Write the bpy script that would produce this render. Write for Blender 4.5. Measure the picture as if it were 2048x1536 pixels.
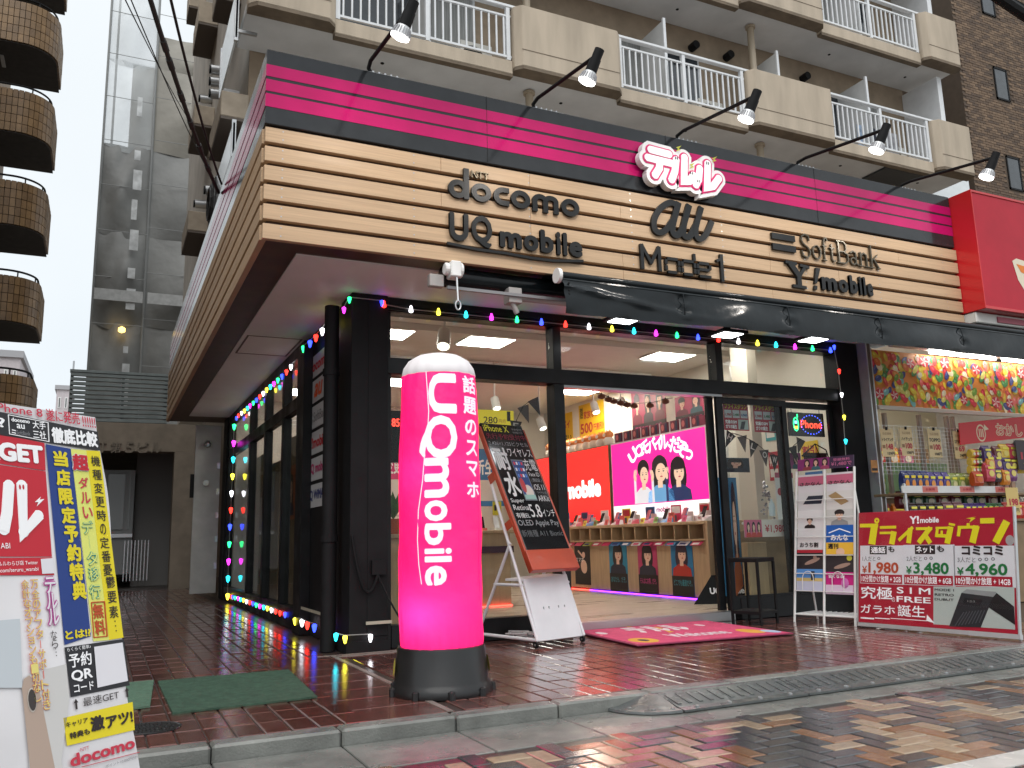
import bpy, bmesh, math, random
from mathutils import Vector, Matrix
random.seed(7)
for o in list(bpy.data.objects): bpy.data.objects.remove(o)
SC=bpy.context.scene; COL=SC.collection
R=math.radians
# ------------------------------------------------------------------ camera
F_PX=1690.57; YAW,PIT,ROL=R(25.7426),R(10.277),R(-1.467); CAM=Vector((0,0,.9))
_f=Vector((math.sin(YAW)*math.cos(PIT),math.cos(YAW)*math.cos(PIT),math.sin(PIT)))
_r=_f.cross(Vector((0,0,1))).normalized(); _u=_r.cross(_f)
CR=_r*math.cos(ROL)+_u*math.sin(ROL); CU=-_r*math.sin(ROL)+_u*math.cos(ROL); CF=_f
cd=bpy.data.cameras.new('camera'); cam=bpy.data.objects.new('camera',cd); COL.objects.link(cam)
cd.sensor_width=36; cd.lens=F_PX/2048*36; cd.clip_start=.05; cd.clip_end=2000
cam.matrix_world=Matrix.Translation(CAM)@Matrix((CR,CU,-CF)).transposed().to_4x4()
SC.camera=cam
# ------------------------------------------------------------------ world, sun, exposure
SUN_EL,SUN_AZ=R(58),R(-25)
w=bpy.data.worlds.new('World'); SC.world=w; w.use_nodes=True; nt=w.node_tree; nt.nodes.clear()
out=nt.nodes.new('ShaderNodeOutputWorld'); bg=nt.nodes.new('ShaderNodeBackground'); bg.inputs['Strength'].default_value=.092
sky=nt.nodes.new('ShaderNodeTexSky'); sky.sky_type='NISHITA'; sky.sun_disc=False; sky.sun_elevation=SUN_EL; sky.sun_rotation=R(180)-SUN_AZ
mx=nt.nodes.new('ShaderNodeMix'); mx.data_type='RGBA'; mx.inputs[0].default_value=.93
tc=nt.nodes.new('ShaderNodeTexCoord'); nz=nt.nodes.new('ShaderNodeTexNoise'); nz.inputs['Scale'].default_value=2.2; nz.inputs['Detail'].default_value=3
rp=nt.nodes.new('ShaderNodeValToRGB'); rp.color_ramp.elements[0].position=.35; rp.color_ramp.elements[1].position=.7
rp.color_ramp.elements[0].color=(.84,.90,.94,1); rp.color_ramp.elements[1].color=(.95,.99,1.0,1)
sc_=nt.nodes.new('ShaderNodeVectorMath'); sc_.operation='SCALE'; sc_.inputs['Scale'].default_value=8.9
for a,b in ((tc.outputs['Generated'],nz.inputs['Vector']),(nz.outputs['Fac'],rp.inputs['Fac']),(rp.outputs['Color'],sc_.inputs[0]),
            (sky.outputs['Color'],mx.inputs[6]),(sc_.outputs[0],mx.inputs[7]),(mx.outputs[2],bg.inputs['Color']),(bg.outputs[0],out.inputs['Surface'])): nt.links.new(a,b)
sd=bpy.data.lights.new('sun','SUN'); sd.energy=1.5; sd.angle=R(60); sd.color=(1,.97,.93)
so=bpy.data.objects.new('sun',sd); COL.objects.link(so); so.rotation_euler=(R(90)-SUN_EL,0,SUN_AZ); so.location=(0,0,60)
SC.view_settings.view_transform='Standard'; SC.view_settings.look='None'; SC.view_settings.exposure=0.40; SC.view_settings.gamma=1
try: SC.view_settings.use_curve_mapping=False
except Exception: pass
SC.render.engine='CYCLES'; SC.cycles.use_denoising=True; SC.cycles.max_bounces=8; SC.cycles.transparent_max_bounces=16
SC.cycles.sample_clamp_indirect=6; SC.cycles.caustics_reflective=True; SC.cycles.blur_glossy=.6; SC.cycles.caustics_refractive=False
# ------------------------------------------------------------------ pixel -> place helpers (survey of the photograph)
def ray(px,py): return CR*((px-1024)/F_PX)-CU*((py-768)/F_PX)+CF
def zp(px,py,h): d=ray(px,py); return CAM+d*((h-.9)/d.z)
def xp(px,py,c): d=ray(px,py); return CAM+d*(c/d.x)
def yp(px,py,c): d=ray(px,py); return CAM+d*(c/d.y)
class Fr:
    def __init__(s,o,r,u): s.o=Vector(o); s.r=Vector(r).normalized(); s.u=Vector(u).normalized(); s.n=s.r.cross(s.u)
    def p(s,a,b,c=0): return s.o+s.r*a+s.u*b+s.n*c
    def uv(s,px,py):
        d=ray(px,py); t=(s.o-CAM).dot(s.n)/d.dot(s.n); q=CAM+d*t-s.o
        return q.dot(s.r),q.dot(s.u)
    def bx(s,x0,y0,x1,y1):
        a=s.uv(x0,y0); b=s.uv(x1,y1); return min(a[0],b[0]),min(a[1],b[1]),max(a[0],b[0]),max(a[1],b[1])
XA,YA,ZA=Vector((1,0,0)),Vector((0,1,0)),Vector((0,0,1))
def FY(y,x=0,z=0): return Fr((x,y,z),XA,ZA)            # faces the street
def FX(x,y=0,z=0): return Fr((x,y,z),-YA,ZA)           # faces -X
def FZ(z,x=0,y=0): return Fr((x,y,z),XA,YA)            # faces up
# ------------------------------------------------------------------ materials
MATS={}
def M(name,col,rough=.5,metal=0,var=0,vs=6,bump=0,bs=40,coat=0,emit=0,ecol=None,dirt=0,rnd=0,rvar=0,alpha=1,spec=.5,stretch=None,bdist=.01):
    if name in MATS: return MATS[name]
    m=bpy.data.materials.new(name); m.use_nodes=True; t=m.node_tree; N=t.nodes; L=t.links; b=N['Principled BSDF']
    b.inputs['Base Color'].default_value=(*col,1); b.inputs['Roughness'].default_value=rough; b.inputs['Metallic'].default_value=metal
    b.inputs['Coat Weight'].default_value=coat; b.inputs['Coat Roughness'].default_value=.06; b.inputs['Specular IOR Level'].default_value=spec
    if alpha<1: b.inputs['Alpha'].default_value=alpha
    if emit: b.inputs['Emission Color'].default_value=(*(ecol or col),1); b.inputs['Emission Strength'].default_value=emit
    pos=None
    def P():
        nonlocal pos
        if pos is None:
            g=N.new('ShaderNodeNewGeometry'); pos=g.outputs['Position']
            if stretch:
                v=N.new('ShaderNodeVectorMath'); v.operation='MULTIPLY'; v.inputs[1].default_value=stretch; L.new(pos,v.inputs[0]); pos=v.outputs[0]
        return pos
    def noise(s,d=4):
        n=N.new('ShaderNodeTexNoise'); n.inputs['Scale'].default_value=s; n.inputs['Detail'].default_value=d; L.new(P(),n.inputs['Vector']); return n.outputs['Fac']
    def mr(src,a,b_,lo=.3,hi=.7):
        r=N.new('ShaderNodeMapRange'); r.inputs['From Min'].default_value=lo; r.inputs['From Max'].default_value=hi; r.inputs['To Min'].default_value=a; r.inputs['To Max'].default_value=b_; L.new(src,r.inputs['Value']); return r.outputs[0]
    csrc=None
    def mul(fac):
        nonlocal csrc
        v=N.new('ShaderNodeVectorMath'); v.operation='SCALE'
        if csrc is None: v.inputs[0].default_value=col
        else: L.new(csrc,v.inputs[0])
        L.new(fac,v.inputs['Scale']); csrc=v.outputs[0]
    if var: mul(mr(noise(vs,5),1-var,1+var))
    if dirt: mul(mr(noise(vs*.35+.4,6),1-dirt,1,.35,.6))
    if rnd:
        oi=N.new('ShaderNodeObjectInfo'); mul(mr(oi.outputs['Random'],1-rnd,1+rnd,0,1))
    if csrc is not None: L.new(csrc,b.inputs['Base Color'])
    if rvar: L.new(mr(noise(3.1,4),max(.02,rough-rvar),rough+rvar,.35,.65),b.inputs['Roughness'])
    if bump:
        bn=N.new('ShaderNodeBump'); bn.inputs['Strength'].default_value=bump; bn.inputs['Distance'].default_value=bdist; L.new(noise(bs,3),bn.inputs['Height']); L.new(bn.outputs[0],b.inputs['Normal'])
        if coat: L.new(bn.outputs[0],b.inputs['Coat Normal'])
    MATS[name]=m; return m
def glassmat(name,tint=(.93,.96,.95),ior=1.5,extra=0):
    if name in MATS: return MATS[name]
    m=bpy.data.materials.new(name); m.use_nodes=True; t=m.node_tree; t.nodes.clear(); N=t.nodes
    o=N.new('ShaderNodeOutputMaterial'); tr=N.new('ShaderNodeBsdfTransparent'); tr.inputs[0].default_value=(*tint,1)
    g=N.new('ShaderNodeBsdfGlossy'); g.inputs['Roughness'].default_value=.01; lw=N.new('ShaderNodeLayerWeight'); lw.inputs['Blend'].default_value=.5; pw=N.new('ShaderNodeMath'); pw.operation='POWER'; pw.inputs[1].default_value=5
    fr=N.new('ShaderNodeMath'); fr.operation='MULTIPLY_ADD'; fr.inputs[1].default_value=.6; fr.inputs[2].default_value=.014; t.links.new(lw.outputs['Facing'],pw.inputs[0]); t.links.new(pw.outputs[0],fr.inputs[0])
    mix=N.new('ShaderNodeMixShader'); src=fr.outputs[0]
    if extra:
        ad=N.new('ShaderNodeMath'); ad.operation='ADD'; ad.use_clamp=True; ad.inputs[1].default_value=extra; t.links.new(src,ad.inputs[0]); src=ad.outputs[0]
    t.links.new(src,mix.inputs[0]); t.links.new(tr.outputs[0],mix.inputs[1]); t.links.new(g.outputs[0],mix.inputs[2]); t.links.new(mix.outputs[0],o.inputs[0])
    MATS[name]=m; return m
def emi(name,col,s):
    return M(name,col,.4,emit=s,ecol=col)
def C(r,g,b): return tuple(((x/255)/12.92 if x/255<=.04045 else ((x/255+.055)/1.055)**2.4) for x in (r,g,b))
def PR(name,r,g,b,k=.9): return M('print_'+name,tuple(x*k for x in C(r,g,b)),.45)
# ------------------------------------------------------------------ text
_G={}; _SC=0
def glyphs(s,bold=0,ext=0,shear=0):
    k=(s,bold,ext,shear)
    if k in _G: return _G[k]
    c=bpy.data.curves.new('t','FONT'); c.body=s; c.resolution_u=3; c.extrude=.5 if ext else 0; c.shear=shear
    o=bpy.data.objects.new('t',c); m=bpy.data.meshes.new_from_object(o); bpy.data.objects.remove(o); bpy.data.curves.remove(c)
    vs=[v.co.copy() for v in m.vertices]; fs=[tuple(p.vertices) for p in m.polygons]; bpy.data.meshes.remove(m)
    if not vs: _G[k]=([],[]); return _G[k]
    vs=[(v.x,v.y,v.z,0) for v in vs]
    if bold:                                              # heavier weight: shifted copies, each a hair above the last
        b0=list(vs); f0=list(fs); nn=8 if bold>.025 else 4
        for q in range(nn):
            a=2*math.pi*(q+.5)/nn; o=len(vs); vs+=[(x+bold*math.cos(a),y+bold*math.sin(a),z,q+1) for x,y,z,_ in b0]; fs+=[tuple(i+o for i in f) for f in f0]
    x0=min(v[0] for v in vs); x1=max(v[0] for v in vs); y0=min(v[1] for v in vs); y1=max(v[1] for v in vs)
    vs=[((v[0]-x0)/max(1e-6,x1-x0),(v[1]-y0)/max(1e-6,y1-y0),v[2]+.5,v[3]*.00012) for v in vs]
    _G[k]=(vs,fs); return _G[k]
# ------------------------------------------------------------------ mesh builder
ORD=['first','second','third','fourth','fifth','sixth','seventh','eighth','ninth','tenth','eleventh','twelfth','thirteenth','fourteenth','fifteenth','sixteenth','seventeenth','eighteenth','nineteenth','twentieth','twenty-first','twenty-second']
class MB:
    def __init__(s): s.v=[]; s.f=[]; s.mi=[]; s.mats=[]
    def mat(s,m):
        if m not in s.mats: s.mats.append(m)
        return s.mats.index(m)
    def add(s,vs,fs,m):
        b=len(s.v); i=s.mat(m); s.v+= [Vector(x) for x in vs]
        for f in fs: s.f.append(tuple(b+k for k in f)); s.mi.append(i)
    def hexa(s,p,m): s.add(p,[(0,3,2,1),(4,5,6,7),(0,1,5,4),(1,2,6,5),(2,3,7,6),(3,0,4,7)],m)
    def box(s,a,b,m):
        (x0,y0,z0),(x1,y1,z1)=a,b
        s.hexa([(x0,y0,z0),(x1,y0,z0),(x1,y1,z0),(x0,y1,z0),(x0,y0,z1),(x1,y0,z1),(x1,y1,z1),(x0,y1,z1)],m)
    def fb(s,F,a,b,m):
        (u0,v0,n0),(u1,v1,n1)=a,b
        s.hexa([F.p(u0,v0,n0),F.p(u1,v0,n0),F.p(u1,v1,n0),F.p(u0,v1,n0),F.p(u0,v0,n1),F.p(u1,v0,n1),F.p(u1,v1,n1),F.p(u0,v1,n1)],m)
    def poly(s,F,pts,n,m): s.add([F.p(x,y,n) for x,y in pts],[tuple(range(len(pts)))],m)
    def rect(s,F,u0,v0,u1,v1,n,m): s.poly(F,[(u0,v0),(u1,v0),(u1,v1),(u0,v1)],n,m)
    def prism(s,F,pts,n0,n1,m):
        k=len(pts); s.add([F.p(x,y,n0) for x,y in pts]+[F.p(x,y,n1) for x,y in pts],
            [tuple(range(k))[::-1],tuple(range(k,2*k))]+[(i,(i+1)%k,k+(i+1)%k,k+i) for i in range(k)],m)
    def ell(s,F,cu,cv,ru,rv,n,m,seg=16,a0=0,a1=360,rot=0):
        cr,sr=math.cos(R(rot)),math.sin(R(rot)); pts=[]
        full=abs(a1-a0)>=360
        for i in range(seg if full else seg+1):
            a=R(a0+(a1-a0)*i/seg); x,y=ru*math.cos(a),rv*math.sin(a); pts.append((cu+x*cr-y*sr,cv+x*sr+y*cr))
        s.poly(F,pts,n,m)
    def tube(s,pts,r,m,seg=8,cap=True):
        pts=[Vector(p) for p in pts]; rings=[]; n=len(pts)
        for i,p in enumerate(pts):
            d=(pts[min(i+1,n-1)]-pts[max(i-1,0)]).normalized()
            a=d.orthogonal().normalized() if i==0 else (pa-d*pa.dot(d)).normalized()
            pa=a; b=d.cross(a); rr=r[i] if isinstance(r,(list,tuple)) else r
            rings.append([p+(a*math.cos(2*math.pi*k/seg)+b*math.sin(2*math.pi*k/seg))*rr for k in range(seg)])
        vs=[v for q in rings for v in q]; fs=[]
        for i in range(n-1):
            for k in range(seg):
                k2=(k+1)%seg; fs.append((i*seg+k,i*seg+k2,(i+1)*seg+k2,(i+1)*seg+k))
        if cap: fs.append(tuple(range(seg))[::-1]); fs.append(tuple((n-1)*seg+k for k in range(seg)))
        s.add(vs,fs,m)
    def lathe(s,c,prof,m,seg=32,caps=True):
        c=Vector(c); vs=[]; fs=[]
        for (r,z) in prof:
            for k in range(seg): a=2*math.pi*k/seg; vs.append(c+Vector((r*math.cos(a),r*math.sin(a),z)))
        for i in range(len(prof)-1):
            for k in range(seg): k2=(k+1)%seg; fs.append((i*seg+k,i*seg+k2,(i+1)*seg+k2,(i+1)*seg+k))
        if caps: fs.append(tuple(range(seg))[::-1]); fs.append(tuple((len(prof)-1)*seg+k for k in range(seg)))
        s.add(vs,fs,m)
    def text(s,F,t,box,n,m,bold=0,th=0,shear=0):
        vs,fs=glyphs(t,bold,th>0,shear); u0,v0,u1,v1=box
        s.add([F.p(u0+x*(u1-u0),v0+y*(v1-v0),n+l+(z*th if th else 0)) for x,y,z,l in vs],fs,m)
    def vtext(s,F,t,box,n,m,bold=0):                      # characters set one under another
        u0,v0,u1,v1=box; h=(v1-v0)/len(t)
        for i,ch in enumerate(t):
            b=v1-(i+1)*h
            if ch in 'ー｜': s.rect(F,u0+.42*(u1-u0),b+.05*h,u0+.58*(u1-u0),b+.95*h,n,m); continue
            if ch=='…': 
                for q in (.2,.5,.8): s.ell(F,(u0+u1)/2,b+q*h,.07*(u1-u0),.07*(u1-u0),n,m,8)
                continue
            k=.07*h if ch not in 'ッャョっぃ!?' else .2*h
            s.text(F,ch,(u0+k*.5,b+k,u1-k*.5,b+h-k*.6),n,m,bold)
    def stroke(s,F,pts,w,n0,n1,m):                         # a bent flat bar with mitred corners
        global _SC
        P=[Vector(p) for p in pts]; k=len(P); _SC+=1; n1=n1+(_SC%9)*.00018; L=[]; Rr=[]
        for i in range(k):
            d0=(P[i]-P[i-1]).normalized() if i>0 else None; d1=(P[i+1]-P[i]).normalized() if i<k-1 else None
            d=(d0+d1) if d0 is not None and d1 is not None else (d0 if d0 is not None else d1)
            if d.length<.2: d=d1
            d.normalize(); q=Vector((-d.y,d.x)); t=w*.5
            if d0 is not None and d1 is not None: t=min(t/max(.4,q.dot(Vector((-d1.y,d1.x)))),w)
            c=P[i]-(d*w*.18 if i==0 else Vector((0,0)))+(d*w*.18 if i==k-1 else Vector((0,0)))
            L.append(c+q*t); Rr.append(c-q*t)
        vs=[]; fs=[]
        for i in range(k): vs+=[F.p(*L[i],n0),F.p(*Rr[i],n0),F.p(*Rr[i],n1),F.p(*L[i],n1)]
        for i in range(k-1):
            a=i*4; b=a+4; fs+=[(a+3,a+2,b+2,b+3),(a+1,a,b,b+1),(a+2,a+1,b+1,b+2),(a,a+3,b+3,b)]
        fs+=[(0,1,2,3),(4*k-1,4*k-2,4*k-3,4*k-4)]; s.add(vs,fs,m)
    def curve(s,F,pts,w,n0,n1,m,k=5):                      # smooth bent bar through the points
        P=[Vector(p) for p in pts]; Q=[]
        for i in range(len(P)-1):
            a=P[max(i-1,0)]; b=P[i]; c=P[i+1]; d=P[min(i+2,len(P)-1)]
            for j in range(k):
                t=j/k; Q.append(.5*((2*b)+(c-a)*t+(2*a-5*b+4*c-d)*t*t+(3*b-a-3*c+d)*t**3))
        Q.append(P[-1]); s.stroke(F,[(q.x,q.y) for q in Q],w,n0,n1,m)
    def ring(s,F,cu,cv,ru,rv,t,n0,n1,m,a0=0,a1=360,seg=24,tv=None):
        tv=tv or t
        for i in range(seg):
            A,B=R(a0+(a1-a0)*i/seg),R(a0+(a1-a0)*(i+1)/seg)
            q=[(cu+(ru-t)*math.cos(A),cv+(rv-tv)*math.sin(A)),(cu+ru*math.cos(A),cv+rv*math.sin(A)),(cu+ru*math.cos(B),cv+rv*math.sin(B)),(cu+(ru-t)*math.cos(B),cv+(rv-tv)*math.sin(B))]
            s.prism(F,q,n0,n1,m)
    def person(s,F,box,n,hair,skin,cloth,long=True,bob=False,look=0):      # printed portrait, generic
        u0,v0,u1,v1=box; W=u1-u0; H=v1-v0; cx=(u0+u1)/2
        if long: s.ell(F,cx,v0+.55*H,.33*W,.45*H,n,hair,18)
        s.poly(F,[(u0,v0),(u1,v0),(u1-.04*W,v0+.22*H),(cx+.16*W,v0+.36*H),(cx-.16*W,v0+.36*H),(u0+.04*W,v0+.22*H)],n+.001,cloth)
        s.rect(F,cx-.09*W,v0+.3*H,cx+.09*W,v0+.45*H,n+.0015,skin)
        s.ell(F,cx,v0+.78*H,.29*W,.21*H,n+.002,hair,16)
        s.ell(F,cx+look*.04*W,v0+.62*H,.2*W,.2*H,n+.003,skin,18)
        s.ell(F,cx,v0+.83*H,.235*W,.09*H,n+.0035,hair,14,0,180)
        if bob: s.rect(F,cx-.21*W,v0+.7*H,cx+.21*W,v0+.83*H,n+.0036,hair)
        dk=PR('ink',40,28,28); rd=PR('lips',190,70,80)
        for q in (-1,1):
            s.ell(F,cx+look*.06*W+q*.085*W,v0+.645*H,.032*W,.014*H,n+.004,dk,8)
            s.rect(F,cx+look*.06*W+q*.085*W-.045*W,v0+.683*H,cx+look*.06*W+q*.085*W+.045*W,v0+.692*H,n+.004,dk)
        s.ell(F,cx+look*.06*W,v0+.535*H,.05*W,.017*H,n+.004,rd,8)
        s.ell(F,cx+look*.07*W,v0+.585*H,.018*W,.01*H,n+.004,PR('nose',205,150,130),6)
    def build(s,name,parent=None,smooth=False,bevel=0,kind=None,label=None,cat=None,group=None):
        me=bpy.data.meshes.new(name)
        if parent is not None: base=wloc(parent)
        else:
            xs=[v.x for v in s.v]; ys=[v.y for v in s.v]; zs=[v.z for v in s.v]; base=Vector(((min(xs)+max(xs))/2,(min(ys)+max(ys))/2,min(zs)))
        me.from_pydata([v-base for v in s.v],[],s.f); 
        for m in s.mats: me.materials.append(m)
        me.polygons.foreach_set('material_index',s.mi)
        if smooth:
            me.polygons.foreach_set('use_smooth',[True]*len(me.polygons))
        o=bpy.data.objects.new(name,me); COL.objects.link(o)
        if smooth:
            try: me.set_sharp_from_angle(angle=R(40))
            except Exception: pass
        if parent is not None: o.parent=parent
        else: o.location=base
        if bevel:
            b=o.modifiers.new('edge','BEVEL'); b.width=bevel; b.segments=1; b.limit_method='ANGLE'
        tag(o,label,cat,group,kind); return o
def wloc(o):
    v=Vector(o.location)
    while o.parent: o=o.parent; v+=Vector(o.location)
    return v
def tag(o,label=None,cat=None,group=None,kind=None):
    if label: o['label']=label
    if cat: o['category']=cat
    if group: o['group']=group
    if kind: o['kind']=kind
def thing(name,label,cat,loc,group=None):
    o=bpy.data.objects.new(name,None); COL.objects.link(o); o.location=loc; o.empty_display_size=.1; tag(o,label,cat,group); return o
def fix(o):                                                # consistent outward normals
    bm=bmesh.new(); bm.from_mesh(o.data); bmesh.ops.recalc_face_normals(bm,faces=bm.faces); bm.to_mesh(o.data); bm.free(); return o
def kids(o): return [c for c in bpy.data.objects if c.parent==o]
def copy_tree(o,loc=None,label=None):
    def rec(a,par):
        c=a.copy(); COL.objects.link(c); c.parent=par
        for k in kids(a): rec(k,c)
        return c
    c=rec(o,None)
    if loc is not None: c.location=loc
    if label: c['label']=label
    return c
def quick(name,parent,a,b,m,bevel=.004,**k):
    q=MB(); q.box(a,b,m); return q.build(name,parent,bevel=bevel,**k)
def sag(a,b,d,n=14):
    a=Vector(a); b=Vector(b); return [a.lerp(b,i/n)-Vector((0,0,4*d*(i/n)*(1-i/n))) for i in range(n+1)]
# ================================================================== materials in common
BLACK=M('black_frame',(.010,.011,.012),.38,var=.3,dirt=.15,rvar=.1,spec=.25)
BLK2=M('black_matt',(.010,.010,.011),.6,var=.2,spec=.2)
ALU=M('aluminium',(.62,.64,.66),.35,.6,var=.08)
WHITE=M('white_paint',(.78,.78,.77),.4,var=.05,dirt=.12)
BEIGE=M('beige_render',(.50,.42,.325),.8,var=.05,vs=3,dirt=.22,stretch=(1.6,1.6,.3),bump=.25,bs=120)
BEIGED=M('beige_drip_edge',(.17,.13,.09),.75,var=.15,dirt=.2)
SOFF=M('grey_soffit',(.70,.71,.715),.85,var=.05,vs=2,dirt=.12)
CONC=M('wet_concrete',(.20,.205,.19),.28,var=.16,vs=9,dirt=.3,bump=.25,bs=90,rvar=.16)
GLASS=glassmat('window_glass')
GLASSR=glassmat('shop_glass',(.9,.93,.92),1.5)
DARKGL=M('dark_window_glass',(.035,.042,.05),.05,var=.3,spec=.8)
TAN=M('wood_laminate',(.50,.345,.215),.5,spec=.3,var=.1,vs=9,stretch=(.25,.25,12),dirt=.05,rnd=.05,rvar=.08)
BROWN=M('dark_brown_board',(.07,.035,.022),.45,var=.25)
STEEL=M('steel',(.45,.46,.47),.3,.8)
# ================================================================== ground
ZR=-.07
g=MB(); g.rect(FZ(ZR-.03),-150,-60,150,250,0,M('wet_street',(.17,.145,.12),.3,var=.2,rvar=.15)); g.build('ground',kind='structure')
road=MB(); road.box((-8,-6,ZR-.02),(14,3.78,ZR-.006),M('paver_joint',(.03,.028,.026),.35,var=.2)); road=road.build('road',kind='structure')
bw,bl=.1,.2
cols=[M('paver_grey',(.062,.062,.066),.16,var=.12,vs=30,rnd=.25,rvar=.1,coat=.35,bump=.06,bs=160),
      M('paver_orange',(.215,.112,.062),.17,var=.16,vs=30,rnd=.2,rvar=.1,coat=.35,bump=.06,bs=160),
      M('paver_beige',(.33,.25,.17),.16,var=.12,vs=30,rnd=.12,rvar=.1,coat=.35,bump=.06,bs=160)]
def tilemesh(name,lx,ly,h,m,ch=.006,j=.004):
    q=MB(); x=lx/2-j; y=ly/2-j; c=ch
    q.add([(-x,-y,-h),(x,-y,-h),(x,y,-h),(-x,y,-h),(-x,-y,-c*.6),(x,-y,-c*.6),(x,y,-c*.6),(-x,y,-c*.6),(-x+c,-y+c,0),(x-c,-y+c,0),(x-c,y-c,0),(-x+c,y-c,0)],
      [(0,1,5,4),(1,2,6,5),(2,3,7,6),(3,0,4,7),(4,5,9,8),(5,6,10,9),(6,7,11,10),(7,4,8,11),(8,9,10,11)],m)
    me=bpy.data.meshes.new(name); me.from_pydata(q.v,[],q.f); me.materials.append(m); return me
pm={(c,o):tilemesh('paver',bl if o==0 else bw,bw if o==0 else bl,.03,cols[c]) for c in range(3) for o in range(2)}
Y0,Y1=-.4,3.78; items=[]
rng=random.Random(3)
chain={}
def chaincol(k,s):
    kk=(k,s//rng2)
    if kk not in chain: chain[kk]=rng.choices((0,1,2),(.56,.2,.24))[0]
    return chain[kk]
rng2=2
for i in range(-60,90):
    for j in range(int(Y0/bw),int(Y1/bw)):
        d=(i-j)%4
        if d==0: x,y,o=(i+1)*bw,(j+.5)*bw,0
        elif d==3: x,y,o=(i+.5)*bw,(j+1)*bw,1
        else: continue
        if y>Y1-.06 or y<Y0: continue
        c=chaincol((i-j)//4 if o==0 else (i-j+1)//4,(i+j+((i-j)//4)*3)//2)
        if rng.random()<.38: c=rng.choices((0,1,2),(.56,.2,.24))[0]
        if 2.42<y<2.60: continue
        items.append((x,y,o,c))
def inview(x,y,z):
    q=Vector((x,y,z))-CAM; dd=q.dot(CF)
    if dd<.3: return False
    a=q.dot(CR)/dd*F_PX; b=q.dot(CU)/dd*F_PX
    return abs(a)<1080 and abs(b)<830
def spread(parent,items,name,mk,zz,cap=290):
    """nearest visible pieces as objects, the rest as one stuff mesh"""
    vis=[t for t in items if inview(t[0],t[1],zz)]; vis.sort(key=lambda t:t[0]**2+t[1]**2)
    near=set(id(t) for t in vis[:cap]); base=wloc(parent); rest=MB(); r=random.Random(5)
    for t in items:
        me=mk(t); dz=r.uniform(-.0016,.0016); rx,ry=R(r.uniform(-.35,.35)),R(r.uniform(-.35,.35))
        if id(t) in near:
            o=bpy.data.objects.new(name,me); COL.objects.link(o); o.parent=parent; o.location=Vector((t[0],t[1],zz+dz))-base; o.rotation_euler=(rx,ry,0)
        else:
            rest.add([(v.co.x+t[0],v.co.y+t[1],v.co.z+zz+dz+v.co.x*-ry+v.co.y*rx) for v in me.vertices],[tuple(p.vertices) for p in me.polygons],me.materials[0])
    if rest.v: rest.build(name+'s_far',parent,kind='stuff')
spread(road,items,'paver',lambda t:pm[(t[3],t[2])],ZR)
wl=MB(); wl.box((-8,2.44,ZR-.004),(14,2.585,ZR+.003),M('white_road_paint',(.66,.66,.64),.25,var=.1,dirt=.25,rvar=.1)); wl.build('road_marking',kind='structure')
# gutter slabs and kerb
gut=MB(); gut.box((-8,3.785,ZR-.03),(14,4.275,ZR-.012),M('gutter_joint',(.05,.05,.048),.4)); gut=gut.build('gutter',kind='structure')
for k in range(-8,20):
    q=MB(); x=.5+.6*k; q.box((x+.004,3.79,ZR-.02),(x+.596,4.27,ZR-.002),CONC); q.build('slab',gut,bevel=.004)
kb=MB(); kb.box((-8,4.30,-.1),(14,4.40,-.02),BLK2); kb=kb.build('kerb',kind='structure')
for k in range(-9,20):
    q=MB(); x=.5+.6*k; q.box((x+.003,4.28,-.09),(x+.597,4.405,.001+.002*math.sin(k*2.1)),CONC); q.build('kerb_stone',kb,bevel=.012)
# red tiled pavement and alley
pv=MB(); pv.box((-8,4.405,-.08),(14,7.6,-.008),M('tile_joint',(.055,.04,.035),.3)); pv.box((-3,7.6,-.08),(1.9,30,-.008),MATS['tile_joint']); pv=pv.build('pavement',kind='structure')
TILE=M('red_paving_tile',(.115,.041,.032),.13,var=.22,vs=14,rnd=.22,rvar=.09,coat=.75,bump=.07,bs=120)
tm=tilemesh('tile',.13,.27,.03,TILE,.007,.0035); tmb=tilemesh('tile',.30,.30,.03,TILE,.004,.002)
items=[]
for i in range(-24,60):
    for j in range(0,60):
        x=-.02+.13*(i+.5); y=4.41+.27*(j+.5)
        if y>7.05 and x>1.62: continue
        if y>19.7 or (x<-1.6 and y>6): continue
        if 1.26<x<1.75 and y<6.9: continue
        items.append((x,y,0))
spread(pv,items,'tile',lambda t:tm,0.0)
q=MB()                                                   # plain strip beside the pillar, framed by pale joints
for j in range(8): q.box((1.262,4.42+.32*j,-.03),(1.748,4.42+.32*j+.314,-.001),TILE)
q.build('plain_tiles',pv,bevel=.003,kind='stuff')
q=MB(); JM=M('pale_joint',(.24,.2,.18),.35,var=.2)
q.box((1.70,4.42,-.01),(1.735,6.98,.0028),JM); q.box((1.74,6.9,-.01),(2.9,6.95,.0027),JM); q.box((1.60,7.0,-.01),(2.35,7.03,.003),JM); q.build('mortar_strip',pv)
# manhole cover
mc=zp(300,1457,0); F=FZ(0,mc.x,mc.y); q=MB(); IR=M('cast_iron',(.02,.02,.021),.3,.3,rvar=.1)
q.lathe((mc.x,mc.y,0),[(.15,-.01),(.15,.004),(.142,.006),(.135,.004),(.0,.004)],IR,32,False)
for a in range(0,360,30):
    for rr in (.04,.075,.11): q.lathe((mc.x+rr*math.cos(R(a+rr*300)),mc.y+rr*math.sin(R(a+rr*300)),0),[(.012,.004),(.011,.0075),(0,.0075)],IR,6,False)
q.build('manhole_cover',label='round black iron manhole cover in the red tiles by the kerb',cat='manhole cover')
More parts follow.
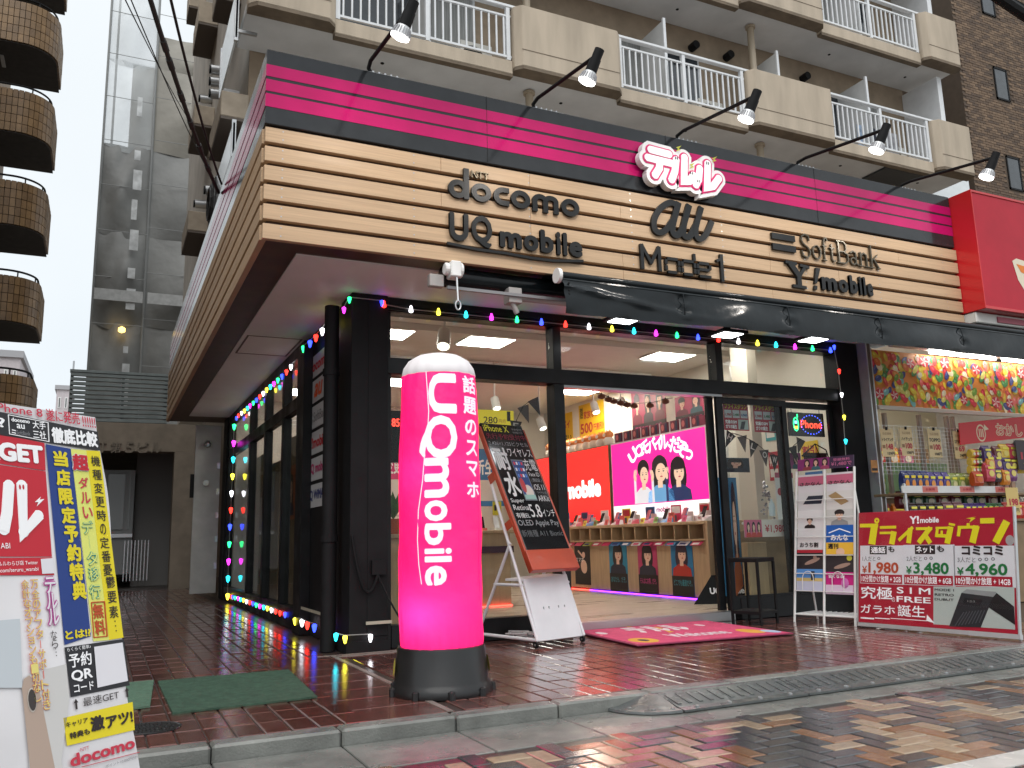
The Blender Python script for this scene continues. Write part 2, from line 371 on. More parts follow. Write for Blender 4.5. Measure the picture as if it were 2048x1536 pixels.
# green mats
GREEN=M('green_turf',(.05,.105,.07),.75,var=.25,vs=40,dirt=.25,bump=.8,bs=260,spec=.3)
def mat_(name,pts,label,m,th=.012,group=None):
    bm=bmesh.new(); n=40; k=12
    grid=[[None]*(k+1) for _ in range(n+1)]
    a,b,c,d=[Vector((*p,0)) for p in pts]
    for i in range(n+1):
        for j in range(k+1):
            p=a.lerp(b,i/n).lerp(d.lerp(c,i/n),j/k); p.z=th+.004*math.sin(i*.9+j)*math.sin(j*1.3); grid[i][j]=p
    q=MB(); vs=[p for row in grid for p in row]; q.add(vs,[(i*(k+1)+j,(i+1)*(k+1)+j,(i+1)*(k+1)+j+1,i*(k+1)+j+1) for i in range(n) for j in range(k)],m)
    lo=[Vector((p.x,p.y,.001)) for p in (a,b,c,d)]; hi=[a+ZA*th,b+ZA*th,c+ZA*th,d+ZA*th]
    q.add(lo+hi,[(0,1,5,4),(1,2,6,5),(2,3,7,6),(3,0,4,7)],m); bm.free()
    return q.build(name,smooth=False,label=label,cat='mat',group=group)
mat_('door_mat',[zp(*p,.01)[:2] for p in ((345,1426),(635,1393),(577,1339),(315,1362))],'long green turf mat lying across the red tiles in front of the alley',GREEN)
mat_('door_mat',[zp(*p,.01)[:2] for p in ((150,1430),(300,1412),(308,1360),(150,1375))],'smaller pale green mat half hidden behind the poster stand',M('green_turf_pale',(.075,.15,.10),.7,var=.2,vs=40,bump=.6,bs=260))
# rubber kerb ramps
RUB=M('wet_rubber',(.095,.105,.105),.26,var=.2,vs=20,rvar=.1,bump=.12,bs=150,dirt=.2)
def ramp(x0,x1,name,label,end=False):
    q=MB(); yf=4.0; yb=4.278; zf=ZR+.003; zt=-.004
    n=14
    if not end:
        pts=[(yf,zf),(yf+.0,zf+.012),(yf+.06,zf+.018),(yb-.03,zt),(yb,zt),(yb,zf)]
        k=len(pts); q.add([(x0+.004,y,z) for y,z in pts]+[(x1-.004,y,z) for y,z in pts],[tuple(range(k)),tuple(range(k,2*k))[::-1]]+[(i,k+i,k+(i+1)%k,(i+1)%k) for i in range(k)],RUB)
        t=root=q.build(name,label=label,cat='kerb ramp',group='rubber kerb ramps')
        rb=MB(); m=int((x1-x0)/.075)
        for i in range(m):
            xx=x0+.037+i*.075
            a=Vector((xx,yf+.09,zf+.028)); b=Vector((xx,yb-.06,zt-.006)); e=Vector((.012,0,0)); h=Vector((0,0,.0022)); w_=Vector((0,0,-.01))
            rb.hexa([a-e+w_,a+e+w_,b+e+w_,b-e+w_,a-e+h,a+e+h,b+e+h,b-e+h],RUB)
        rb.build('tread_rib',root,kind='stuff')
        bt=MB()
        for i in range(4): bt.lathe((x0+(i+.5)*(x1-x0)/4,yf+.035,zf+.014),[(.014,0),(.014,.006),(.008,.009),(0,.009)],STEEL,8,False)
        bt.build('bolt',root)
    else:
        cx,cy=x1,yb; vs=[(cx,cy,zt)]; 
        for rr,zz in ((.06,zt-.001),(.21,zf+.018),(.268,zf+.012),(.272,zf)):
            for i in range(n+1): a=math.pi+math.pi/2*i/n; vs.append((cx+rr*1.15*math.cos(a),cy+rr*math.sin(a),zz))
        fs=[(0,1+i,2+i) for i in range(n)]
        for l in range(3):
            for i in range(n): b=1+l*(n+1); fs.append((b+i,b+n+1+i,b+n+2+i,b+i+1))
        q.add(vs,fs,RUB); root=fix(q.build(name,smooth=True,label=label,cat='kerb ramp',group='rubber kerb ramps'))
        bt=MB()
        for a in (200,235,262): bt.lathe((cx+.235*math.cos(R(a)),cy+.225*math.sin(R(a)),zf+.014),[(.014,0),(.014,.006),(0,.008)],STEEL,8,False)
        bt.build('bolt',root)
ramp(2.6,2.92,'kerb_ramp','rounded end piece of the rubber kerb ramp, left end of the row',True)
xs=[2.925,3.83,4.73,5.63,6.53,7.43]
for i,l in enumerate(('kerb ramp section joined to the rounded end piece','kerb ramp section second from the rounded end, in front of the pink welcome mat','kerb ramp section in front of the black plant stand','kerb ramp section in front of the brochure rack','kerb ramp section below the red price board')):
    ramp(xs[i],xs[i+1],'kerb_ramp',l)
# ================================================================== beige apartment block
apt=thing('apartment_building','beige apartment block with white railed balconies rising above the shop','apartment building',(10,13.4,0))
RX0,RX1=1.77,18.1
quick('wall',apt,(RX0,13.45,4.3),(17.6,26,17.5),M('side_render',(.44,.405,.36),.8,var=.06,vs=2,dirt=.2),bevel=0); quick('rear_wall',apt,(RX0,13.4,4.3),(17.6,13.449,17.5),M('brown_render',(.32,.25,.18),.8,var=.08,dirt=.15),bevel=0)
FLO=[8.98,11.73,14.48]
PAR=[(1.56,2.9),(6.05,8.27),(11.33,13.63),(16.78,18.04)]
RAIL=[(2.9,6.05),(8.27,11.33),(13.63,16.78)]
RWHITE=M('railing_white',(.74,.76,.78),.35,var=.04,dirt=.08)
CURT=M('curtain',(.24,.245,.24),.8,var=.25,vs=14,stretch=(3,1,.1))
CURTD=M('dark_curtain',(.06,.055,.06),.8,var=.3,vs=10,stretch=(3,1,.1))
for fi,z in enumerate(FLO):
    sl=MB(); sl.box((1.56,12.34,z),(18.04,13.398,z+.16),SOFF)
    sl=sl.build('balcony_slab',apt,bevel=.01)
    for (a,b) in PAR:
        q=MB(); F=FY(12.0,0,z)
        prof=[(a,0),(b,0),(b,1.07),(b-.13,1.2),(a+.13,1.2),(a,1.07)]
        if a<2: prof=[(a,0),(b,0),(b,1.2),(a,1.2)]
        if b>18: prof=[(a,0),(b,0),(b,1.03),(b-.28,1.17),(a+.2,1.2),(a,1.07)]
        # protruding box with chamfered shoulders
        pl=[(a,12.34),(a,12.12),(a+.1,12.0),(b-.1,12.0),(b,12.12),(b,12.34)]
        q.prism(Fr((0,0,z),XA,YA),pl[::-1][::-1] if False else [(a,12.34),(a+.0,12.12),(a+.12,12.0),(b-.12,12.0),(b,12.12),(b,12.34)],0,1.17,BEIGE)
        o=fix(q.build('parapet',apt,bevel=.012))
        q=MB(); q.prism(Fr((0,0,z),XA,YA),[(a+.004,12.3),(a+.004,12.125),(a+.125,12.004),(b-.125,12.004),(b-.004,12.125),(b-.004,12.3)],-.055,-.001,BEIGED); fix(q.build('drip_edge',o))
        q=MB(); q.box((a+.1,11.994,z+.30),(b-.1,11.999,z+.312),BEIGED); q.build('groove',o)
    for (a,b) in RAIL:
        q=MB(); q.box((a+.002,12.18,z-.10),(b-.002,12.338,z+.15),BEIGE); o=q.build('parapet',apt,bevel=.01)
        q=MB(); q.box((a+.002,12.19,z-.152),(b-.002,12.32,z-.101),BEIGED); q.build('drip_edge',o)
        rl=MB(); rl.box((a+.01,12.2,z+.21),(b-.01,12.24,z+.25),RWHITE); rl.box((a+.01,12.2,z+1.0),(b-.01,12.24,z+1.035),RWHITE); rl=rl.build('railing',apt)
        for xx in (a+.05,(a+b)/2,b-.07): 
            q=MB(); q.box((xx-.035,12.185,z+.16),(xx+.035,12.255,z+1.18),RWHITE); q.build('post',rl)
        n=22
        for i in range(1,n):
            xx=a+(b-a)*i/n
            if abs(xx-(a+b)/2)<.05: continue
            q=MB(); q.box((xx-.014,12.208,z+.252),(xx+.014,12.234,z+.998),RWHITE); q.build('baluster',rl)
    q=MB(); q.box((1.6,12.17,z+1.181),(17.75,12.27,z+1.235),RWHITE); q.box((2.75,12.08,z+1.2),(2.85,12.2,z+1.22),RWHITE); q.build('handrail',apt,bevel=.008)
    # rear wall bits: windows, partitions, pipes, vents
    for bi,(a,b) in enumerate(RAIL):
        wn=MB(); wn.box((a+.3,13.33,z+.18),(b-.2,13.398,z+2.1),ALU); wn=wn.build('window',apt,bevel=.006)
        mid=(a+b)/2+.1
        for k,(u,v) in enumerate(((a+.36,mid-.03),(mid+.03,b-.26))):
            q=MB(); q.box((u,13.31,z+.25),(v,13.329,z+2.04),(CURT if (bi+k+fi)%2 else DARKGL)); q.build('pane',wn)
        # laundry / AC unit
        ac=MB(); ax=b-.75; ac.box((ax,12.75,z+.18),(ax+.62,13.0,z+.72),M('ac_cream',(.6,.59,.55),.5)); ac.ell(FY(12.748,ax+.24,z+.45),0,0,.2,.2,0,BLK2); ac.build('air_conditioner',apt,bevel=.01)
        if bi==2 and fi==0:
            q=MB(); 
            for k,cc in enumerate((C(160,180,205),C(40,44,60),C(150,150,155))): q.box((a+1.4+.45*k,12.7,z+.35),(a+1.8+.45*k,12.72,z+1.0),M('laundry%d'%k,cc,.8,var=.3,vs=9))
            q.build('laundry',apt)
    for xx in (9.6,12.55,15.2,4.6):
        q=MB(); q.box((xx-.02,12.5,z+.3),(xx+.02,13.3,z+2.05),M('partition_board',(.62,.63,.63),.6,var=.05)); q.box((xx-.03,12.46,z+.3),(xx+.03,12.5,z+2.1),RWHITE); q.build('partition',apt)
    for xx in (11.0,11.95,14.2): 
        q=MB(); q.tube([(xx,13.2,z+2.3),(xx,13.395,z+2.3)],.09,BLK2,12); q.build('vent_cap',apt)
    for xx in (6.65,12.12):
        q=MB(); q.tube([(xx,12.75,z-2.6),(xx,12.75,z-.01)],.075,M('drain_beige',(.42,.35,.26),.5),12); q.lathe((xx,12.75,z-.07),[(.11,0),(.11,.05),(.08,.07)],MATS['drain_beige'],12); q.build('drain_pipe',apt,smooth=True)
    q=MB()
    for xx in (3.9,7.4,10.3,14.6,17.1): q.lathe((xx,12.9,z-.012),[(.03,.0),(.035,.011)],BLK2,8)
    q.build('drain_hole',apt)
    q=MB(); q.box((17.55,12.4,z+.16),(17.7,13.39,z+2.6),RWHITE); q.build('end_post',apt)
# gallery end to the right
q=MB(); q.box((17.7,14.2,10.55),(21,14.5,11.2),BEIGE); q.box((17.7,14.2,7.8),(21,14.5,8.5),BEIGE); q.build('gallery_beam',apt,bevel=.01)
q=MB(); q.box((17.9,14.0,9.3),(20.6,14.05,10.2),M('milky_panel',(.72,.76,.78),.3,var=.05)); q.build('gallery_panel',apt)
q=MB(); q.box((17.62,16,4),(23,16.2,17),M('dark_beige',(.22,.19,.155),.8,var=.1)); q.build('gallery_wall',apt)
q=MB(); q.box((15.6,12.5,8.93),(16.8,13.2,8.978),M('dark_hatch',(.05,.055,.06),.5)); q.build('hatch',apt)
# side wall fittings (alley side)
def hood(pf0,pf1,far,label=None):
    """long concrete hood on the side wall: front face between two pixel corners, far end of its underside"""
    a=xp(pf0[0],pf1[1],1.34); top=xp(pf0[0],pf0[1],1.34); e=xp(far[0],far[1],1.34)
    q=MB(); q.box((1.34,a.y,a.z),(1.768,max(e.y,a.y+.8),top.z),M('hood_beige',(.40,.335,.26),.8,var=.08,dirt=.25)); o=q.build('window_hood',apt,bevel=.012)
    q=MB(); q.box((1.345,a.y+.01,a.z-.05),(1.768,max(e.y,a.y+.8)-.01,a.z-.001),M('hood_underside',(.12,.1,.085),.8)); q.build('underside',o)
hood((441,187),(474,229),(417,323)); hood((397,10),(422,42),(384,127)); hood((434,-60),(466,-10),(427,72))
hood((388,216),(414,246),(375,315)); hood((375,427),(404,459),(362,512)); hood((378,-20),(394,10),(372,52))
for (px,py) in ((432,141),(431,165),(431,189),(409,199),(405,90),(421,382),(399,409)):
    p=xp(px,py,1.6); q=MB(); q.tube([(1.769,p.y,p.z+.02),(1.5,p.y,p.z)],.1,STEEL,14); q.tube([(1.5,p.y,p.z),(1.47,p.y,p.z)],.085,BLK2,14); q.build('vent_cap',apt,smooth=True)
for (t,bm_,f) in (((474,-20),(472,68),(441,176)),((462,264),(466,300),(432,361))):
    a=xp(*t,1.45); b=xp(*bm_,1.45); e=xp(*f,1.45); z0=b.z-.05
    q=MB(); q.box((1.44,b.y,z0),(1.47,e.y,a.z),M('frosted_screen',(.72,.78,.82),.12,var=.05)); o=q.build('window_screen',apt)
    for yy in (b.y,e.y-.06): q=MB(); q.box((1.425,yy,z0-.05),(1.485,yy+.06,a.z+.05),STEEL); q.box((1.484,yy,z0+.1),(1.768,yy+.05,z0+.15),STEEL); q.build('bracket',o)
# ================================================================== brown brick tower to the right
bt=thing('brick_tower','dark brown brick tower with few narrow windows standing behind the apartment block','building',(22,14,0))
q=MB(); q.box((0,0,0),(0,0,0),BLK2) if False else None
BX=yp(1925,180,14).x
bj=M('brick_mortar',(.085,.062,.045),.9,var=.1)
quick('wall',bt,(BX,14.012,-.1),(BX+14,24,26),bj,bevel=0)
wins=[]
for (x0,y0,x1,y1) in ((1987,153,2020,205),(2013,333,2050,385),(1958,-20,1990,35)):
    a=yp(x0,y0,14); b=yp(x1,y1,14); wins.append((a.x,b.z,a.x+.62,b.z+ (1.0)))
BR=[M('brick_%d'%i,c,.75,var=.18,vs=8,dirt=.15) for i,c in enumerate(((.155,.10,.062),(.12,.078,.05),(.19,.125,.078),(.095,.062,.042)))]
q=MB(); r=random.Random(9); bw_,bh_=.235,.078
for j in range(int(4/bh_),int(18/bh_)):
    z=j*bh_; off=(j%2)*bw_/2
    for i in range(-1,26):
        x=BX+off+i*bw_
        if x<BX-.02: continue
        if any(x+bw_>wx0 and x<wx1 and z+bh_>wz0 and z<wz1 for wx0,wz0,wx1,wz1 in wins): continue
        y=14.0-r.uniform(0,.006); x1=x+bw_-.012; z1=z+bh_-.012
        q.add([(x,y,z),(x1,y,z),(x1,y,z1),(x,y,z1),(x,14.013,z),(x1,14.013,z),(x1,14.013,z1),(x,14.013,z1)],[(0,1,2,3),(3,2,6,7),(0,3,7,4),(1,5,6,2),(4,5,1,0)],r.choice(BR))
q.build('brickwork',bt,kind='stuff')
for (x0,z0,x1,z1) in wins:
    wn=MB(); wn.box((x0+.02,13.98,z0),(x1-.02,14.011,z0+.05),BLK2); wn.box((x0+.02,13.98,z1-.05),(x1-.02,14.011,z1),BLK2); wn.box((x0+.02,13.98,z0),(x0+.06,14.011,z1),BLK2); wn.box((x1-.06,13.98,z0),(x1-.02,14.011,z1),BLK2); wn=wn.build('window',bt)
    q=MB(); q.box((x0+.03,13.995,z0+.02),(x1-.03,14.008,z1-.02),DARKGL); q.build('pane',wn)
# thick black cable crossing the top right corner
a=ray(1975,-20)*4.2+CAM; b=ray(2080,50)*4.2+CAM
q=MB(); q.tube([a+(a-b)*6,a,b,b+(b-a)*6],.028,BLK2,8); q.tube([a+(a-b)*6+ZA*.05,a+ZA*.03,b+ZA*.05,b+(b-a)*6],.012,BLK2,6); q.build('overhead_cable',label='thick black bundled cable crossing high in front of the brick tower',cat='cable')
# ================================================================== left building with rounded tiled balconies
tb=thing('tiled_building','building with stacked rounded balconies faced in small brown tiles','building',(-4,29,0))
TJ=M('tile_grout',(.06,.04,.022),.8); TT=[M('balcony_tile_%d'%i,c,.45,var=.15,vs=5,dirt=.15) for i,c in enumerate(((.245,.145,.062),(.215,.125,.052),(.185,.108,.048)))]
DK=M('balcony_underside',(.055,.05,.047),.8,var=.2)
YF,YB,XR,RC=26.5,29.2,-2.02,.92
TW=M('tiled_wall',(.2,.125,.06),.6,var=.2,vs=1); quick('wall',tb,(-14,YB,-.1),(-4.7,40,24),TW,bevel=0); quick('added_shade_wing',tb,(-14,6.0,-.1),(-3.9,24.5,17),TW,bevel=0)  # unseen wing, added to block sky light and darken the alley side
for k in range(4):  # windows of the added unseen wing
    for zz in (1.2,4.2,7.2,10.2,13.2):
        wn=MB(); wn.box((-3.899,8.0+4.2*k,zz),(-3.86,9.8+4.2*k,zz+1.4),ALU); wn=wn.build('window',tb); q=MB(); q.box((-3.859,8.1+4.2*k,zz+.1),(-3.852,9.7+4.2*k,zz+1.3),DARKGL); q.build('pane',wn)
def outline(ins=0,n=10):
    pts=[(-9,YF+ins)]
    for i in range(n+1):
        a=-math.pi/2+math.pi/2*i/n; pts.append((XR-RC+(RC-ins)*math.cos(a),YF+RC+(RC-ins)*math.sin(a)))
    pts.append((XR-ins,YB)); return pts
zb=[yp(95,505,28.8).z+2.8*k for k in (-2,-1,0,1,2,3)]
for z in zb:
    q=MB(); ol=outline(.06); q.prism(FZ(z),ol+[(-9,YB)],0,1.3,TJ); o=fix(q.build('balcony',tb))
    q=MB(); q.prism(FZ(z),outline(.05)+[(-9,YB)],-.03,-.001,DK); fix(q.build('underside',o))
    ol=outline(0,14); seg=[]; L=[0]
    for (p0,p1) in zip(ol,ol[1:]): L.append(L[-1]+math.dist(p0,p1))
    def at(s):
        for i in range(len(L)-1):
            if s<=L[i+1] or i==len(L)-2:
                t=(s-L[i])/(L[i+1]-L[i]); p0,p1=ol[i],ol[i+1]; d=Vector((p1[0]-p0[0],p1[1]-p0[1])).normalized()
                return Vector((p0[0]+(p1[0]-p0[0])*t,p0[1]+(p1[1]-p0[1])*t)),Vector((d.y,-d.x))
    q=MB(); s=3.2; tw=.145; r=random.Random(int(z*10))
    while s+tw<L[-1]:
        p0,n0=at(s+.008); p1,n1=at(s+tw-.008)
        for k in range(5):
            za=z+.01+k*.262; zc=za+.245; e=r.uniform(.0,.006)
            q.add([(p0.x+n0.x*e,p0.y+n0.y*e,za),(p1.x+n1.x*e,p1.y+n1.y*e,za),(p1.x+n1.x*e,p1.y+n1.y*e,zc),(p0.x+n0.x*e,p0.y+n0.y*e,zc),
                   (p0.x-n0.x*.06,p0.y-n0.y*.06,za),(p1.x-n1.x*.06,p1.y-n1.y*.06,za),(p1.x-n1.x*.06,p1.y-n1.y*.06,zc),(p0.x-n0.x*.06,p0.y-n0.y*.06,zc)],
                  [(0,1,2,3),(3,2,6,7),(4,5,1,0),(0,3,7,4),(1,5,6,2)],r.choice(TT))
        s+=tw
    q.build('wall_tiles',o,kind='stuff')
    q=MB(); q.tube([(x,y,z+1.48) for x,y in outline(.1)],.03,BLK2,6)
    for i in (0,4,9,12): x,y=outline(.1)[i]; q.tube([(x,y,z+1.29),(x,y,z+1.48)],.02,BLK2,6)
    q.build('rail',o)
    q=MB(); q.box((XR-1.55,YF+.9,z-.06),(XR-1.45,YF+1.6,z-.031),M('lamp_white',(.5,.5,.5),.5)); q.build('lamp',o)
# ================================================================== scaffolded tower
st=thing('scaffolded_building','tall building wrapped in grey scaffold netting behind the alley','building',(.8,36,0))
YS=34.0
def sp(px,py): return yp(px,py,YS)
xl=sp(176,740).x; xm=sp(280,740).x; xr_=xm+4.2
quick('core',st,(xl+.9,YS+2.2,-.1),(xr_,YS+12,sp(330,85).z),M('tower_render',(.33,.31,.28),.85,var=.1),bevel=0)
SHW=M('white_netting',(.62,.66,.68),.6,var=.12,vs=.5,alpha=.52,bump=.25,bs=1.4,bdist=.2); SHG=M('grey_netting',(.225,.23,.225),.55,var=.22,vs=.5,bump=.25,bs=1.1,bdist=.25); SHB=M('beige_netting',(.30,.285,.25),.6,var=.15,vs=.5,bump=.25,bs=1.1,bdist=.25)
def sheet(x0,x1,z0,z1,m,sagx,seed):
    n,k=12,10; r=random.Random(seed); q=MB(); vs=[]; a=r.uniform(.12,.42); ph=r.uniform(0,6)
    for j in range(k+1):
        for i in range(n+1):
            u,v=i/n,j/k; y=YS-.02-a*math.sin(math.pi*u)*math.sin(math.pi*v)*1.2-(.06*math.sin(7*u+5*v+ph)+.05*math.sin(13*u-9*v+ph*2)+.10*max(0,1-3*abs(v-.25-.5*u)))*math.sin(math.pi*u)
            vs.append((x0+(x1-x0)*u,y,z0+(z1-z0)*v-sagx*math.sin(math.pi*u)*(1-v)*.5))
    q.add(vs,[(j*(n+1)+i,j*(n+1)+i+1,(j+1)*(n+1)+i+1,(j+1)*(n+1)+i) for j in range(k) for i in range(n)],m); q.build('net_sheet',st,smooth=True)
ztop=sp(250,-60).z; z=2.0; i=0
zsp=sp(240,300).z; zl0,zl1=sp(240,612).z,sp(240,590).z
while z<ztop:
    h=3.55
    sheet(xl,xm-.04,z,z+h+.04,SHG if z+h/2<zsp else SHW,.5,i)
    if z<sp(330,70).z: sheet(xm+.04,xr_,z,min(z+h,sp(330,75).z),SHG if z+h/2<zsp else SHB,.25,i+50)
    z+=h; i+=1
q=MB(); q.box((xl+.05,YS-.72,zl0),(xm-.06,YS-.70,zl1),M('pale_net_band',(.42,.43,.43),.6,var=.15)); q.box((xm+.1,YS-.72,zl0),(xr_,YS-.70,zl1),MATS['pale_net_band']); q.build('net_band',st)
NETP=M('scaffold_grey',(.24,.25,.25),.5)
for x in (xl,xm,xl+.28):
    q=MB(); q.tube([(x,YS-.1 if x!=xl+.28 else YS+1.2,-.1),(x,YS-.1 if x!=xl+.28 else YS+1.2,ztop)],.045,NETP,6); q.build('scaffold_pole',st)
q=MB(); 
for k in range(int(ztop/1.78)): q.tube([(xl,YS-.42,1.8*k),(xm,YS-.42,1.8*k)],.014,NETP,5); q.tube([(xm,YS-.42,1.8*k+.3),(xr_,YS-.42,1.8*k+.3)],.012,NETP,5)
q.build('scaffold_tube',st,kind='stuff')
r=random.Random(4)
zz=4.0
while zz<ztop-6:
    h=r.choice((.25,.4,.8,1.7)); q=MB(); q.box((xl+1.12,YS-.66,zz),(xl+1.12+r.uniform(.16,.34),YS-.64,zz+h),M('daylight_gap_pale',(.56,.58,.59),.7,var=.3,vs=3)); q.build('daylight_strip',st); zz+=h+r.choice((.4,.7,1.4))  # pale strips coloured as daylight showing through a gap in the netting
p=sp(243,665); q=MB(); q.lathe((p.x,YS-.45,p.z-.12),[(.02,0),(.12,.05),(.12,.18),(.02,.24)],emi('site_lamp',(1,.62,.15),3.0),12); q.build('work_lamp',st)
# far buildings over the poster
def far(name,x0,y0,x1,y1,Y,col,label,nw):
    a=yp(x0,y1,Y); b=yp(x1,y0,Y); t=thing(name,label,'building',((a.x+b.x)/2,Y,0))
    quick('wall',t,(a.x,Y,-.1),(b.x,Y+10,b.z),M(name+label[:6],col,.8,var=.08),bevel=0)
    quick('roof',t,(a.x-.2,Y-.2,b.z),(b.x+.2,Y+10,b.z+.5),M('roof_grey',(.4,.4,.42),.8),bevel=0)
    for k in range(nw):
        for l in range(4):
            xx=a.x+(b.x-a.x)*(k+.3)/nw; zz=b.z-2.2-3*l
            wn=MB(); wn.box((xx,Y-.06,zz),(xx+(b.x-a.x)*.45/nw,Y-.001,zz+1.3),WHITE); wn=wn.build('window',t)
            q=MB(); q.box((xx+.1,Y-.08,zz+.1),(xx+(b.x-a.x)*.45/nw-.1,Y-.061,zz+1.2),DARKGL); q.build('pane',wn)
far('office_building',-30,716,41,900,70,(.55,.50,.52),'distant pinkish grey block behind the lowest tiled balcony',3)
far('office_building',105,780,140,900,110,(.45,.49,.55),'distant blue grey block left of the louvre screen',2)
a=yp(148,722,60); q=MB(); q.tube([(a.x,60,0),(a.x,60,a.z)],.06,STEEL,5); q.build('antenna_mast',label='thin antenna mast standing left of the scaffolded tower',cat='mast')
# ================================================================== alley end: entrance wall and louvre screen
en=thing('entrance_building','low beige entrance block with raised characters over a dark passage','building',(0,20,0))
DBE=M('alley_beige',(.27,.225,.175),.8,var=.08,dirt=.2)
YE=20.0
ze=lambda py,px=300: yp(px,py,YE).z
zt,zl=ze(847),ze(903)
jx=yp(345,1000,YE).x
quick('lintel',en,(-6,YE,zl),(1.9,YE+.4,zt),DBE); quick('jamb',en,(jx,YE,-.05),(1.9,YE+.4,zl),DBE); quick('roof_slab',en,(-6,YE+.4,zl+.2),(1.9,YE+9,zt),DBE)
quick('passage_wall',en,(1.5,YE+.4,-.05),(1.9,YE+9,zl+.2),M('passage_dark',(.16,.15,.14),.7),bevel=0); quick('passage_wall',en,(-6,YE+8.8,-.05),(1.5,YE+9,zl+.2),MATS['passage_dark'],bevel=0)
quick('passage_floor',en,(-6,YE+.41,-.05),(1.5,YE+8.8,.0),M('passage_floor',(.06,.05,.045),.4),bevel=0)
quick('partition',en,(yp(270,1000,YE+2).x,YE+2,0),(1.5,YE+2.15,zl+.2),M('passage_mid',(.22,.21,.20),.7),bevel=0)
dr=MB(); x0=yp(205,1000,YE+1.5).x; x1=yp(268,1000,YE+1.5).x; zd=yp(240,940,YE+1.5).z
dr.box((x0-.3,YE+1.5,.3),(x1,YE+1.55,zd),M('door_grey',(.26,.27,.27),.4)); dr=dr.build('entrance_door',en)
q=MB(); q.box((x0+.1,YE+1.46,1.3),(x0+.45,YE+1.499,zd-.1),M('door_glass_grey',(.2,.21,.21),.1)); q.box((x0+.55,YE+1.46,1.3),(x1-.08,YE+1.499,zd-.1),MATS['door_glass_grey']); q.build('pane',dr)
q=MB(); q.box((x0+.1,YE+1.42,1.12),(x1,YE+1.459,1.2),STEEL); q.build('push_bar',dr)
q=MB(); 
for k in range(8): q.box((x0+.5+.07*k,YE+1.3,.15),(x0+.52+.07*k,YE+1.33,1.05),STEEL)
q.build('bar_grille',en)
LM=M('raised_letter_brown',(.20,.165,.125),.6,var=.1); F=FY(YE)
for (ch,x0,x1) in (('町',178,212),('第',222,242),('5',251,268),('ビ',276,297),('ル',302,323)):
    b=F.bx(x0,884,x1,906); q=MB(); q.text(F,ch,b,.0,LM,.02,th=.04); q.build('raised_letter',en)
lv=thing('louvre_screen','grey horizontal louvre screen on top of the entrance block','louvre',(0,YE+.1,zt))
LG=M('louvre_grey',(.21,.245,.245),.5,var=.12,dirt=.15); xa=yp(138,800,YE).x; xb=1.15; ztl=ze(751,300)
n=11
for k in range(n):
    z0=zt+.02+(ztl-zt)*k/n; q=MB(); q.box((xa,YE+.06,z0),(xb,YE+.16,z0+(ztl-zt)/n*.66),LG); q.build('slat',lv)
for x in (xa+.02,yp(245,800,YE).x,xb-.05): quick('post',lv,(x-.03,YE+.165,zt),(x+.03,YE+.23,ztl+.02),LG)
quick('cap',lv,(xa-.02,YE+.05,ztl+.001),(xb,YE+.24,ztl+.06),LG)
# pipe cupboard / open steel door at the end of the shop wall
sdv=thing('steel_door','tall white steel door leaf standing open at the end of the shop side wall','door',(1.5,15.5,0))
q=MB(); q.box((1.36,15.45,.1),(1.78,15.5,2.95),M('door_white',(.42,.42,.40),.45,var=.08,dirt=.15)); q.build('leaf',sdv,bevel=.005)
q=MB(); q.tube([(1.55,15.38,1.95),(1.55,15.45,1.95)],.05,STEEL,10); q.lathe((1.55,15.36,2.62),[(.05,-.05),(.06,0),(.03,.05)],STEEL,10); q.build('handle',sdv)
q=MB(); q.box((1.30,15.43,1.7),(1.36,15.47,2.1),BLK2); q.build('lock_plate',sdv)
q=MB()
for zz in (.5,.95,1.35,1.75,2.2): q.box((1.73,15.42,zz),(1.775,15.449,zz+.1),STEEL)
q.build('hinge',sdv)
alley=thing('alley_wall','beige rendered alley wall between the shop and the entrance block','wall',(1.95,17,0))
quick('wall',alley,(1.9,15.6,-.05),(2.3,19.99,4.2),DBE,bevel=0)
quick('plinth',alley,(1.84,15.7,-.05),(1.899,19.95,.35),DBE)
for (px,py) in ((397,937),(389,1123)):
    p=xp(px,py,1.85); q=MB(); q.tube([(1.899,p.y,p.z),(1.78,p.y,p.z)],.025,STEEL,8); q.lathe((1.78,p.y,p.z-.03),[(.03,0),(.03,.06)],STEEL,8); q.build('hook',alley)
# ================================================================== cables by the building corner
CB=M('cable_black',(.02,.02,.02),.5); CG=M('cable_sheath',(.045,.045,.045),.55)
def cable(p0,p1,Y0_,X1,r,label,sleeves=0,m=CB,s=.1):
    a=yp(*p0,Y0_); b=xp(*p1,X1); pts=sag(a+(a-b)*.15,b,s,16); q=MB(); q.tube(pts,r,m,8)
    o=q.build('overhead_cable',smooth=True,label=label,cat='cable')
    if sleeves:
        for k in range(sleeves):
            t=.25+.7*k/sleeves; i=int(t*16); c=pts[i]; d=(pts[i+1]-pts[i]).normalized(); w_=MB(); w_.tube([c-d*.06,c+d*.06],r*1.35,m,8); w_.build('sleeve',o)
cable((305,0),(437,385),6.0,.9,.019,'thick sheathed cable with joint sleeves falling to the shop corner',6,CG)
cable((345,0),(443,368),6.0,.9,.011,'wavy black cable beside the thick sheathed one',0,CB)
cable((254,0),(375,235),12,1.7,.010,'thin wire crossing in front of the netting, left one of two',0,CB)
cable((265,0),(410,330),12,1.7,.010,'thin wire crossing in front of the netting, right one of two',0,CB)
p=xp(418,408,1.35); q=MB(); 
for k in range(5): q.tube([(1.35+.03*k,p.y+.28*math.cos(a*.52+k),p.z+.28*math.sin(a*.52+k)*(1+.25*k%2)) for a in range(13)],.022,CB,6)
q.build('cable_coil',label='tangled coil of black cable hung on the wall above the shop side fascia',cat='cable coil')
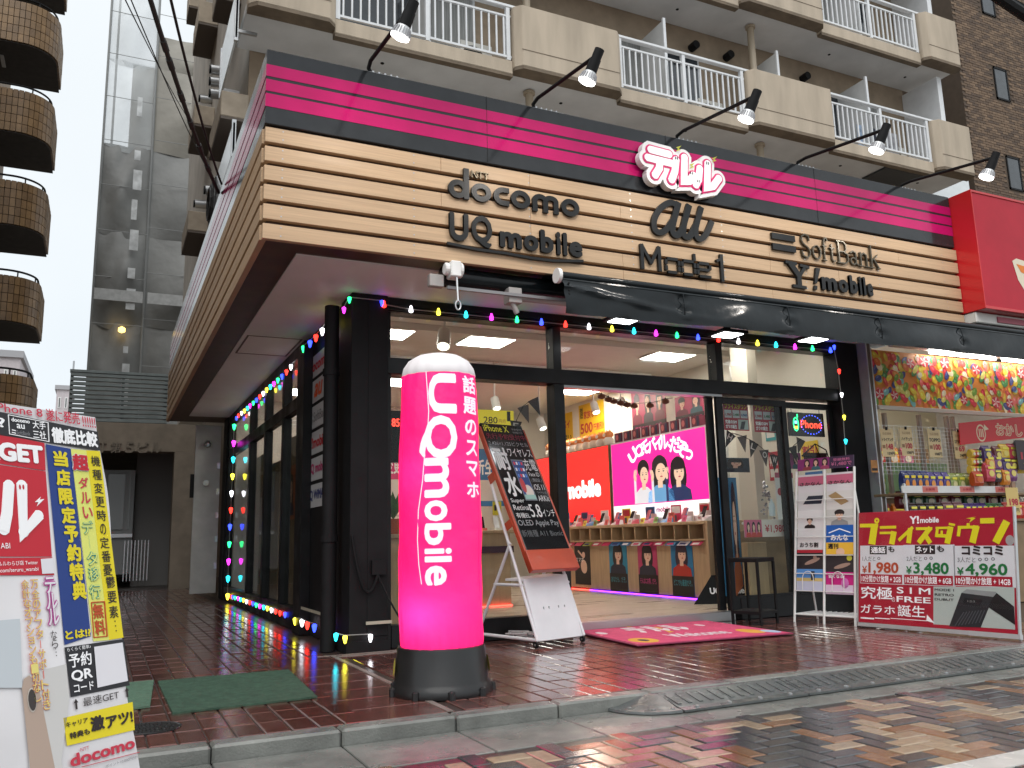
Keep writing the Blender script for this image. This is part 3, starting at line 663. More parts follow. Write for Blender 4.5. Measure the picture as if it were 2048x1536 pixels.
# ================================================================== the phone shop
shop=thing('phone_shop','corner mobile phone shop with pink striped fascia above pale wooden slats','shop',(4.6,7.15,0))
FX0,FX1,FYY,FY1=.92,8.44,6.0,16.0
GLB=M('gloss_charcoal_panel',(.022,.024,.027),.13,var=.15,coat=.12,spec=.35,dirt=.1,bump=.03,bs=3,bdist=.02)
PNK=M('gloss_pink_stripe',(.47,.006,.115),.16,var=.06,dirt=.06,spec=.25,coat=.1,bump=.03,bs=3,bdist=.02)
q=MB(); q.box((FX0,FYY,3.965),(FX1,FYY+.25,4.565),GLB); q.box((FX0,FYY+.25,3.965),(FX0+.25,FY1,4.565),GLB); fa=q.build('fascia_panel',shop,bevel=.004)
for (a,b) in ((4.345,4.44),(4.225,4.32),(4.10,4.205)):
    q=MB(); q.box((FX0-.003,FYY-.003,a),(FX1,FYY-.0005,b),PNK); q.build('pink_stripe',shop)
    q=MB(); q.box((FX0-.003,FYY,a),(FX0-.0005,FY1,b),PNK); q.build('pink_stripe',shop)
r=random.Random(12)
pz=(3.965-3.066)/6
for k in range(6):
    z0=3.066+pz*k; z1=z0+pz-.034
    cuts=[FX0]+sorted(r.sample([2.3,3.1,4.0,4.9,5.7,6.6,7.5],3))+[FX1]
    for a,b in zip(cuts,cuts[1:]):
        q=MB(); q.box((a+.0008,5.985+r.uniform(0,.002),z0),(b-.0008,6.035,z1),TAN); q.build('plank',shop,bevel=.003)
    cuts=[6.035]+sorted(r.sample([8,9.6,11,12.5,14],3))+[FY1]
    for a,b in zip(cuts,cuts[1:]):
        q=MB(); q.box((FX0-.015+r.uniform(0,.002),a+.0008,z0),(FX0+.035,b-.0008,z1),TAN); q.build('plank',shop,bevel=.003)
q=MB()
for k in range(6):
    for x in [1.05+1.02*i for i in range(8)]:
        for dz in (.03,.095): f3=FY(5.984); q.ell(f3,x,3.066+pz*k+dz,.006,.006,0,STEEL,8)
q.build('screws',shop,kind='stuff')
for x in (2.72,4.55,6.4):
    q=MB(); q.box((x-.0015,5.9958,3.966),(x+.0015,5.9968,4.564),BLK2); q.build('panel_joint',shop)
q=MB(); q.box((FX0+.036,6.036,3.08),(FX1,6.10,3.96),BROWN); q.box((FX0+.036,6.10,3.08),(FX0+.10,FY1,3.96),BROWN); q.build('backing_board',shop)
q=MB(); q.box((FX0+.02,6.02,3.078),(FX1,6.29,3.10),BROWN); q.box((FX0+.02,6.29,3.078),(1.24,FY1,3.10),BROWN); q.box((1.24,15.2,3.078),(1.9,FY1,3.10),BROWN); q.build('soffit_border',shop)
SW=M('soffit_white',(.80,.83,.82),.55,var=.04,vs=1.5,dirt=.1)
q=MB(); q.box((1.22,6.27,3.066),(FX1,7.2,3.09),SW); q.box((1.22,7.2,3.066),(1.9,15.2,3.09),SW); sf=q.build('soffit',shop)
h=[zp(*p,3.066) for p in ((473,710),(478,688),(572,690),(560,711))]
q=MB(); 
y0,y1=9.0,9.9
for (a,b,c,d) in ((1.26,y0,1.84,y0+.02),(1.26,y1,1.84,y1+.02),(1.26,y0,1.28,y1),(1.82,y0,1.84,y1)): q.box((a,b,3.062),(c,d,3.0655),M('hatch_line',(.12,.09,.08),.6))
q.build('access_hatch',shop)
q=MB(); q.box((1.0,6.3,4.40),(FX1,13.4,4.45),M('flat_roof',(.45,.45,.44),.5)); q.build('roof',shop)
YG=7.15
# piers and frames
q=MB(); q.box((1.87,7.08,0),(2.20,7.45,3.062),BLK2); q.box((2.02,7.072,.12),(2.2,7.079,2.98),BLK2); pil=q.build('corner_pillar',shop,bevel=.006)
q=MB(); q.box((1.84,7.05,0),(2.21,7.46,.09),BLK2); q.build('plinth',pil)
q=MB(); q.tube([(1.755,7.33,0),(1.755,7.33,2.985)],.065,BLK2,16); o=q.build('drain_pipe',shop,smooth=True)
q=MB(); 
for zz in (.9,2.35): q.lathe((1.755,7.33,zz),[(.075,0),(.075,.06)],BLK2,16)
q.build('pipe_clip',o)
q=MB(); q.box((2.20,7.12,2.935),(8.0,7.30,3.064),BLACK); hd=q.build('header',shop,bevel=.004)
q=MB(); q.box((2.21,7.10,2.99),(7.95,7.118,3.02),BLACK); q.box((2.21,7.09,2.945),(7.95,7.118,2.958),BLACK); q.build('light_rail',hd)
q=MB(); q.box((2.20,7.10,2.36),(7.634,7.28,2.505),BLACK); q.build('transom',shop,bevel=.004)
for x in (3.93,5.93): quick('mullion',shop,(x-.045,7.11,2.506),(x+.045,7.26,2.934),BLACK)
quick('jamb',shop,(2.205,7.13,.0),(2.245,7.29,2.36),BLACK); quick('jamb',shop,(3.885,7.11,.0),(3.995,7.28,2.359),BLACK)
quick('jamb',shop,(2.205,7.13,2.506),(2.24,7.27,2.934),BLACK)
q=MB(); q.box((7.635,7.08,0),(7.98,7.29,3.064),BLK2); q.build('pillar',shop,bevel=.006)
quick('sill',shop,(2.25,7.14,0),(3.884,7.27,.19),BLACK); quick('sill',shop,(6.02,7.14,0),(7.634,7.27,.22),BLACK); quick('threshold',shop,(3.996,7.16,-.005),(5.95,7.26,.092),STEEL)
q=MB(); q.box((4.0,7.13,2.335),(5.95,7.25,2.359),STEEL); q.build('door_track',shop)
def pane(x0,x1,z0,z1,y=7.2,par=shop):
    q=MB(); q.box((x0,y-.004,z0),(x1,y+.004,z1),GLASSR); q.build('glass_pane',par)
for x0,x1 in ((2.242,3.884),(3.976,5.884),(5.976,7.634)): pane(x0,x1,2.507,2.933)
pane(2.246,3.884,.191,2.359)
for nm,(x0,x1,y) in {'a':(5.88,6.86,7.17),'b':(6.78,7.63,7.235)}.items():
    q=MB(); 
    for (a,b,c,d) in ((x0,.1,x0+.085,2.335),(x1-.06,.1,x1,2.335),(x0+.086,.1,x1-.061,.24),(x0+.086,2.27,x1-.061,2.335)): q.box((a,y-.02,b),(c,y+.02,d),BLACK)
    dl=q.build('sliding_door',shop); pane(x0+.086,x1-.061,.241,2.269,y,dl)
q=MB(); q.box((5.80,7.215,.1),(5.885,7.255,2.335),BLACK); q.build('door_stile',shop)
# side elevation (alley)
XS=1.88
q=MB(); q.box((1.90,7.46,0),(1.96,9.05,3.062),BLK2); q.build('wall_panel',shop); quick('jamb',shop,(1.80,8.72,0),(1.9,9.05,2.99),BLACK)
SY0,SY1=9.05,15.1
quick('sill',shop,(1.86,SY0,0),(1.97,SY1,.22),BLACK); quick('header',shop,(1.86,SY0,2.93),(1.97,SY1,3.062),BLACK); quick('transom',shop,(1.87,SY0,2.36),(1.96,SY1,2.50),BLACK)
ms=[SY0+.05]+[xp(px,py,1.88).y for px,py in ((569,795),(533,825),(502,863))]+[SY1-.02]
for y in ms[1:]: quick('mullion',shop,(1.865,y-.06,.221),(1.965,y+.06,2.359),BLACK); quick('mullion',shop,(1.865,y-.06,2.501),(1.965,y+.06,2.929),BLACK)
quick('pillar',shop,(1.84,SY1+.04,0),(1.98,15.6,3.062),BLK2)
for a,b in zip(ms,ms[1:]):
    for z0,z1 in ((.222,2.358),(2.502,2.928)):
        q=MB(); q.box((1.912,a+.061,z0),(1.918,b-.061,z1),GLASSR); q.build('glass_pane',shop)
# interior shell
WALL=M('interior_wall',(.74,.69,.61),.7,var=.03); CEIL=M('interior_ceiling',(.76,.72,.66),.75,var=.03); FLR=M('shop_floor',(.42,.36,.27),.35,var=.1,vs=3,rvar=.1,stretch=(.4,2,1))
q=MB(); q.box((1.97,7.26,.0),(7.95,15.2,.088),FLR); q.build('floor',shop)
q=MB(); q.box((1.97,7.26,3.35),(7.97,15.2,3.395),CEIL); ceil=q.build('ceiling',shop)
quick('interior_wall',shop,(1.97,15.0,.088),(7.97,15.15,3.35),WALL,bevel=0); quick('interior_wall',shop,(7.93,7.295,.088),(7.985,15.0,3.35),WALL,bevel=0)
quick('bulkhead',shop,(2.0,7.31,3.065),(7.92,7.4,3.35),WALL,bevel=0); quick('bulkhead',shop,(1.98,7.4,3.065),(2.05,15,3.35),WALL,bevel=0)
quick('interior_wall',shop,(1.962,7.46,.088),(2.02,9.05,3.064),WALL,bevel=0)
for yy in (9.0,11.0): quick('ceiling_beam',shop,(2.06,yy-.04,3.27),(7.92,yy+.04,3.349),CEIL)
# ceiling panels
LP=emi('ceiling_panel_light',(1,.95,.87),15)
def cpanel(x,y,label,s=.3):
    t=thing('ceiling_light',label,'ceiling light',(x,y,3.349),'square ceiling lights in the phone shop')
    q=MB(); q.box((x-s-.02,y-s-.02,3.325),(x+s+.02,y+s+.02,3.348),WHITE); q.build('frame',t)
    for i in range(2):
        for j in range(2):
            q=MB(); q.box((x-s+.005+i*s,y-s+.005+j*s,3.318),(x-.005+i*s,y-.005+j*s,3.3245),LP); q.build('diffuser',t)
p1=zp(975,683,3.32); p2=zp(1340,713,3.32); p3=zp(1160,784,3.32); p4=zp(795,766,3.32)
for p,l in ((p1,'square ceiling light behind the left transom window'),(p2,'square ceiling light behind the middle transom window'),(p3,'ceiling light seen at the top left of the open doorway'),(p4,'ceiling light seen just left of the inflatable sign top')): cpanel(p.x,p.y,l)
for x,y,l in ((7.0,12.2,'ceiling light hidden deep in the shop above the red light box'),(2.9,9.4,'ceiling light near the side window of the shop'),(2.9,13.8,'ceiling light at the back left of the shop'),(6.8,8.0,'ceiling light above the shop door leaves')): cpanel(x,y,l)
# track spots
def spot(px,py,label,Y,dx=0,s=1):
    p=yp(px,py,Y); t=thing('track_spotlight',label,'spotlight',tuple(p),'white track spotlights in the phone shop')
    sg=M('spot_white',(.6,.58,.54),.4)
    q=MB(); q.tube([p,p+Vector((dx*.1,-.07,-.15))*s],[.055*s,.06*s],sg,14); o=q.build('lamp_body',t,smooth=True)
    q=MB(); e=p+Vector((dx*.1,-.07,-.15))*s; d=Vector((dx*.1,-.07,-.15)).normalized(); q.tube([e+d*.001,e+d*.006],.05*s,emi('spot_glow',(1,.9,.75),4.0),14); q.build('lens',t)
    q=MB(); q.tube([p+Vector((0,0,.02)),(p.x,p.y,3.32)],.012,sg,6); q.build('stem',t)
spot(889,663,'white track spotlight in the left transom window beside the ceiling light',8.6,-.4,1.3)
spot(1468,733,'white track spotlight in the right transom window',8.6,-.4,1.2)
spot(989,797,'white track spotlight above the bunting left of the doorway',10.5,0,1)
spot(1079,838,'small white track spotlight beside the dark pennants',11.0,.2,1); spot(1187,806,'white track spotlight in front of the yellow discount poster',10.6,0,1); spot(1241,797,'white track spotlight behind the pumpkin garland',11.5,.3,1)
q=MB(); q.box((2.2,8.55,3.30),(7.5,8.60,3.335),WHITE); q.build('lighting_track',shop); q=MB(); q.box((2.2,10.6,3.29),(7.5,10.65,3.325),WHITE); q.build('lighting_track',shop)
# ------------------------------------------------------------------ raised lettering on the slats
LET=M('black_raised_letters',(.009,.010,.011),.35,var=.2,spec=.3)
F=FY(5.985)
def sign(name,label):
    t=thing(name,label,'sign',(0,5.985,3.1)); return t
def wb(x0,y0,x1,y1): return F.bx(x0,y0,x1,y1)
TH=(.002,.028)
# rounded lettering, each letter placed by its own box
zc=lambda x,y:(x/3.151+850,y/3.15+280)
t=sign('shop_sign','thick raised black lettering with tiny brass letters above, upper left of the slats')
tk=.046
def cbox(x0,x1,y0,y1):
    a=F.uv(*zc(x0,(y0+y1)/2)); b=F.uv(*zc(x1,(y0+y1)/2)); c=F.uv(*zc((x0+x1)/2,y0)); d=F.uv(*zc((x0+x1)/2,y1)); return (a[0]+b[0])/2,(c[1]+d[1])/2,(b[0]-a[0])/2,abs(c[1]-d[1])/2
for kind,x0,x1,y0,y1 in (('d',140,262,250,378),('o',285,410,275,402),('c',425,545,298,428),('o',535,655,318,445),('m',670,832,340,478),('o',850,963,370,496)):
    cx,cy,ru,rv=cbox(x0,x1,y0,y1); rv=.079; q=MB(); zb_=cy-rv; hh=2*rv
    if kind in 'do': q.ring(F,cx,cy,ru,rv,tk,*TH,LET,seg=30,tv=tk*.95)
    if kind=='d': q.prism(F,[(cx+ru-tk*.75,zb_),(cx+ru+tk*.25,zb_),(cx+ru+tk*.25,zb_+.265),(cx+ru-tk*.75,zb_+.265)],TH[0],TH[1]+.001,LET)
    if kind=='c':
        q.ring(F,cx,cy,ru,rv,tk,*TH,LET,90,270,16,tv=tk*.95)
        for v in (cy-rv,cy+rv-tk*.95): q.prism(F,[(cx-.001,v),(cx+ru*.62,v),(cx+ru*.62,v+tk*.95),(cx-.001,v+tk*.95)],TH[0],TH[1]+.0004,LET)
    if kind=='m':
        x=cx-ru; w_=2*ru; st=(w_-tk)/2
        for k in range(3): q.prism(F,[(x+k*st,zb_),(x+k*st+tk,zb_),(x+k*st+tk,zb_+hh*.66),(x+k*st,zb_+hh*.66)],*TH,LET)
        for k in range(2): q.ring(F,x+tk/2+st/2+k*st,zb_+hh*.66-.0005,st/2+tk/2,hh*.34,tk,TH[0],TH[1]+.0006*(k+1),LET,0,180,14,tv=tk*.9)
    q.build('letter',t)
b0=F.uv(*zc(288,250)); b1=F.uv(*zc(395,225)); q=MB(); q.text(F,'NTT',(b0[0],b0[1]+.01,b1[0],b0[1]+.075),.002,M('brass_letters',(.10,.08,.05),.35,.5),0,th=.02); q.build('brass_letters',t)
# au (script)
t=sign('shop_sign','raised black two letter script lettering, upper middle of the slats')
x0=yp(1297,440,5.985).x; x1=yp(1420,460,5.985).x; z0=3.57; h=.32; W=x1-x0
sh=lambda x,y:(x0+W*(x*.80+.12*y),z0+h*y)
q=MB(); e=.055
pts=[(.42,.93),(.28,.98),(.12,.78),(.03,.42),(.06,.12),(.16,.02),(.28,.12),(.38,.42)]
q.curve(F,[sh(*p) for p in pts],e*1.05,*TH,LET); q.curve(F,[sh(*p) for p in ((.44,1.0),(.405,.4),(.42,.12),(.49,.02),(.56,.08),(.62,.3))],e*1.15,TH[0],TH[1]+.001,LET); q.build('letter',t)
q=MB(); q.curve(F,[sh(*p) for p in ((.66,.98),(.62,.4),(.635,.12),(.71,.02),(.79,.10),(.86,.4))],e*1.15,*TH,LET); q.curve(F,[sh(*p) for p in ((.91,.98),(.87,.4),(.89,.14),(.96,.02),(1.05,.08),(1.12,.3),(1.17,.6))],e*1.05,TH[0],TH[1]+.001,LET); q.build('letter',t)
# SoftBank
t=sign('shop_sign','raised black double bar mark with thin serif lettering, upper right of the slats')
zs0=3.585
a=yp(1540,470,5.985).x; b=yp(1586,478,5.985).x
for zz in (zs0+.005,zs0+.115): q=MB(); q.prism(F,[(a,zz),(b,zz),(b,zz+.062),(a,zz+.062)],*TH,LET); q.build('bar',t)
SBM=M('bronze_letters',(.085,.075,.055),.25,.5)
def serif(ch,x,w,z,h):
    q=MB(); T,T2=.016,.008
    def S(p,wd=T): q.stroke(F,[(x+w*a,z+h*b) for a,b in p],wd,*TH,SBM)
    def sf(a,b,l=.22): S([(a-l,b),(a+l,b)],T2)
    if ch=='S': S([(.85,.75),(.82,.93),(.5,1),(.18,.9),(.12,.72),(.3,.57),(.7,.44),(.88,.27),(.8,.08),(.5,0),(.18,.06),(.1,.27)],T*.8)
    if ch=='o': q.ring(F,x+w*.5,z+h*.5,w*.5,h*.5,T,*TH,SBM,tv=T2)
    if ch=='f': S([(.35,0),(.35,.8),(.5,.97),(.8,.98),(.92,.88)],T*.8); S([(.05,.63),(.75,.63)],T2); sf(.35,0,.3)
    if ch=='t': S([(.4,.9),(.4,.12),(.6,.01),(.9,.06)],T*.8); S([(.05,.7),(.85,.7)],T2)
    if ch=='B': S([(.18,0),(.18,1)]); S([(.02,1),(.6,1),(.8,.9),(.8,.62),(.6,.53),(.2,.53)],T*.6); S([(.6,.53),(.9,.43),(.92,.12),(.65,0),(.02,0)],T*.75)
    if ch=='a': q.ring(F,x+w*.42,z+h*.27,w*.38,h*.28,T*.8,*TH,SBM); S([(.12,.85),(.4,1),(.72,.9),(.76,.7),(.76,.12),(.98,.02)],T*.8)
    if ch=='n': S([(.2,0),(.2,1)]); S([(.2,.75),(.5,.98),(.78,.85),(.8,0)],T*.8); sf(.2,0); sf(.8,0)
    if ch=='k': S([(.2,0),(.2,1)]); S([(.2,.3),(.8,.62)],T2); S([(.4,.42),(.85,.02)],T*.9); sf(.2,0); sf(.85,0,.15)
    q.build('letter',t)
x0=yp(1597,490,5.985).x; x1=yp(1754,510,5.985).x; W=x1-x0
cx=x0
for ch,w,h in (('S',.14,.24),('o',.12,.145),('f',.085,.24),('t',.09,.2),('B',.165,.23),('a',.115,.145),('n',.14,.145),('k',.15,.24)):
    k=W/1.085; serif(ch,cx,w*k,zs0-.025,h); cx+=(w+.012)*k
# UQ mobile
t=sign('shop_sign','raised black lettering with a long swoosh under it, lower left of the slats')
z0=3.235
def blk(px0,px1,z0_,z1_,ch,bold=.035): 
    a=yp(px0,480,5.985).x; b=yp(px1,490,5.985).x; q=MB(); q.text(F,ch,(a,z0_,b,z1_),TH[0],LET,bold,th=TH[1]); q.build('letter',t)
blk(897,935,z0,z0+.235,'U',.035); blk(941,982,z0-.03,z0+.24,'Q',.03)
for ch,a,b,hh in (('m',997,1041,.135),('o',1045,1074,.135),('b',1078,1104,.20),('i',1110,1118,.20),('l',1123,1131,.20),('e',1135,1161,.135)): blk(a,b,z0,z0+hh,ch,.045)
q=MB(); xa=yp(893,480,5.985).x; xb=yp(1163,520,5.985).x
P=[(xa+.0,z0-.03),(xa+.25,z0-.05),(xa+.5,z0-.05),(xa+.75,z0-.062),(xa+.95,z0-.06),(xb,z0-.028)]
q.stroke(F,P,.022,*TH,LET); q.build('swoosh',t)
# Mode 1
t=sign('shop_sign','raised black pixel style lettering ending in a 1, lower middle of the slats')
z0=3.215; a=yp(1279,540,5.985).x; b=yp(1447,560,5.985).x; W=b-a; T=.03
def seg(pts,w=T): q.stroke(F,[(a+W*x,z0+y) for x,y in pts],w,*TH,LET)
q=MB(); seg([(.02,-.0),(.02,.22)],.034); seg([(.02,.22),(.12,.06)]); seg([(.12,.06),(.22,.22)]); seg([(.22,.22),(.22,0)],.034); q.build('letter',t)
for cx,kind in ((.295,'o'),(.485,'d'),(.672,'e')):
    q=MB(); x2=cx+.15
    seg([(cx+.02,.125),(x2-.02,.125)],.027); seg([(cx,.11),(cx,.075)],.027); seg([(cx,.055),(cx,.02)],.027); seg([(cx+.02,0),(x2-.035,0)],.027)
    if kind!='e': seg([(x2,.11),(x2,.075)],.027); seg([(x2,.055),(x2,.02)],.027)
    else: seg([(x2,.11),(x2,.075)],.027); seg([(cx+.02,.065),(x2-.02,.065)],.027); seg([(x2-.03,0),(x2,.0)],.027)
    if kind=='d': seg([(x2,.14),(x2,.2)],.027)
    q.build('letter',t)
q=MB(); seg([(.97,-.02),(.97,.235)],.034); seg([(.91,.17),(.97,.2)],.027); q.build('letter',t)
# Y!mobile
t=sign('shop_sign','raised black serif Y and slanted mark with small letters, lower right of the slats')
z0=3.25
a=yp(1571,560,5.985).x; b=yp(1617,570,5.985).x; W=b-a
q=MB(); S=lambda p,w: q.stroke(F,[(a+W*x,z0+y) for x,y in p],w,*TH,LET)
S([(.0,.23),(.45,.225)],.03); S([(.2,.22),(.52,.11)],.06); S([(.62,.215),(1.0,.205)],.028); S([(.82,.2),(.55,.1)],.035); S([(.53,.11),(.53,.0)],.055); S([(.25,-.005),(.8,-.008)],.03); q.build('letter',t)
q=MB(); c=yp(1626,575,5.985).x; q.prism(F,[(c-.0,z0+.05),(c+.03,z0+.05),(c+.095,z0+.215),(c+.035,z0+.215)],*TH,LET); q.prism(F,[(c-.015,z0-.015),(c+.025,z0-.015),(c+.035,z0+.025),(c-.003,z0+.025)],*TH,LET); q.build('mark',t)
for ch,x0_,x1_,hh in (('m',1641,1672,.135),('o',1675,1694,.135),('b',1697,1713,.195),('i',1716,1721,.195),('l',1724,1729,.195),('e',1732,1743,.135)):
    p0=yp(x0_,585,5.985).x; p1=yp(x1_,595,5.985).x; q=MB(); q.text(F,ch,(p0,z0-.005,p1,z0+hh-.005),TH[0],LET,.045,th=TH[1]); q.build('letter',t)
# teruru cut-out sign: white board with pink keyline and white katakana
F2=FY(5.90); t=sign('shop_sign','white cut-out sign with rounded pink-lined katakana over the pink stripes')
WB=M('sign_white',(.80,.80,.80),.3); KP=PR('keyline_pink',214,32,110); KW=PR('kana_white',250,250,252,1)
a=F2.uv(1284,330)[0]; b=F2.uv(1444,350)[0]; W=b-a; zc0=4.03; hh=.36
K=lambda x,y:F2.uv(*zc(x,y))
strokes=[[(1420,62),(1535,92)],[(1402,112),(1548,148)],[(1478,135),(1474,180),(1448,222)],
         [(1580,128),(1572,200),(1552,252)],[(1632,112),(1630,262),(1662,262),(1688,225)],
         [(1728,182),(1722,250),(1704,284)],[(1778,152),(1775,300),(1812,294),(1848,245)]]
def sk(pts,w,n0,n1,m,q,seg=20):
    P=[K(*p) for p in pts]
    q.stroke(F2,P,w,n0,n1,m)
    for i,(x,y) in enumerate(P): q.prism(F2,[(x+w/2*math.cos(2*math.pi*k/seg),y+w/2*math.sin(2*math.pi*k/seg)) for k in range(seg)],n0,n1+.0017+.0002*i,m)
q=MB()
for i,s in enumerate(strokes): sk(s,.172,-.07,-.006+.0002*i,WB,q)
fix(q.build('board',t))
q=MB()
for i,s in enumerate(strokes): sk(s,.104,-.004,.0005+.0003*i,KP,q)
fix(q.build('keyline',t))
q=MB()
for i,s in enumerate(strokes): sk(s,.072,.003,.0075+.0003*i,KW,q)
for (x,y) in ((1580,118),(1675,212),(1775,150),(1716,262)):
    c=K(x,y)
    for dx in (-.011,.011): q.ell(F2,c[0]+dx,c[1],.006,.016,.014,PR('ink',40,28,28),8)
for (x,y) in ((1590,60),(1675,168),(1815,128)):
    c=K(x,y); q.poly(F2,[(c[0]-.03,c[1]-.03),(c[0]+.03,c[1]-.005),(c[0]+.005,c[1]+.005),(c[0]+.04,c[1]+.04),(c[0]-.025,c[1]+.01),(c[0]+.0,c[1]+.0)],.0145,PR('bolt_yellow',190,190,60))
q.build('lettering',t)
# ------------------------------------------------------------------ fascia spot lamps
LB=emi('lamp_bulb_white',(1,.98,.94),6.0); RIB=M('lamp_rib',(.7,.71,.72),.3,.3)
def flamp(x,label):
    t=thing('sign_lamp',label,'lamp',(x,6.06,4.57),'sign lamps on arms above the fascia')
    q=MB(); q.tube([(x+.30,6.10,4.585),(x+.06,6.08,4.60),(x+.02,6.03,4.605),(x,5.9,4.595),(x,4.95,4.455)],.016,BLK2,8); q.build('arm',t,smooth=True)
    q=MB(); q.box((x-.02,6.02,4.566),(x+.33,6.14,4.576),STEEL)
    for k in range(5): q.box((x+.06+.05*k,6.06,4.577),(x+.075+.05*k,6.13,4.612),STEEL)
    q.build('clamp',t)
    top=Vector((x+.022,4.93,4.50)); d=Vector((-.08,.10,-.26)).normalized(); S=.74
    q=MB(); q.tube([top,top+d*.11*S],.052*S,BLK2,14); q.tube([top+d*.108*S,top+d*.24*S],[.058*S,.062*S],BLK2,14); hd=q.build('lamp_head',t,smooth=True)
    q=MB(); q.tube([top+d*.241*S,top+d*.265*S,top+d*.34*S],[.055*S,.068*S,.088*S],RIB,18); s=q.build('bulb_body',t,smooth=True)
    q=MB(); a_=d.orthogonal().normalized(); b_=d.cross(a_)
    for k in range(18):
        an=2*math.pi*k/18; e=a_*math.cos(an)+b_*math.sin(an); s1=top+d*.265*S+e*.069*S; s2=top+d*.335*S+e*.089*S; w_=d.cross(e)*.003
        q.hexa([s1-w_-e*.004,s1+w_-e*.004,s2+w_-e*.004,s2-w_-e*.004,s1-w_+e*.007,s1+w_+e*.007,s2+w_+e*.007,s2-w_+e*.007],M('rib_grey',(.4,.4,.42),.4))
    q.build('cooling_rib',s)
    sl_=bpy.data.lights.new('lamp_beam','SPOT'); sl_.energy=23; sl_.spot_size=R(125); sl_.spot_blend=.8; sl_.shadow_soft_size=.06; sl_.color=(1,.92,.84); lo=bpy.data.objects.new('lamp_beam',sl_); COL.objects.link(lo); lo.parent=t; lo.location=top+d*.40*S-Vector(t.location); lo.rotation_euler=(Vector((0,1,-.75))).to_track_quat('-Z','Y').to_euler()
    q=MB(); q.tube([top+d*.341*S,top+d*.36*S,top+d*.375*S],[.090*S,.086*S,.05*S],LB,18); q.build('lens',t,smooth=True)
for x,l in ((1.69,'sign lamp on a black arm, first from the corner of the fascia'),(3.16,'sign lamp on a black arm second from the corner of the fascia'),(4.69,'sign lamp on a black arm above the white cut-out katakana sign'),(6.20,'sign lamp on a black arm above the double bar mark'),(7.71,'sign lamp on a black arm beside the red sign box')): flamp(x,l)
# ------------------------------------------------------------------ awning
aw=thing('awning','retracted black vinyl awning with wet valance over shop front and sweet shop','awning',(6,5.9,3.0))
VN=M('black_vinyl',(.009,.012,.014),.15,var=.2,dirt=.15,rvar=.07,spec=.28,bump=.15,bs=9,bdist=.02)
AX0,AX1=3.22,12.0
q=MB(); q.tube([(2.36,6.16,2.99),(AX0+.3,6.16,2.985),(AX1,6.16,2.985)],.085,VN,14); q.build('roller',aw,smooth=True)
q=MB(); q.box((2.36,6.02,2.85),(AX1,6.045,2.875),M('bar_grey',(.22,.22,.23),.4)); q.build('support_bar',aw)
q=MB(); n=60; vs=[]
for i in range(n+1):
    x=AX0+(AX1-AX0)*i/n
    for (y,z) in ((6.16,3.052),(5.95,3.035-.006*math.sin(i*.8)),(5.77,3.0)): vs.append((x,y,z))
q.add(vs,[(i*3+k,(i+1)*3+k,(i+1)*3+k+1,i*3+k+1) for i in range(n) for k in range(2)],VN); q.build('canopy',aw,smooth=True)
q=MB(); q.tube([(AX0,5.74,2.975),(AX1,5.74,2.975)],.033,VN,12); q.tube([(AX0,5.715,2.93),(AX1,5.715,2.93)],.018,VN,8); q.build('front_bar',aw,smooth=True)
q=MB(); q.tube([(AX0-.03,5.745,2.97),(AX0,5.745,2.97)],.062,WHITE,16); q.build('end_cap',aw,smooth=True)
q=MB(); nx,nz=220,14; vs=[]
seams=[AX0+1.18*k for k in range(1,8)]
for i in range(nx+1):
    x=AX0+(AX1-AX0)*i/nx
    ds=min(abs(x-s) for s in seams); pu=.018*math.exp(-(ds/.05)**2)
    for j in range(nz+1):
        v=j/nz; z=2.925-.275*v-.012*math.exp(-((x-AX0-.2)/.5)**2)*v
        k=(x-AX0); fold=.03*math.exp(-((v-.18-.42*k)/.10)**2)*(1 if k<1.6 else 0)*max(0,1-k/1.7)
        wv=.010*math.sin(5.3*x+1.3*v)+.008*math.sin(11*x+6*v)+.075*math.sin(math.pi*v*.68)*(.65+.35*math.sin(2.66*x+.8*v))
        y=5.70-wv*v**.5-fold+pu*math.sin(math.pi*v)*(1+math.sin(14*v))
        vs.append((x,y,z))
q.add(vs,[(i*(nz+1)+j,i*(nz+1)+j+1,(i+1)*(nz+1)+j+1,(i+1)*(nz+1)+j) for i in range(nx) for j in range(nz)],VN); va=q.build('valance',aw,smooth=True)
q=MB()
for s in seams:
    if s<AX1-.2: q.tube([(s,5.69,2.925),(s-.01,5.66,2.79),(s,5.69,2.655)],.006,VN,5)
q.build('seam',va)
q=MB(); 
for k in range(8): q.lathe((AX0+.045,5.675,2.89-.03*k),[(.009,0),(.009,.012)],BLK2,8)
q.build('eyelet',va)
gx=yp(907,560,6.02).x
q=MB(); q.box((gx-.05,5.93,2.93),(gx+.035,6.05,3.06),WHITE); q.tube([(gx-.09,5.99,3.0),(gx-.05,5.99,3.0)],.05,WHITE,12); q.tube([(gx+.035,5.99,3.0),(gx+.06,5.99,3.0)],.062,WHITE,14); gb=q.build('gearbox',aw,bevel=.008)
q=MB(); q.tube([(gx,5.95,2.93),(gx,5.93,2.73)],.008,ALU,6); q.tube([(gx+.022*math.cos(a*.55),5.93,2.695+.038*math.sin(a*.55)) for a in range(13)],.006,ALU,6); q.build('crank_eye',gb)
q=MB(); q.box((gx-.2,6.02,2.86),(gx-.08,6.08,2.96),M('bracket_grey',(.35,.33,.32),.4)); 
bx=yp(1025,590,6.1).x; q.box((bx-.06,6.04,2.80),(bx+.06,6.15,2.93),MATS['bracket_grey']); q.tube([(bx-.02,6.08,2.82),(bx+.03,6.08,2.72)],.025,MATS['bracket_grey'],8); q.build('bracket',aw,bevel=.005)
q=MB(); q.tube([(bx,6.1,2.86),(bx+.9,6.0,2.83),(bx+1.9,5.85,2.9)],.028,MATS['bracket_grey'],8); q.build('folding_arm',aw)
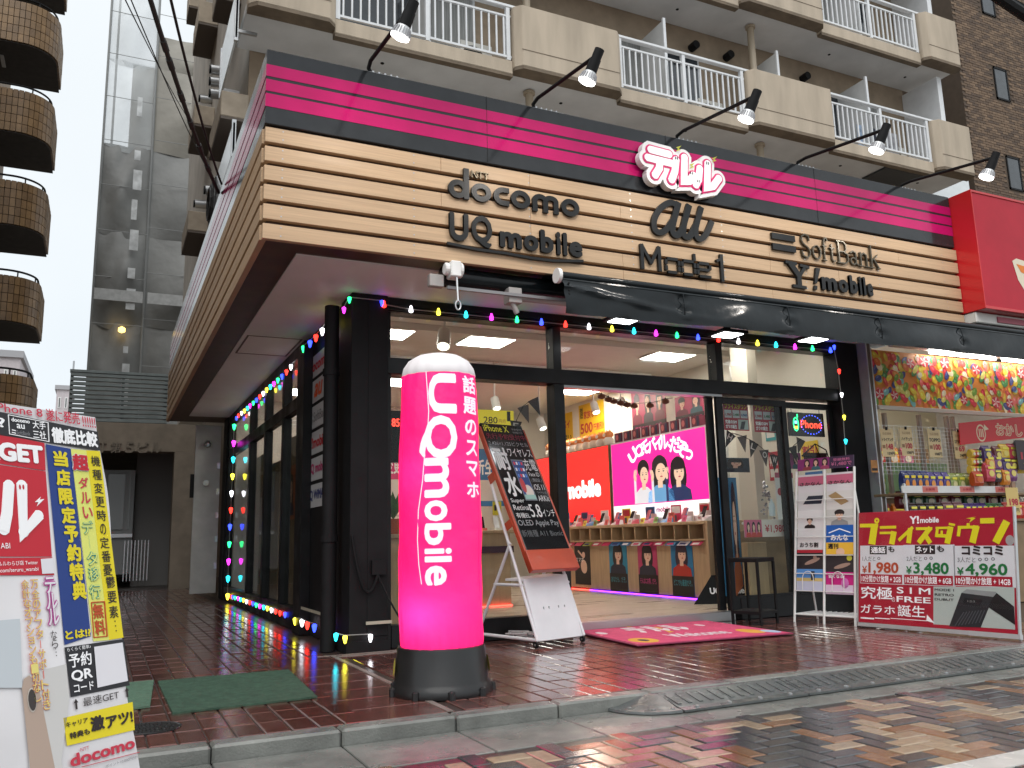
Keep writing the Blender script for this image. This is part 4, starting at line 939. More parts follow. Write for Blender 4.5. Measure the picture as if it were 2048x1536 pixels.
# flood lights under the awning
FL=emi('flood_white',(.95,.98,1),9.0)
for (px,py,l) in ((1248,642,'flat LED floodlight under the awning nearest the gearbox'),(1455,671,'flat LED floodlight under the awning, between the two others'),(1627,681,'flat LED floodlight under the awning nearest the sweet shop')):
    p=yp(px,py,6.55); t=thing('floodlight',l,'floodlight',tuple(p),'flat floodlights under the awning')
    q=MB(); q.box((p.x-.16,6.42,p.z+.006),(p.x+.16,6.68,p.z+.035),BLK2); q.build('housing',t); q=MB(); q.box((p.x-.12,6.45,p.z),(p.x+.12,6.65,p.z+.0055),FL); q.build('lens',t); q=MB(); q.box((p.x-.03,6.53,p.z+.0355),(p.x+.03,6.57,3.065),BLK2); q.build('bracket',t)
# ------------------------------------------------------------------ string lights
BC={'w':(.95,.93,1),'y':(1,.85,.05),'c':(.02,.75,.95),'m':(.95,.03,.85),'g':(.02,.8,.2),'b':(.03,.06,1),'r':(1,.03,.02)}
BM={k:emi('fairy_bulb_'+k,v,3.5) for k,v in BC.items()}
BML={}
def bulbmesh(k,s):
    if (k,s) not in BML:
        q=MB(); q.lathe((0,0,0),[(.006*s,.0),(.017*s,-.006*s),(.0175*s,-.018*s),(.011*s,-.045*s),(.006*s,-.058*s)][::-1],BM[k],8); me=bpy.data.meshes.new('bulb'); me.from_pydata(q.v,[],q.f); me.materials.append(BM[k]); BML[(k,s)]=me
    return BML[(k,s)]
def lights(t,pts,s=1.0,up=True,wire=True):
    base=wloc(t)
    for c,p in pts:
        o=bpy.data.objects.new('bulb',bulbmesh(c,s)); COL.objects.link(o); o.parent=t; o.location=Vector(p)-base
        if up: o.rotation_euler=(math.pi,0,0); o.location.z-=.03*s
    if wire:
        q=MB(); P=[Vector(p)+Vector((0,.012,0)) for c,p in pts]; q.tube(P,.005,M('wire_clear',(.25,.25,.24),.4),5); q.build('wire',t)
fl=thing('string_lights','coloured fairy bulbs strung over the shop windows and down the post by the sweet shop','string lights',(4.6,7.06,2.96))
xsq=[822,877,932,983,1034,1083,1131,1178,1224,1268,1312,1354,1396,1437,1477,1515,1552,1590,1625,1661]
def ytop(x): return 612+(x-822)*(694-612)/(1661-822)
sq='wycmgbr'
pts=[('r',yp(768,608,7.06))]+[(sq[i%7],yp(x,ytop(x)+6,7.06)) for i,x in enumerate(xsq)]
lights(fl,pts,1.15)
pts=[(c,yp(x,y,7.06)) for c,x,y in (('b',1668,690),('r',1678,738),('w',1683,785),('y',1688,830),('c',1691,878),('m',1694,925),('g',1702,972))]; lights(fl,pts,1.0,False)
fs=thing('string_lights','coloured fairy bulbs outlining the dark side window along the alley','string lights',(1.84,11,1.5))
zz=lambda x,y,s,ox,oy:(x/s+ox,y/s+oy)
T1=[(958,910),(925,948),(893,980),(862,1008),(833,1035),(808,1057),(780,1080),(755,1107),(730,1130),(706,1155),(683,1177),(660,1197),(640,1215),(618,1235),(597,1252),(575,1270),(560,1290)]
cs='wrbgmcywrbgmcywrb'
lights(fs,[(c,xp(*zz(x,y,3.656,320,480),1.855)) for c,(x,y) in zip(cs,T1)],1.15,False)
T2=[(948,270),(945,372),(942,472),(938,575),(932,680),(928,783),(922,885),(918,992),(914,1098),(910,1203),(908,1312)]
lights(fs,[(c,xp(*zz(x,y,3.0725,160,760),1.82)) for c,(x,y) in zip('gmcywrbgmcy',T2)],1.7,False)
T3=[(668,100),(680,103),(692,107),(707,110),(720,115),(735,118),(750,125),(767,130),(783,135),(800,142),(818,148),(838,153),(857,158),(878,167),(900,173),(922,182),(948,190)]
lights(fs,[(c,xp(*zz(x,y,2.56,200,1150),1.845)) for c,(x,y) in zip('rbgmcywrbgmcywrrb',T3)],1.05,False)
fp=thing('string_lights','coloured fairy bulbs wrapped round the black corner pillar and its sign plates','string lights',(1.8,7.3,1.5))
lights(fp,[(c,xp(*zz(x,y,2.56,200,1150),1.80)) for c,(x,y) in zip('ywrb',((1000,218),(1035,225),(1062,238),(1098,250)))],1.3,False)
lights(fp,[(c,yp(*zz(x,y,2.56,200,1150),7.04)) for c,(x,y) in zip('cyw',((1208,297),(1255,310),(1385,303)))],1.1,False)
lights(fp,[(c,xp(*zz(x,y,3.656,320,480),1.80)) for c,(x,y) in zip('gbrwy',((1050,772),(1097,733),(1140,690),(1187,643),(1222,583)))],1.3,False)
lights(fp,[(c,yp(*zz(x,y,3.656,320,480),7.05)) for c,(x,y) in zip('mgb',((1345,490),(1385,415),(1622,440)))],1.0,False)
q=MB(); q.box((2.0,7.03,.22),(2.22,7.045,.245),M('clear_tube',(.45,.42,.33),.2)); q.box((1.79,7.5,.26),(1.8,8.6,.285),MATS['clear_tube']); q.build('light_tube',fp)
# sign plates on the side panel
PX=1.895
Fp=FX(PX)
for (y0,y1,txt,colr,l) in ((690,775,'docomo',(200,20,40),'docomo'),(745,800,'au',(225,80,20),'au'),(0,0,'SoftBank',(120,120,122),'grey SoftBank'),(0,0,'Y!mobile',(190,20,40),'Y!mobile'),(0,0,'UQ mobile',(170,20,100),'UQ mobile'),(0,0,'UQ WiMAX',(25,40,110),'UQ WiMAX')):
    pass
plates=[('docomo',(200,20,40),690,660,755,712),('au',(225,85,25),766,724,814,776),('SoftBank',(110,110,112),826,786,870,828),('Y!mobile',(190,20,40),886,846,930,892),('UQ mobile',(180,20,100),948,902,984,952),('UQ WiMAX',(25,40,110),1000,962,1040,1006)]
ya,yb=xp(617,800,PX).y,xp(657,800,PX).y
pz0=xp(636,1000,PX).z
for i,(txt,c,a0,a1,b0,b1) in enumerate(plates):
    zc=2.70-.268*i; t=thing('sign_plate',['white sign plate with red lettering, topmost of the column by the corner','white sign plate with orange script, second from the top of the column','white sign plate with two grey bars, third from the top of the column','white sign plate with a red Y, fourth from the top of the column','white sign plate with magenta lettering, fifth from the top of the column','white sign plate with navy lettering, lowest of the column by the corner'][i],'sign',(PX,8.1,zc-.11),'white carrier sign plates on the black side panel')
    u0,u1=-ya,-yb
    q=MB(); q.prism(Fp,[(u0,zc-.085),(u0+.03,zc-.115),(u1,zc-.115),(u1,zc+.115),(u0+.03,zc+.115),(u0,zc+.085)],-.02,.0,M('plate_white',(.52,.53,.54),.3,dirt=.1)); q.build('plate',t)
    cm=PR('plate_%d'%i,*c); q=MB()
    if txt=='SoftBank':
        for zz_ in (zc-.045,zc+.02): q.rect(Fp,u0+.06,zz_,u0+.22,zz_+.03,.002,cm)
        q.text(Fp,txt,(u0+.27,zc-.05,u1-.05,zc+.05),.002,cm,0)
    elif txt=='au': q.text(Fp,txt,(u0+.28,zc-.07,u1-.25,zc+.07),.002,cm,.03,shear=.3)
    else: q.text(Fp,txt,(u0+.07,zc-.055,u1-.05,zc+.06),.002,cm,.03)
    q.build('lettering',t)
# loose cable and box on the pillar
q=MB(); q.box((2.05,7.03,.62),(2.17,7.071,.74),BLK2); q.tube(sag((1.88,7.05,.95),(2.1,7.04,.62),.28),.012,BLK2,6); q.tube(sag((2.1,7.04,.62),(2.5,6.9,.02),.1),.008,BLK2,6); q.build('power_cable',smooth=True,label='black power cable and socket box looped on the corner pillar',cat='cable')
# ================================================================== inflatable pillar sign
IX,IY=1.89,5.0
inf=thing('inflatable_sign','glowing pink inflatable pillar with white lettering on a black tub base','inflatable sign',(IX,IY,0))
TUB=M('black_tub',(.013,.013,.014),.38,var=.2,coat=.15,rvar=.1,dirt=.2)
q=MB(); q.lathe((IX,IY,0),[(.302,.0),(.308,.02),(.300,.045),(.292,.06),(.284,.075),(.266,.255),(.262,.27),(.25,.272),(.2,.272)],TUB,48); tub=q.build('base_tub',inf,smooth=True)
for k in range(9):
    q=MB(); a=R(20+40*k); c=Vector((IX+.306*math.cos(a),IY+.306*math.sin(a),.03)); q.lathe(c,[(.022,-.03),(.022,.012),(.012,.018)],TUB,10); q.build('foot_knob',tub)
q=MB()
for a in (R(165),R(-18)):
    d=Vector((math.cos(a),math.sin(a),0)); e=Vector((-d.y,d.x,0)); c=Vector((IX,IY,0))
    for k in range(6):
        s=-.5+k/6; t_=-.5+(k+1)/6
        w=lambda s:.05*math.cos(s*2.4)
        pr=lambda s,z:(c+d*(.286-.02*(z-.075)/.18+.006)+e*(s*.16)+Vector((0,0,z)))
        q.add([pr(s,.155-w(s)),pr(t_,.155-w(t_)),pr(t_,.155+w(t_)),pr(s,.155+w(s))],[(0,1,2,3)],M('handle_yellow',(.55,.5,.05),.5))
q.build('handle',tub)
PK=(.92,.012,.25)
def lampfabric(name,col,k=1.0):
    return M(name,tuple(c*.62 for c in col),.55,emit=k,ecol=col,bump=.5,bs=9,bdist=.03)
WHF=lampfabric('lit_white_fabric',(.93,.86,.98),.45)
PINKF=lampfabric('lit_pink_fabric',PK,.13)
_t=PINKF.node_tree; _ad=_t.nodes.new('ShaderNodeAddShader'); _tl=_t.nodes.new('ShaderNodeBsdfTranslucent'); _tl.inputs[0].default_value=(.85,.035,.27,1)
_o=[n for n in _t.nodes if n.type=='OUTPUT_MATERIAL'][0]; _t.links.new(_t.nodes['Principled BSDF'].outputs[0],_ad.inputs[0]); _t.links.new(_tl.outputs[0],_ad.inputs[1]); _t.links.new(_ad.outputs[0],_o.inputs['Surface'])
for _z,_p in ((.46,1.0),(1.30,.3)):
    pl=bpy.data.lights.new('sign_bulb','POINT'); pl.energy=_p; pl.shadow_soft_size=.05; pl.color=(1,.92,.95); lo=bpy.data.objects.new('sign_bulb',pl); COL.objects.link(lo); lo.parent=inf; lo.location=(-.10,-.07,_z); CAPF=M('cap_white_fabric',(.75,.72,.73),.6,emit=.10,ecol=(.95,.85,.9))
prof=[(.246,.262),(.251,.30),(.255,.5),(.256,.9),(.254,1.2),(.249,1.5),(.243,1.72),(.237,1.85),(.230,1.915)]
def rad(z):
    for (r0,z0),(r1,z1) in zip(prof,prof[1:]):
        if z<=z1: return r0+(r1-r0)*(z-z0)/(z1-z0)
    return prof[-1][0]
q=MB(); seg=64; nz_=44; vs=[]
for j in range(nz_+1):
    z=.262+(1.915-.262)*j/nz_
    for k in range(seg):
        a=2*math.pi*k/seg; pu=.006*math.sin(17*a)*max(0,(z-1.70)/.2)+.003*math.sin(9*z+3*a)+.006*math.sin(23*a+z*5)*max(0,1-(z-.26)/.25)+.003*math.sin(19*z+2*a)*math.sin(5*a+z); rr=rad(z)+pu; vs.append((IX+rr*math.cos(a),IY+rr*math.sin(a),z))
q.add(vs,[(j*seg+k,j*seg+(k+1)%seg,(j+1)*seg+(k+1)%seg,(j+1)*seg+k) for j in range(nz_) for k in range(seg)],PINKF); q.build('tube',inf,smooth=True)
q=MB(); cp=[(.230,1.915),(.234,1.93),(.226,1.965),(.195,2.015),(.14,2.05),(.07,2.068),(0.001,2.073)]; vs=[]
for (rr0,z) in cp:
    for k in range(seg): a=2*math.pi*k/seg; rr=rr0+.004*math.sin(17*a)*(1 if z<1.97 else .3); vs.append((IX+rr*math.cos(a),IY+rr*math.sin(a),z))
q.add(vs,[(j*seg+k,j*seg+(k+1)%seg,(j+1)*seg+(k+1)%seg,(j+1)*seg+k) for j in range(len(cp)-1) for k in range(seg)],CAPF); q.build('cap',inf,smooth=True)
va_=math.atan2(-IY,-IX)                                   # direction towards the viewer's side
def onTube(s,z,lift=.004):
    a=va_+s; rr=rad(z)+lift+.002*math.sin(9*z+3*a); return Vector((IX+rr*math.cos(a),IY+rr*math.sin(a),z))
def pxs(px,py):                                          # pixel -> angle and height on the tube
    c=1024+F_PX*((Vector((IX,IY,1.1))-CAM).dot(CR))/((Vector((IX,IY,1.1))-CAM).dot(CF))
    s=math.asin(max(-.97,min(.97,(px-c-(3 if py>1000 else 0))/(87 if py>900 else 84)))); z=yp(px,py,IY-.25).z; return s,z
def tubetext(q,txt,s0,z0,s1,z1,m,bold=0,rot=True):
    vs,fs=glyphs(txt,bold)
    bm=bmesh.new(); V=[bm.verts.new((x,y,l)) for x,y,_,l in vs]
    for f in fs:
        try: bm.faces.new([V[i] for i in f])
        except ValueError: pass
    ax=(0,1,0) if rot else (1,0,0)
    for k in range(1,9): bmesh.ops.bisect_plane(bm,geom=bm.verts[:]+bm.edges[:]+bm.faces[:],plane_co=Vector(ax)*k/9,plane_no=Vector(ax))
    bm.verts.index_update(); out=[]
    for v in bm.verts:
        x,y=v.co.x,v.co.y
        if rot: s=s0+(s1-s0)*y; z=z1-(z1-z0)*x
        else: s=s0+(s1-s0)*x; z=z0+(z1-z0)*y
        out.append(onTube(s,z,.004+v.co.z))
    q.add(out,[tuple(v.index for v in f.verts) for f in bm.faces],m); bm.free()
q=MB()
sl,_=pxs(858,800); sr,_=pxs(917,800)
def zt_(py): return yp(888,py,IY-.25).z
tubetext(q,'U',sl,zt_(826),sr,zt_(745),WHF,.03); 
tubetext(q,'Q',pxs(840,880)[0],zt_(917),pxs(916,880)[0],zt_(830),WHF,.03)
for ch,y0,y1,x1 in (('m',915,995,899),('o',1000,1042,895),('b',1046,1090,902),('i',1096,1108,902),('l',1112,1124,902),('e',1131,1171,892)):
    tubetext(q,ch,pxs(849,1000)[0],zt_(y1),pxs(x1,1000)[0],zt_(y0),WHF,.028)
for i,ch in enumerate('話題のスマホ'):
    y0=746+i*42.5; w=.0 if i<2 else .03
    tubetext(q,ch,pxs(931,850)[0]+w,zt_(y0+36),pxs(958,850)[0]-w,zt_(y0+(0 if i<2 else 4)),WHF,.03,False)
sw=[(852,738),(856,780),(859,820),(857,860),(851,900),(845,960),(840,1020),(838,1080),(840,1130),(845,1170)]
for (a,b) in zip(sw,sw[1:]):
    s0,z0=pxs(*a); s1,z1=pxs(*b); e=.011; q.add([onTube(s0-e,z0),onTube(s0+e,z0),onTube(s1+e,z1),onTube(s1-e,z1)],[(0,3,2,1)],WHF)
q.build('lettering',inf)
for s in (-1.15,1.15):
    q=MB(); q.tube([onTube(s,.27+(1.64)*i/24,.0005) for i in range(25)],.0022,PINKF,5); q.build('seam',inf)
# ================================================================== tilted board easel
er=Vector((.97,.243,0)); eb=Vector((-.243,.97,0)); EO=Vector((3.27,6.40,0)); EW=.50
es=thing('easel_sign','black phone feature board on an orange tray and white wheeled easel frame','easel',(3.4,6.8,0))
def ep(u,t,z): return EO+er*u+eb*t+ZA*z
EWH=M('easel_white',(.66,.67,.70),.35,var=.05,dirt=.08); ORG=M('tray_orange',(.42,.06,.025),.35,var=.1,coat=.2)
bt0,bz0,bt1,bz1=.12,.79,.735,1.95
upv=(eb*(bt1-bt0)+ZA*(bz1-bz0)).normalized(); FB=Fr(ep(0,bt0,bz0),er,upv); BL=math.hypot(bt1-bt0,bz1-bz0)
q=MB(); q.fb(FB,(0,0,-.025),(EW,BL,0),M('board_black',(.012,.012,.013),.12,coat=.5)); q.build('panel',es,bevel=.003)
q=MB(); q.fb(FB,(-.022,-.18,-.05),(.0-.001,BL-.04,-.001),ORG); q.fb(FB,(EW+.001,-.18,-.05),(EW+.022,BL-.04,-.001),ORG); q.fb(FB,(-.022,-.19,-.052),(EW+.022,-.002,.012),ORG); q.fb(FB,(.0,.0,-.05),(EW,BL-.05,-.026),ORG); q.build('tray',es,bevel=.004)
q=MB(); q.fb(FB,(-.03,.25,-.12),(-.0225,.32,-.03),ORG); q.fb(FB,(-.03,.72,-.12),(-.0225,.8,-.03),ORG); q.build('bracket',es)
W1=PR('board_white',215,215,215); W2=PR('board_grey',150,152,155); YL=PR('board_yellow',225,225,60); RD=PR('board_red',120,20,45)
q=MB()
def bl(txt,u0,v0,u1,v1,m,bold=.0): q.text(FB,txt,(EW*u0,BL*v0,EW*u1,BL*v1),.002,m,bold)
bl('iPhone X',.03,.93,.62,.985,YL,.01); bl('予約受付',.70,.95,.95,.97,W2); bl('予約受付中',.70,.925,.95,.943,W2)
bl('先行予約受付中',.03,.865,.97,.915,RD,.02); bl('2,436×1,125ピクセル',.03,.81,.97,.85,W2)
bl('耐',.04,.61,.36,.795,W1,.03); bl('水',.06,.40,.38,.595,W1,.03); bl('ワイヤレス',.40,.725,.97,.795,W1,.01); bl('充電',.68,.61,.97,.71,W1,.01)
bl('Face ID',.71,.565,.96,.598,W1); bl('( 顔認証 )',.71,.515,.96,.55,W2); bl('iOS 11',.71,.455,.96,.50,W1); bl('ワイヤレス',.74,.425,.96,.443,W2); bl('ARKit',.71,.365,.97,.41,W1)
bl('Super',.05,.345,.36,.385,W1); bl('Retina',.05,.295,.40,.335,W1); bl('有機EL',.05,.235,.36,.275,W1); bl('5.8',.40,.24,.66,.34,W1,.01); bl('インチ',.68,.245,.97,.30,W1)
bl('OLED Apple Pay',.03,.165,.97,.22,W2); bl('新機種 A11 Bionic',.03,.095,.97,.145,PR('board_dim',95,98,100))
q.rect(FB,EW*.40,BL*.37,EW*.68,BL*.70,.001,PR('phone_rim',120,125,130)); 
q.rect(FB,EW*.415,BL*.38,EW*.665,BL*.69,.0018,PR('phone_blue',40,70,130)); q.ell(FB,EW*.56,BL*.44,EW*.10,BL*.055,.0024,PR('phone_pale',215,205,195),14); q.ell(FB,EW*.47,BL*.49,EW*.055,BL*.06,.0026,PR('phone_red',190,60,60),12); q.rect(FB,EW*.415,BL*.38,EW*.665,BL*.415,.0028,PR('phone_pale2',150,190,180))
for i in range(4):
    for j in range(3): q.rect(FB,EW*(.435+.057*i),BL*(.655-.05*j),EW*(.472+.057*i),BL*(.68-.05*j),.003,PR('app%d'%((i+j)%3),*((230,70,70),(235,235,240),(90,140,220))[(i+j)%3]))
q.build('print',es)
q=MB(); 
P=[ep(0,.17,.545),ep(EW,.17,.565),ep(EW,.0,.055),ep(0,.0,.055)]; nn=er.cross((P[0]-P[3]).normalized())
q.hexa([P[3]-nn*.02,P[2]-nn*.02,P[1]-nn*.02,P[0]-nn*.02,P[3],P[2],P[1],P[0]],EWH); q.hexa([ep(0,.17,.53),ep(EW,.17,.55),ep(EW,.42,.55),ep(0,.42,.53),ep(0,.17,.55),ep(EW,.17,.568),ep(EW,.42,.57),ep(0,.42,.55)],EWH); lp=q.build('lower_panel',es,bevel=.003)
q=MB()
for u in (.14,.20,.31,.38):
    c=P[3].lerp(P[0],.52)+er*u; q.lathe(c+Vector((0,-.005,0)),[(.006,-.01),(.006,.01)],STEEL,6)
q.build('screw',lp)
for u in (-.015,EW+.015):
    q=MB(); q.tube([ep(u,.0,.06),ep(u,.60,1.45)],.014,EWH,8); q.build('leg',es)
    q=MB(); q.tube([ep(u,.80,.07),ep(u,.32,.85)],.014,EWH,8); q.build('leg',es)
    q=MB(); q.tube([ep(u,.0,.065),ep(u,.80,.065)],.014,EWH,8); q.build('rail',es)
    q=MB(); q.tube([ep(u,.17,.5),ep(u,.55,.5)],.013,EWH,8); q.build('rail',es)
    for t_ in (.02,.80):
        q=MB(); c=ep(u,t_,.028); q.tube([c-er*.01,c+er*.01],.026,BLK2,12); q.tube([c-er*.012,c+er*.012],.01,STEEL,8); q.tube([c,c+ZA*.035],.012,BLK2,6); q.build('castor',es)
q=MB(); q.tube([ep(0,.80,.065),ep(EW,.80,.065)],.014,EWH,8); q.build('rail',es)
q=MB(); rr=random.Random(2)
for k in range(5): q.tube([ep(.1+.3*rr.random(),.25+.4*rr.random(),.03+.05*rr.random()) for _ in range(6)],.006,M('bag_clear',(.5,.5,.5),.2),5)
q.build('cable',es)
# ================================================================== welcome mat
cs_=[zp(*p,.01) for p in ((1168,1258),(1430,1236),(1580,1268),(1277,1292))]
Fm=Fr(cs_[3]+ZA*.013,(cs_[2]-cs_[3]),ZA.cross(cs_[2]-cs_[3])); MW=(cs_[2]-cs_[3]).length; MD=abs((cs_[0]-cs_[3]).dot(Fm.u))
wm=thing('welcome_mat','pink welcome mat with white cartoon lettering lying in front of the open door','mat',tuple(cs_[3]))
q=MB(); q.fb(Fm,(0,0,-.012),(MW,MD,0),M('mat_pink',(.60,.075,.17),.8,var=.12,vs=20,bump=.5,bs=300,spec=.2)); q.fb(Fm,(-.02,-.02,-.0125),(MW+.02,MD+.02,-.004),M('mat_edge',(.25,.03,.08),.7)); q.build('carpet',wm)
q=MB(); MWH=M('mat_white',(.72,.6,.64),.8,var=.15,vs=30); MY=M('mat_yellow',(.65,.33,.03),.8); MB_=M('mat_blue',(.35,.45,.6),.8); MK=M('mat_dark',(.05,.02,.03),.8)
q.text(Fm,'Welcome',(MW*.33,MD*.16,MW*.72,MD*.34),.001,MWH,.03)
q.text(Fm,'テルル',(MW*.27,MD*.48,MW*.66,MD*.82),.001,MWH,.06)
for u,v in ((.36,.84),(.47,.62),(.42,.40)): q.poly(Fm,[(MW*u,MD*v),(MW*(u+.05),MD*(v+.03)),(MW*(u+.045),MD*(v+.16))],.002,MY)
q.ell(Fm,MW*.11,MD*.15,MW*.08,MD*.12,.001,MY,16); q.ell(Fm,MW*.11,MD*.15,MW*.03,MD*.05,.0015,MK,10)
q.ell(Fm,MW*.86,MD*.20,MW*.065,MD*.13,.001,MY,14); q.ell(Fm,MW*.95,MD*.12,MW*.045,MD*.09,.0012,MB_,14)
q.ell(Fm,MW*.07,MD*.62,MW*.03,MD*.07,.001,MWH,10); q.ell(Fm,MW*.80,MD*.68,MW*.025,MD*.06,.001,MWH,10)
q.build('print',wm)
# ================================================================== brochure rack
rr_=Vector((.239,-.971,0)); rb=Vector((.971,.239,0)); RO=Vector((6.23,6.62,0)); RWD=.64
rk=thing('brochure_rack','white wire brochure rack with two columns of leaflets beside the red board','brochure rack',(6.3,6.3,0))
def rp_(u,t,z): return RO+rr_*u+rb*t+ZA*z
RWM=M('rack_white',(.72,.72,.70),.35,var=.05)
for u in (0,RWD/2,RWD):
    q=MB(); q.tube([rp_(u,0,0),rp_(u,.26,1.5)],.012,RWM,8); q.build('post',rk)
for u in (0,RWD): 
    q=MB(); q.tube([rp_(u,.42,0),rp_(u,.22,1.3)],.01,RWM,8); q.build('post',rk)
q=MB()
for k in range(9): q.tube([rp_(0,.05+.04*k,.08),rp_(RWD,.05+.04*k,.08)],.004,RWM,5)
for k in range(12): q.tube([rp_(RWD*k/11,.03,.085),rp_(RWD*k/11,.4,.085)],.004,RWM,5)
q.tube([rp_(0,.02,.08),rp_(RWD,.02,.08)],.008,RWM,6); q.build('wire_shelf',rk)
FRk=Fr(rp_(0,.075,.30),rr_,(rb*.20+ZA*1.2)); RH=1.2
cw=RWD/2-.035
q=MB()
for u in (0,.5):
    for v in (0,.17,.35,.53,.72,.90): q.tube([FRk.p(RWD*u+.01,v,.035),FRk.p(RWD*(u+.5)-.01,v,.035)],.005,RWM,5)
    c=RWD*(u+.25); q.tube([FRk.p(c-.06,.0,.045)]+[FRk.p(c+.06*math.cos(math.pi*(1-k/8)),.12+.07*math.sin(math.pi*k/8),.05) for k in range(9)]+[FRk.p(c+.06,.0,.045)],.004,RWM,5)
q.build('wire_holder',rk)
cards=[ # column, bottom, top, base colour, draw, label
 (0,.97,1.17,(225,222,225),'pink','leaflet with pink header, top of the left rack column'),
 (1,.97,1.17,(225,222,225),'pink2','leaflet with pink header, top of the right rack column'),
 (0,.80,.985,(222,222,222),'phone','white leaflet showing a dark tablet in the left rack column'),
 (1,.80,.985,(220,218,214),'gold','white leaflet showing a gold phone in the right rack column'),
 (0,.60,.80,(232,232,232),'man','white leaflet with a small dark figure in the left rack column'),
 (1,.645,.80,(205,205,200),'face','leaflet with a black haired smiling face in the right rack column'),
 (0,.405,.60,(225,225,225),'ouchi','white leaflet reading おうち割 in the left rack column'),
 (1,.475,.645,(20,95,185),'minna','blue leaflet reading みんな with a white roof line'),
 (1,.36,.475,(240,190,60),'ask','yellow weekly magazine reading 週刊 in the right rack column'),
 (0,.215,.405,(45,38,42),'dark','dark leaflet with a red band and a reclining phone in the left column'),
 (1,.19,.36,(48,40,44),'dark2','dark leaflet with a yellow dot in the right rack column'),
 (0,-.0,.215,(90,150,215),'blue','blue leaflet with a sky picture at the bottom of the left column'),
 (1,-.02,.19,(205,30,130),'mag','magenta leaflet reading 安くなる at the bottom of the right column')]
for i,(c,v0,v1,col,kind,l) in enumerate(cards):
    u0=.018+c*RWD/2; u1=u0+cw; n=.006+.016*(1-v0/1.2)
    t=MB(); t.fb(FRk,(u0,v0,n-.006),(u1,v1,n),PR('leaf%d'%i,*col)); o=t.build('leaflet',label=l,cat='leaflet',group='leaflets in the brochure rack')
    q=MB(); e=n+.0015; H=v1-v0; U=u1-u0; dk=PR('ink',40,28,28)
    if kind in('pink','pink2'): q.rect(FRk,u0,v0+.45*H,u1,v1-.02,e,PR('leaf_pink',205,105,135)); q.text(FRk,'さかなん',(u0+.02,v0+.42*H,u1-.02,v0+.6*H),e+.001,dk,.03)
    if kind=='phone': q.poly(FRk,[(u0+.06,v0+.35*H),(u1-.02,v0+.35*H),(u1,v0+.8*H),(u0+.12,v0+.8*H)],e,PR('tab_dark',35,42,60))
    if kind=='gold': q.poly(FRk,[(u0+.02,v0+.75*H),(u0+.1,v0+.95*H),(u0+.24,v0+.4*H),(u0+.16,v0+.22*H)],e,PR('tab_gold',170,140,95))
    if kind=='man': q.person(FRk,(u0+.08,v0+.1*H,u0+.2,v0+.65*H),e,dk,PR('skin',230,190,165),dk,False)
    if kind=='face': q.person(FRk,(u0+.05,v0,u1-.05,v1),e,dk,PR('skin',230,190,165),PR('leaf_grey',150,150,150),False,True)
    if kind=='ouchi': q.text(FRk,'おうち割',(u0+.03,v0+.12*H,u1-.05,v0+.38*H),e,dk,.04)
    if kind=='minna': q.text(FRk,'みんな',(u0+.05,v0+.1*H,u1-.05,v0+.45*H),e,KW,.04); q.stroke(FRk,[(u0+.03,v0+.55*H),(u0+U/2,v0+.78*H),(u1-.03,v0+.55*H)],.01,e-.001,e,KW)
    if kind=='ask': q.text(FRk,'週刊',(u0+.02,v0+.45*H,u0+.13,v1-.01),e,dk,.04); q.ell(FRk,u0+.15,v0+.2*H,.045,.04,e,PR('skin',230,190,165),12)
    if kind=='dark': q.rect(FRk,u0,v1-.16*H,u1,v1,e,PR('leaf_red',180,30,50)); q.ell(FRk,u0+.17,v0+.4*H,.09,.02,e,PR('leaf_skin',170,140,125),12,rot=20); q.ell(FRk,u0+.2,v0+.6*H,.02,.022,e,PR('leaf_skin',170,140,125),10)
    if kind=='dark2': q.ell(FRk,u0+.17,v0+.35*H,.09,.02,e,PR('leaf_skin',170,140,125),12,rot=15); q.ell(FRk,u1-.04,v1-.035,.028,.028,e,PR('dot_yellow',200,200,60),14)
    if kind=='blue': q.rect(FRk,u0,v0,u1,v0+.45*H,e,PR('leaf_lav',200,205,225)); q.rect(FRk,u0,v0+.45*H,u1,v0+.6*H,e,PR('leaf_sand',215,190,120)); q.rect(FRk,u0+.16,v0+.5*H,u0+.2,v0+.9*H,e+.001,dk)
    if kind=='mag': q.rect(FRk,u0,v0,u1,v0+.42*H,e,PR('leaf_lilac',225,205,225)); q.text(FRk,'安くなる!',(u0+.03,v0+.72*H,u1-.09,v0+.88*H),e,KW,.04); q.ell(FRk,u0+.2,v0+.5*H,.04,.05,e,PR('leaf_violet',215,120,190),12)
    if q.v: q.build('print',o)
hd_=MB(); FH=Fr(rp_(.02,.25,1.5),rr_,(rb*.2+ZA*1.2)); hd_.fb(FH,(0,.0,-.01),(.62,.12,0),PR('header_dark',60,40,70)); o=hd_.build('header_card',label='dark header card with three printed women on top of the brochure rack',cat='header card')
q=MB(); q.rect(FH,0,0,.36,.12,.001,PR('header_mag',140,40,115))
for k in range(3): q.person(FH,(.06+.1*k,0,.16+.1*k,.115),.002,PR('hair_dk',50,28,30),PR('skin',230,190,165),PR('cl%d'%k,*((150,60,70),(60,110,120),(170,70,110))[k]),True)
q.text(FH,'登録無料',(.40,.07,.58,.1),.002,PR('header_pink',200,110,150),.02); q.text(FH,'¥1,480で',(.38,.02,.6,.06),.002,PR('header_pink',200,110,150),.02); q.build('print',o)
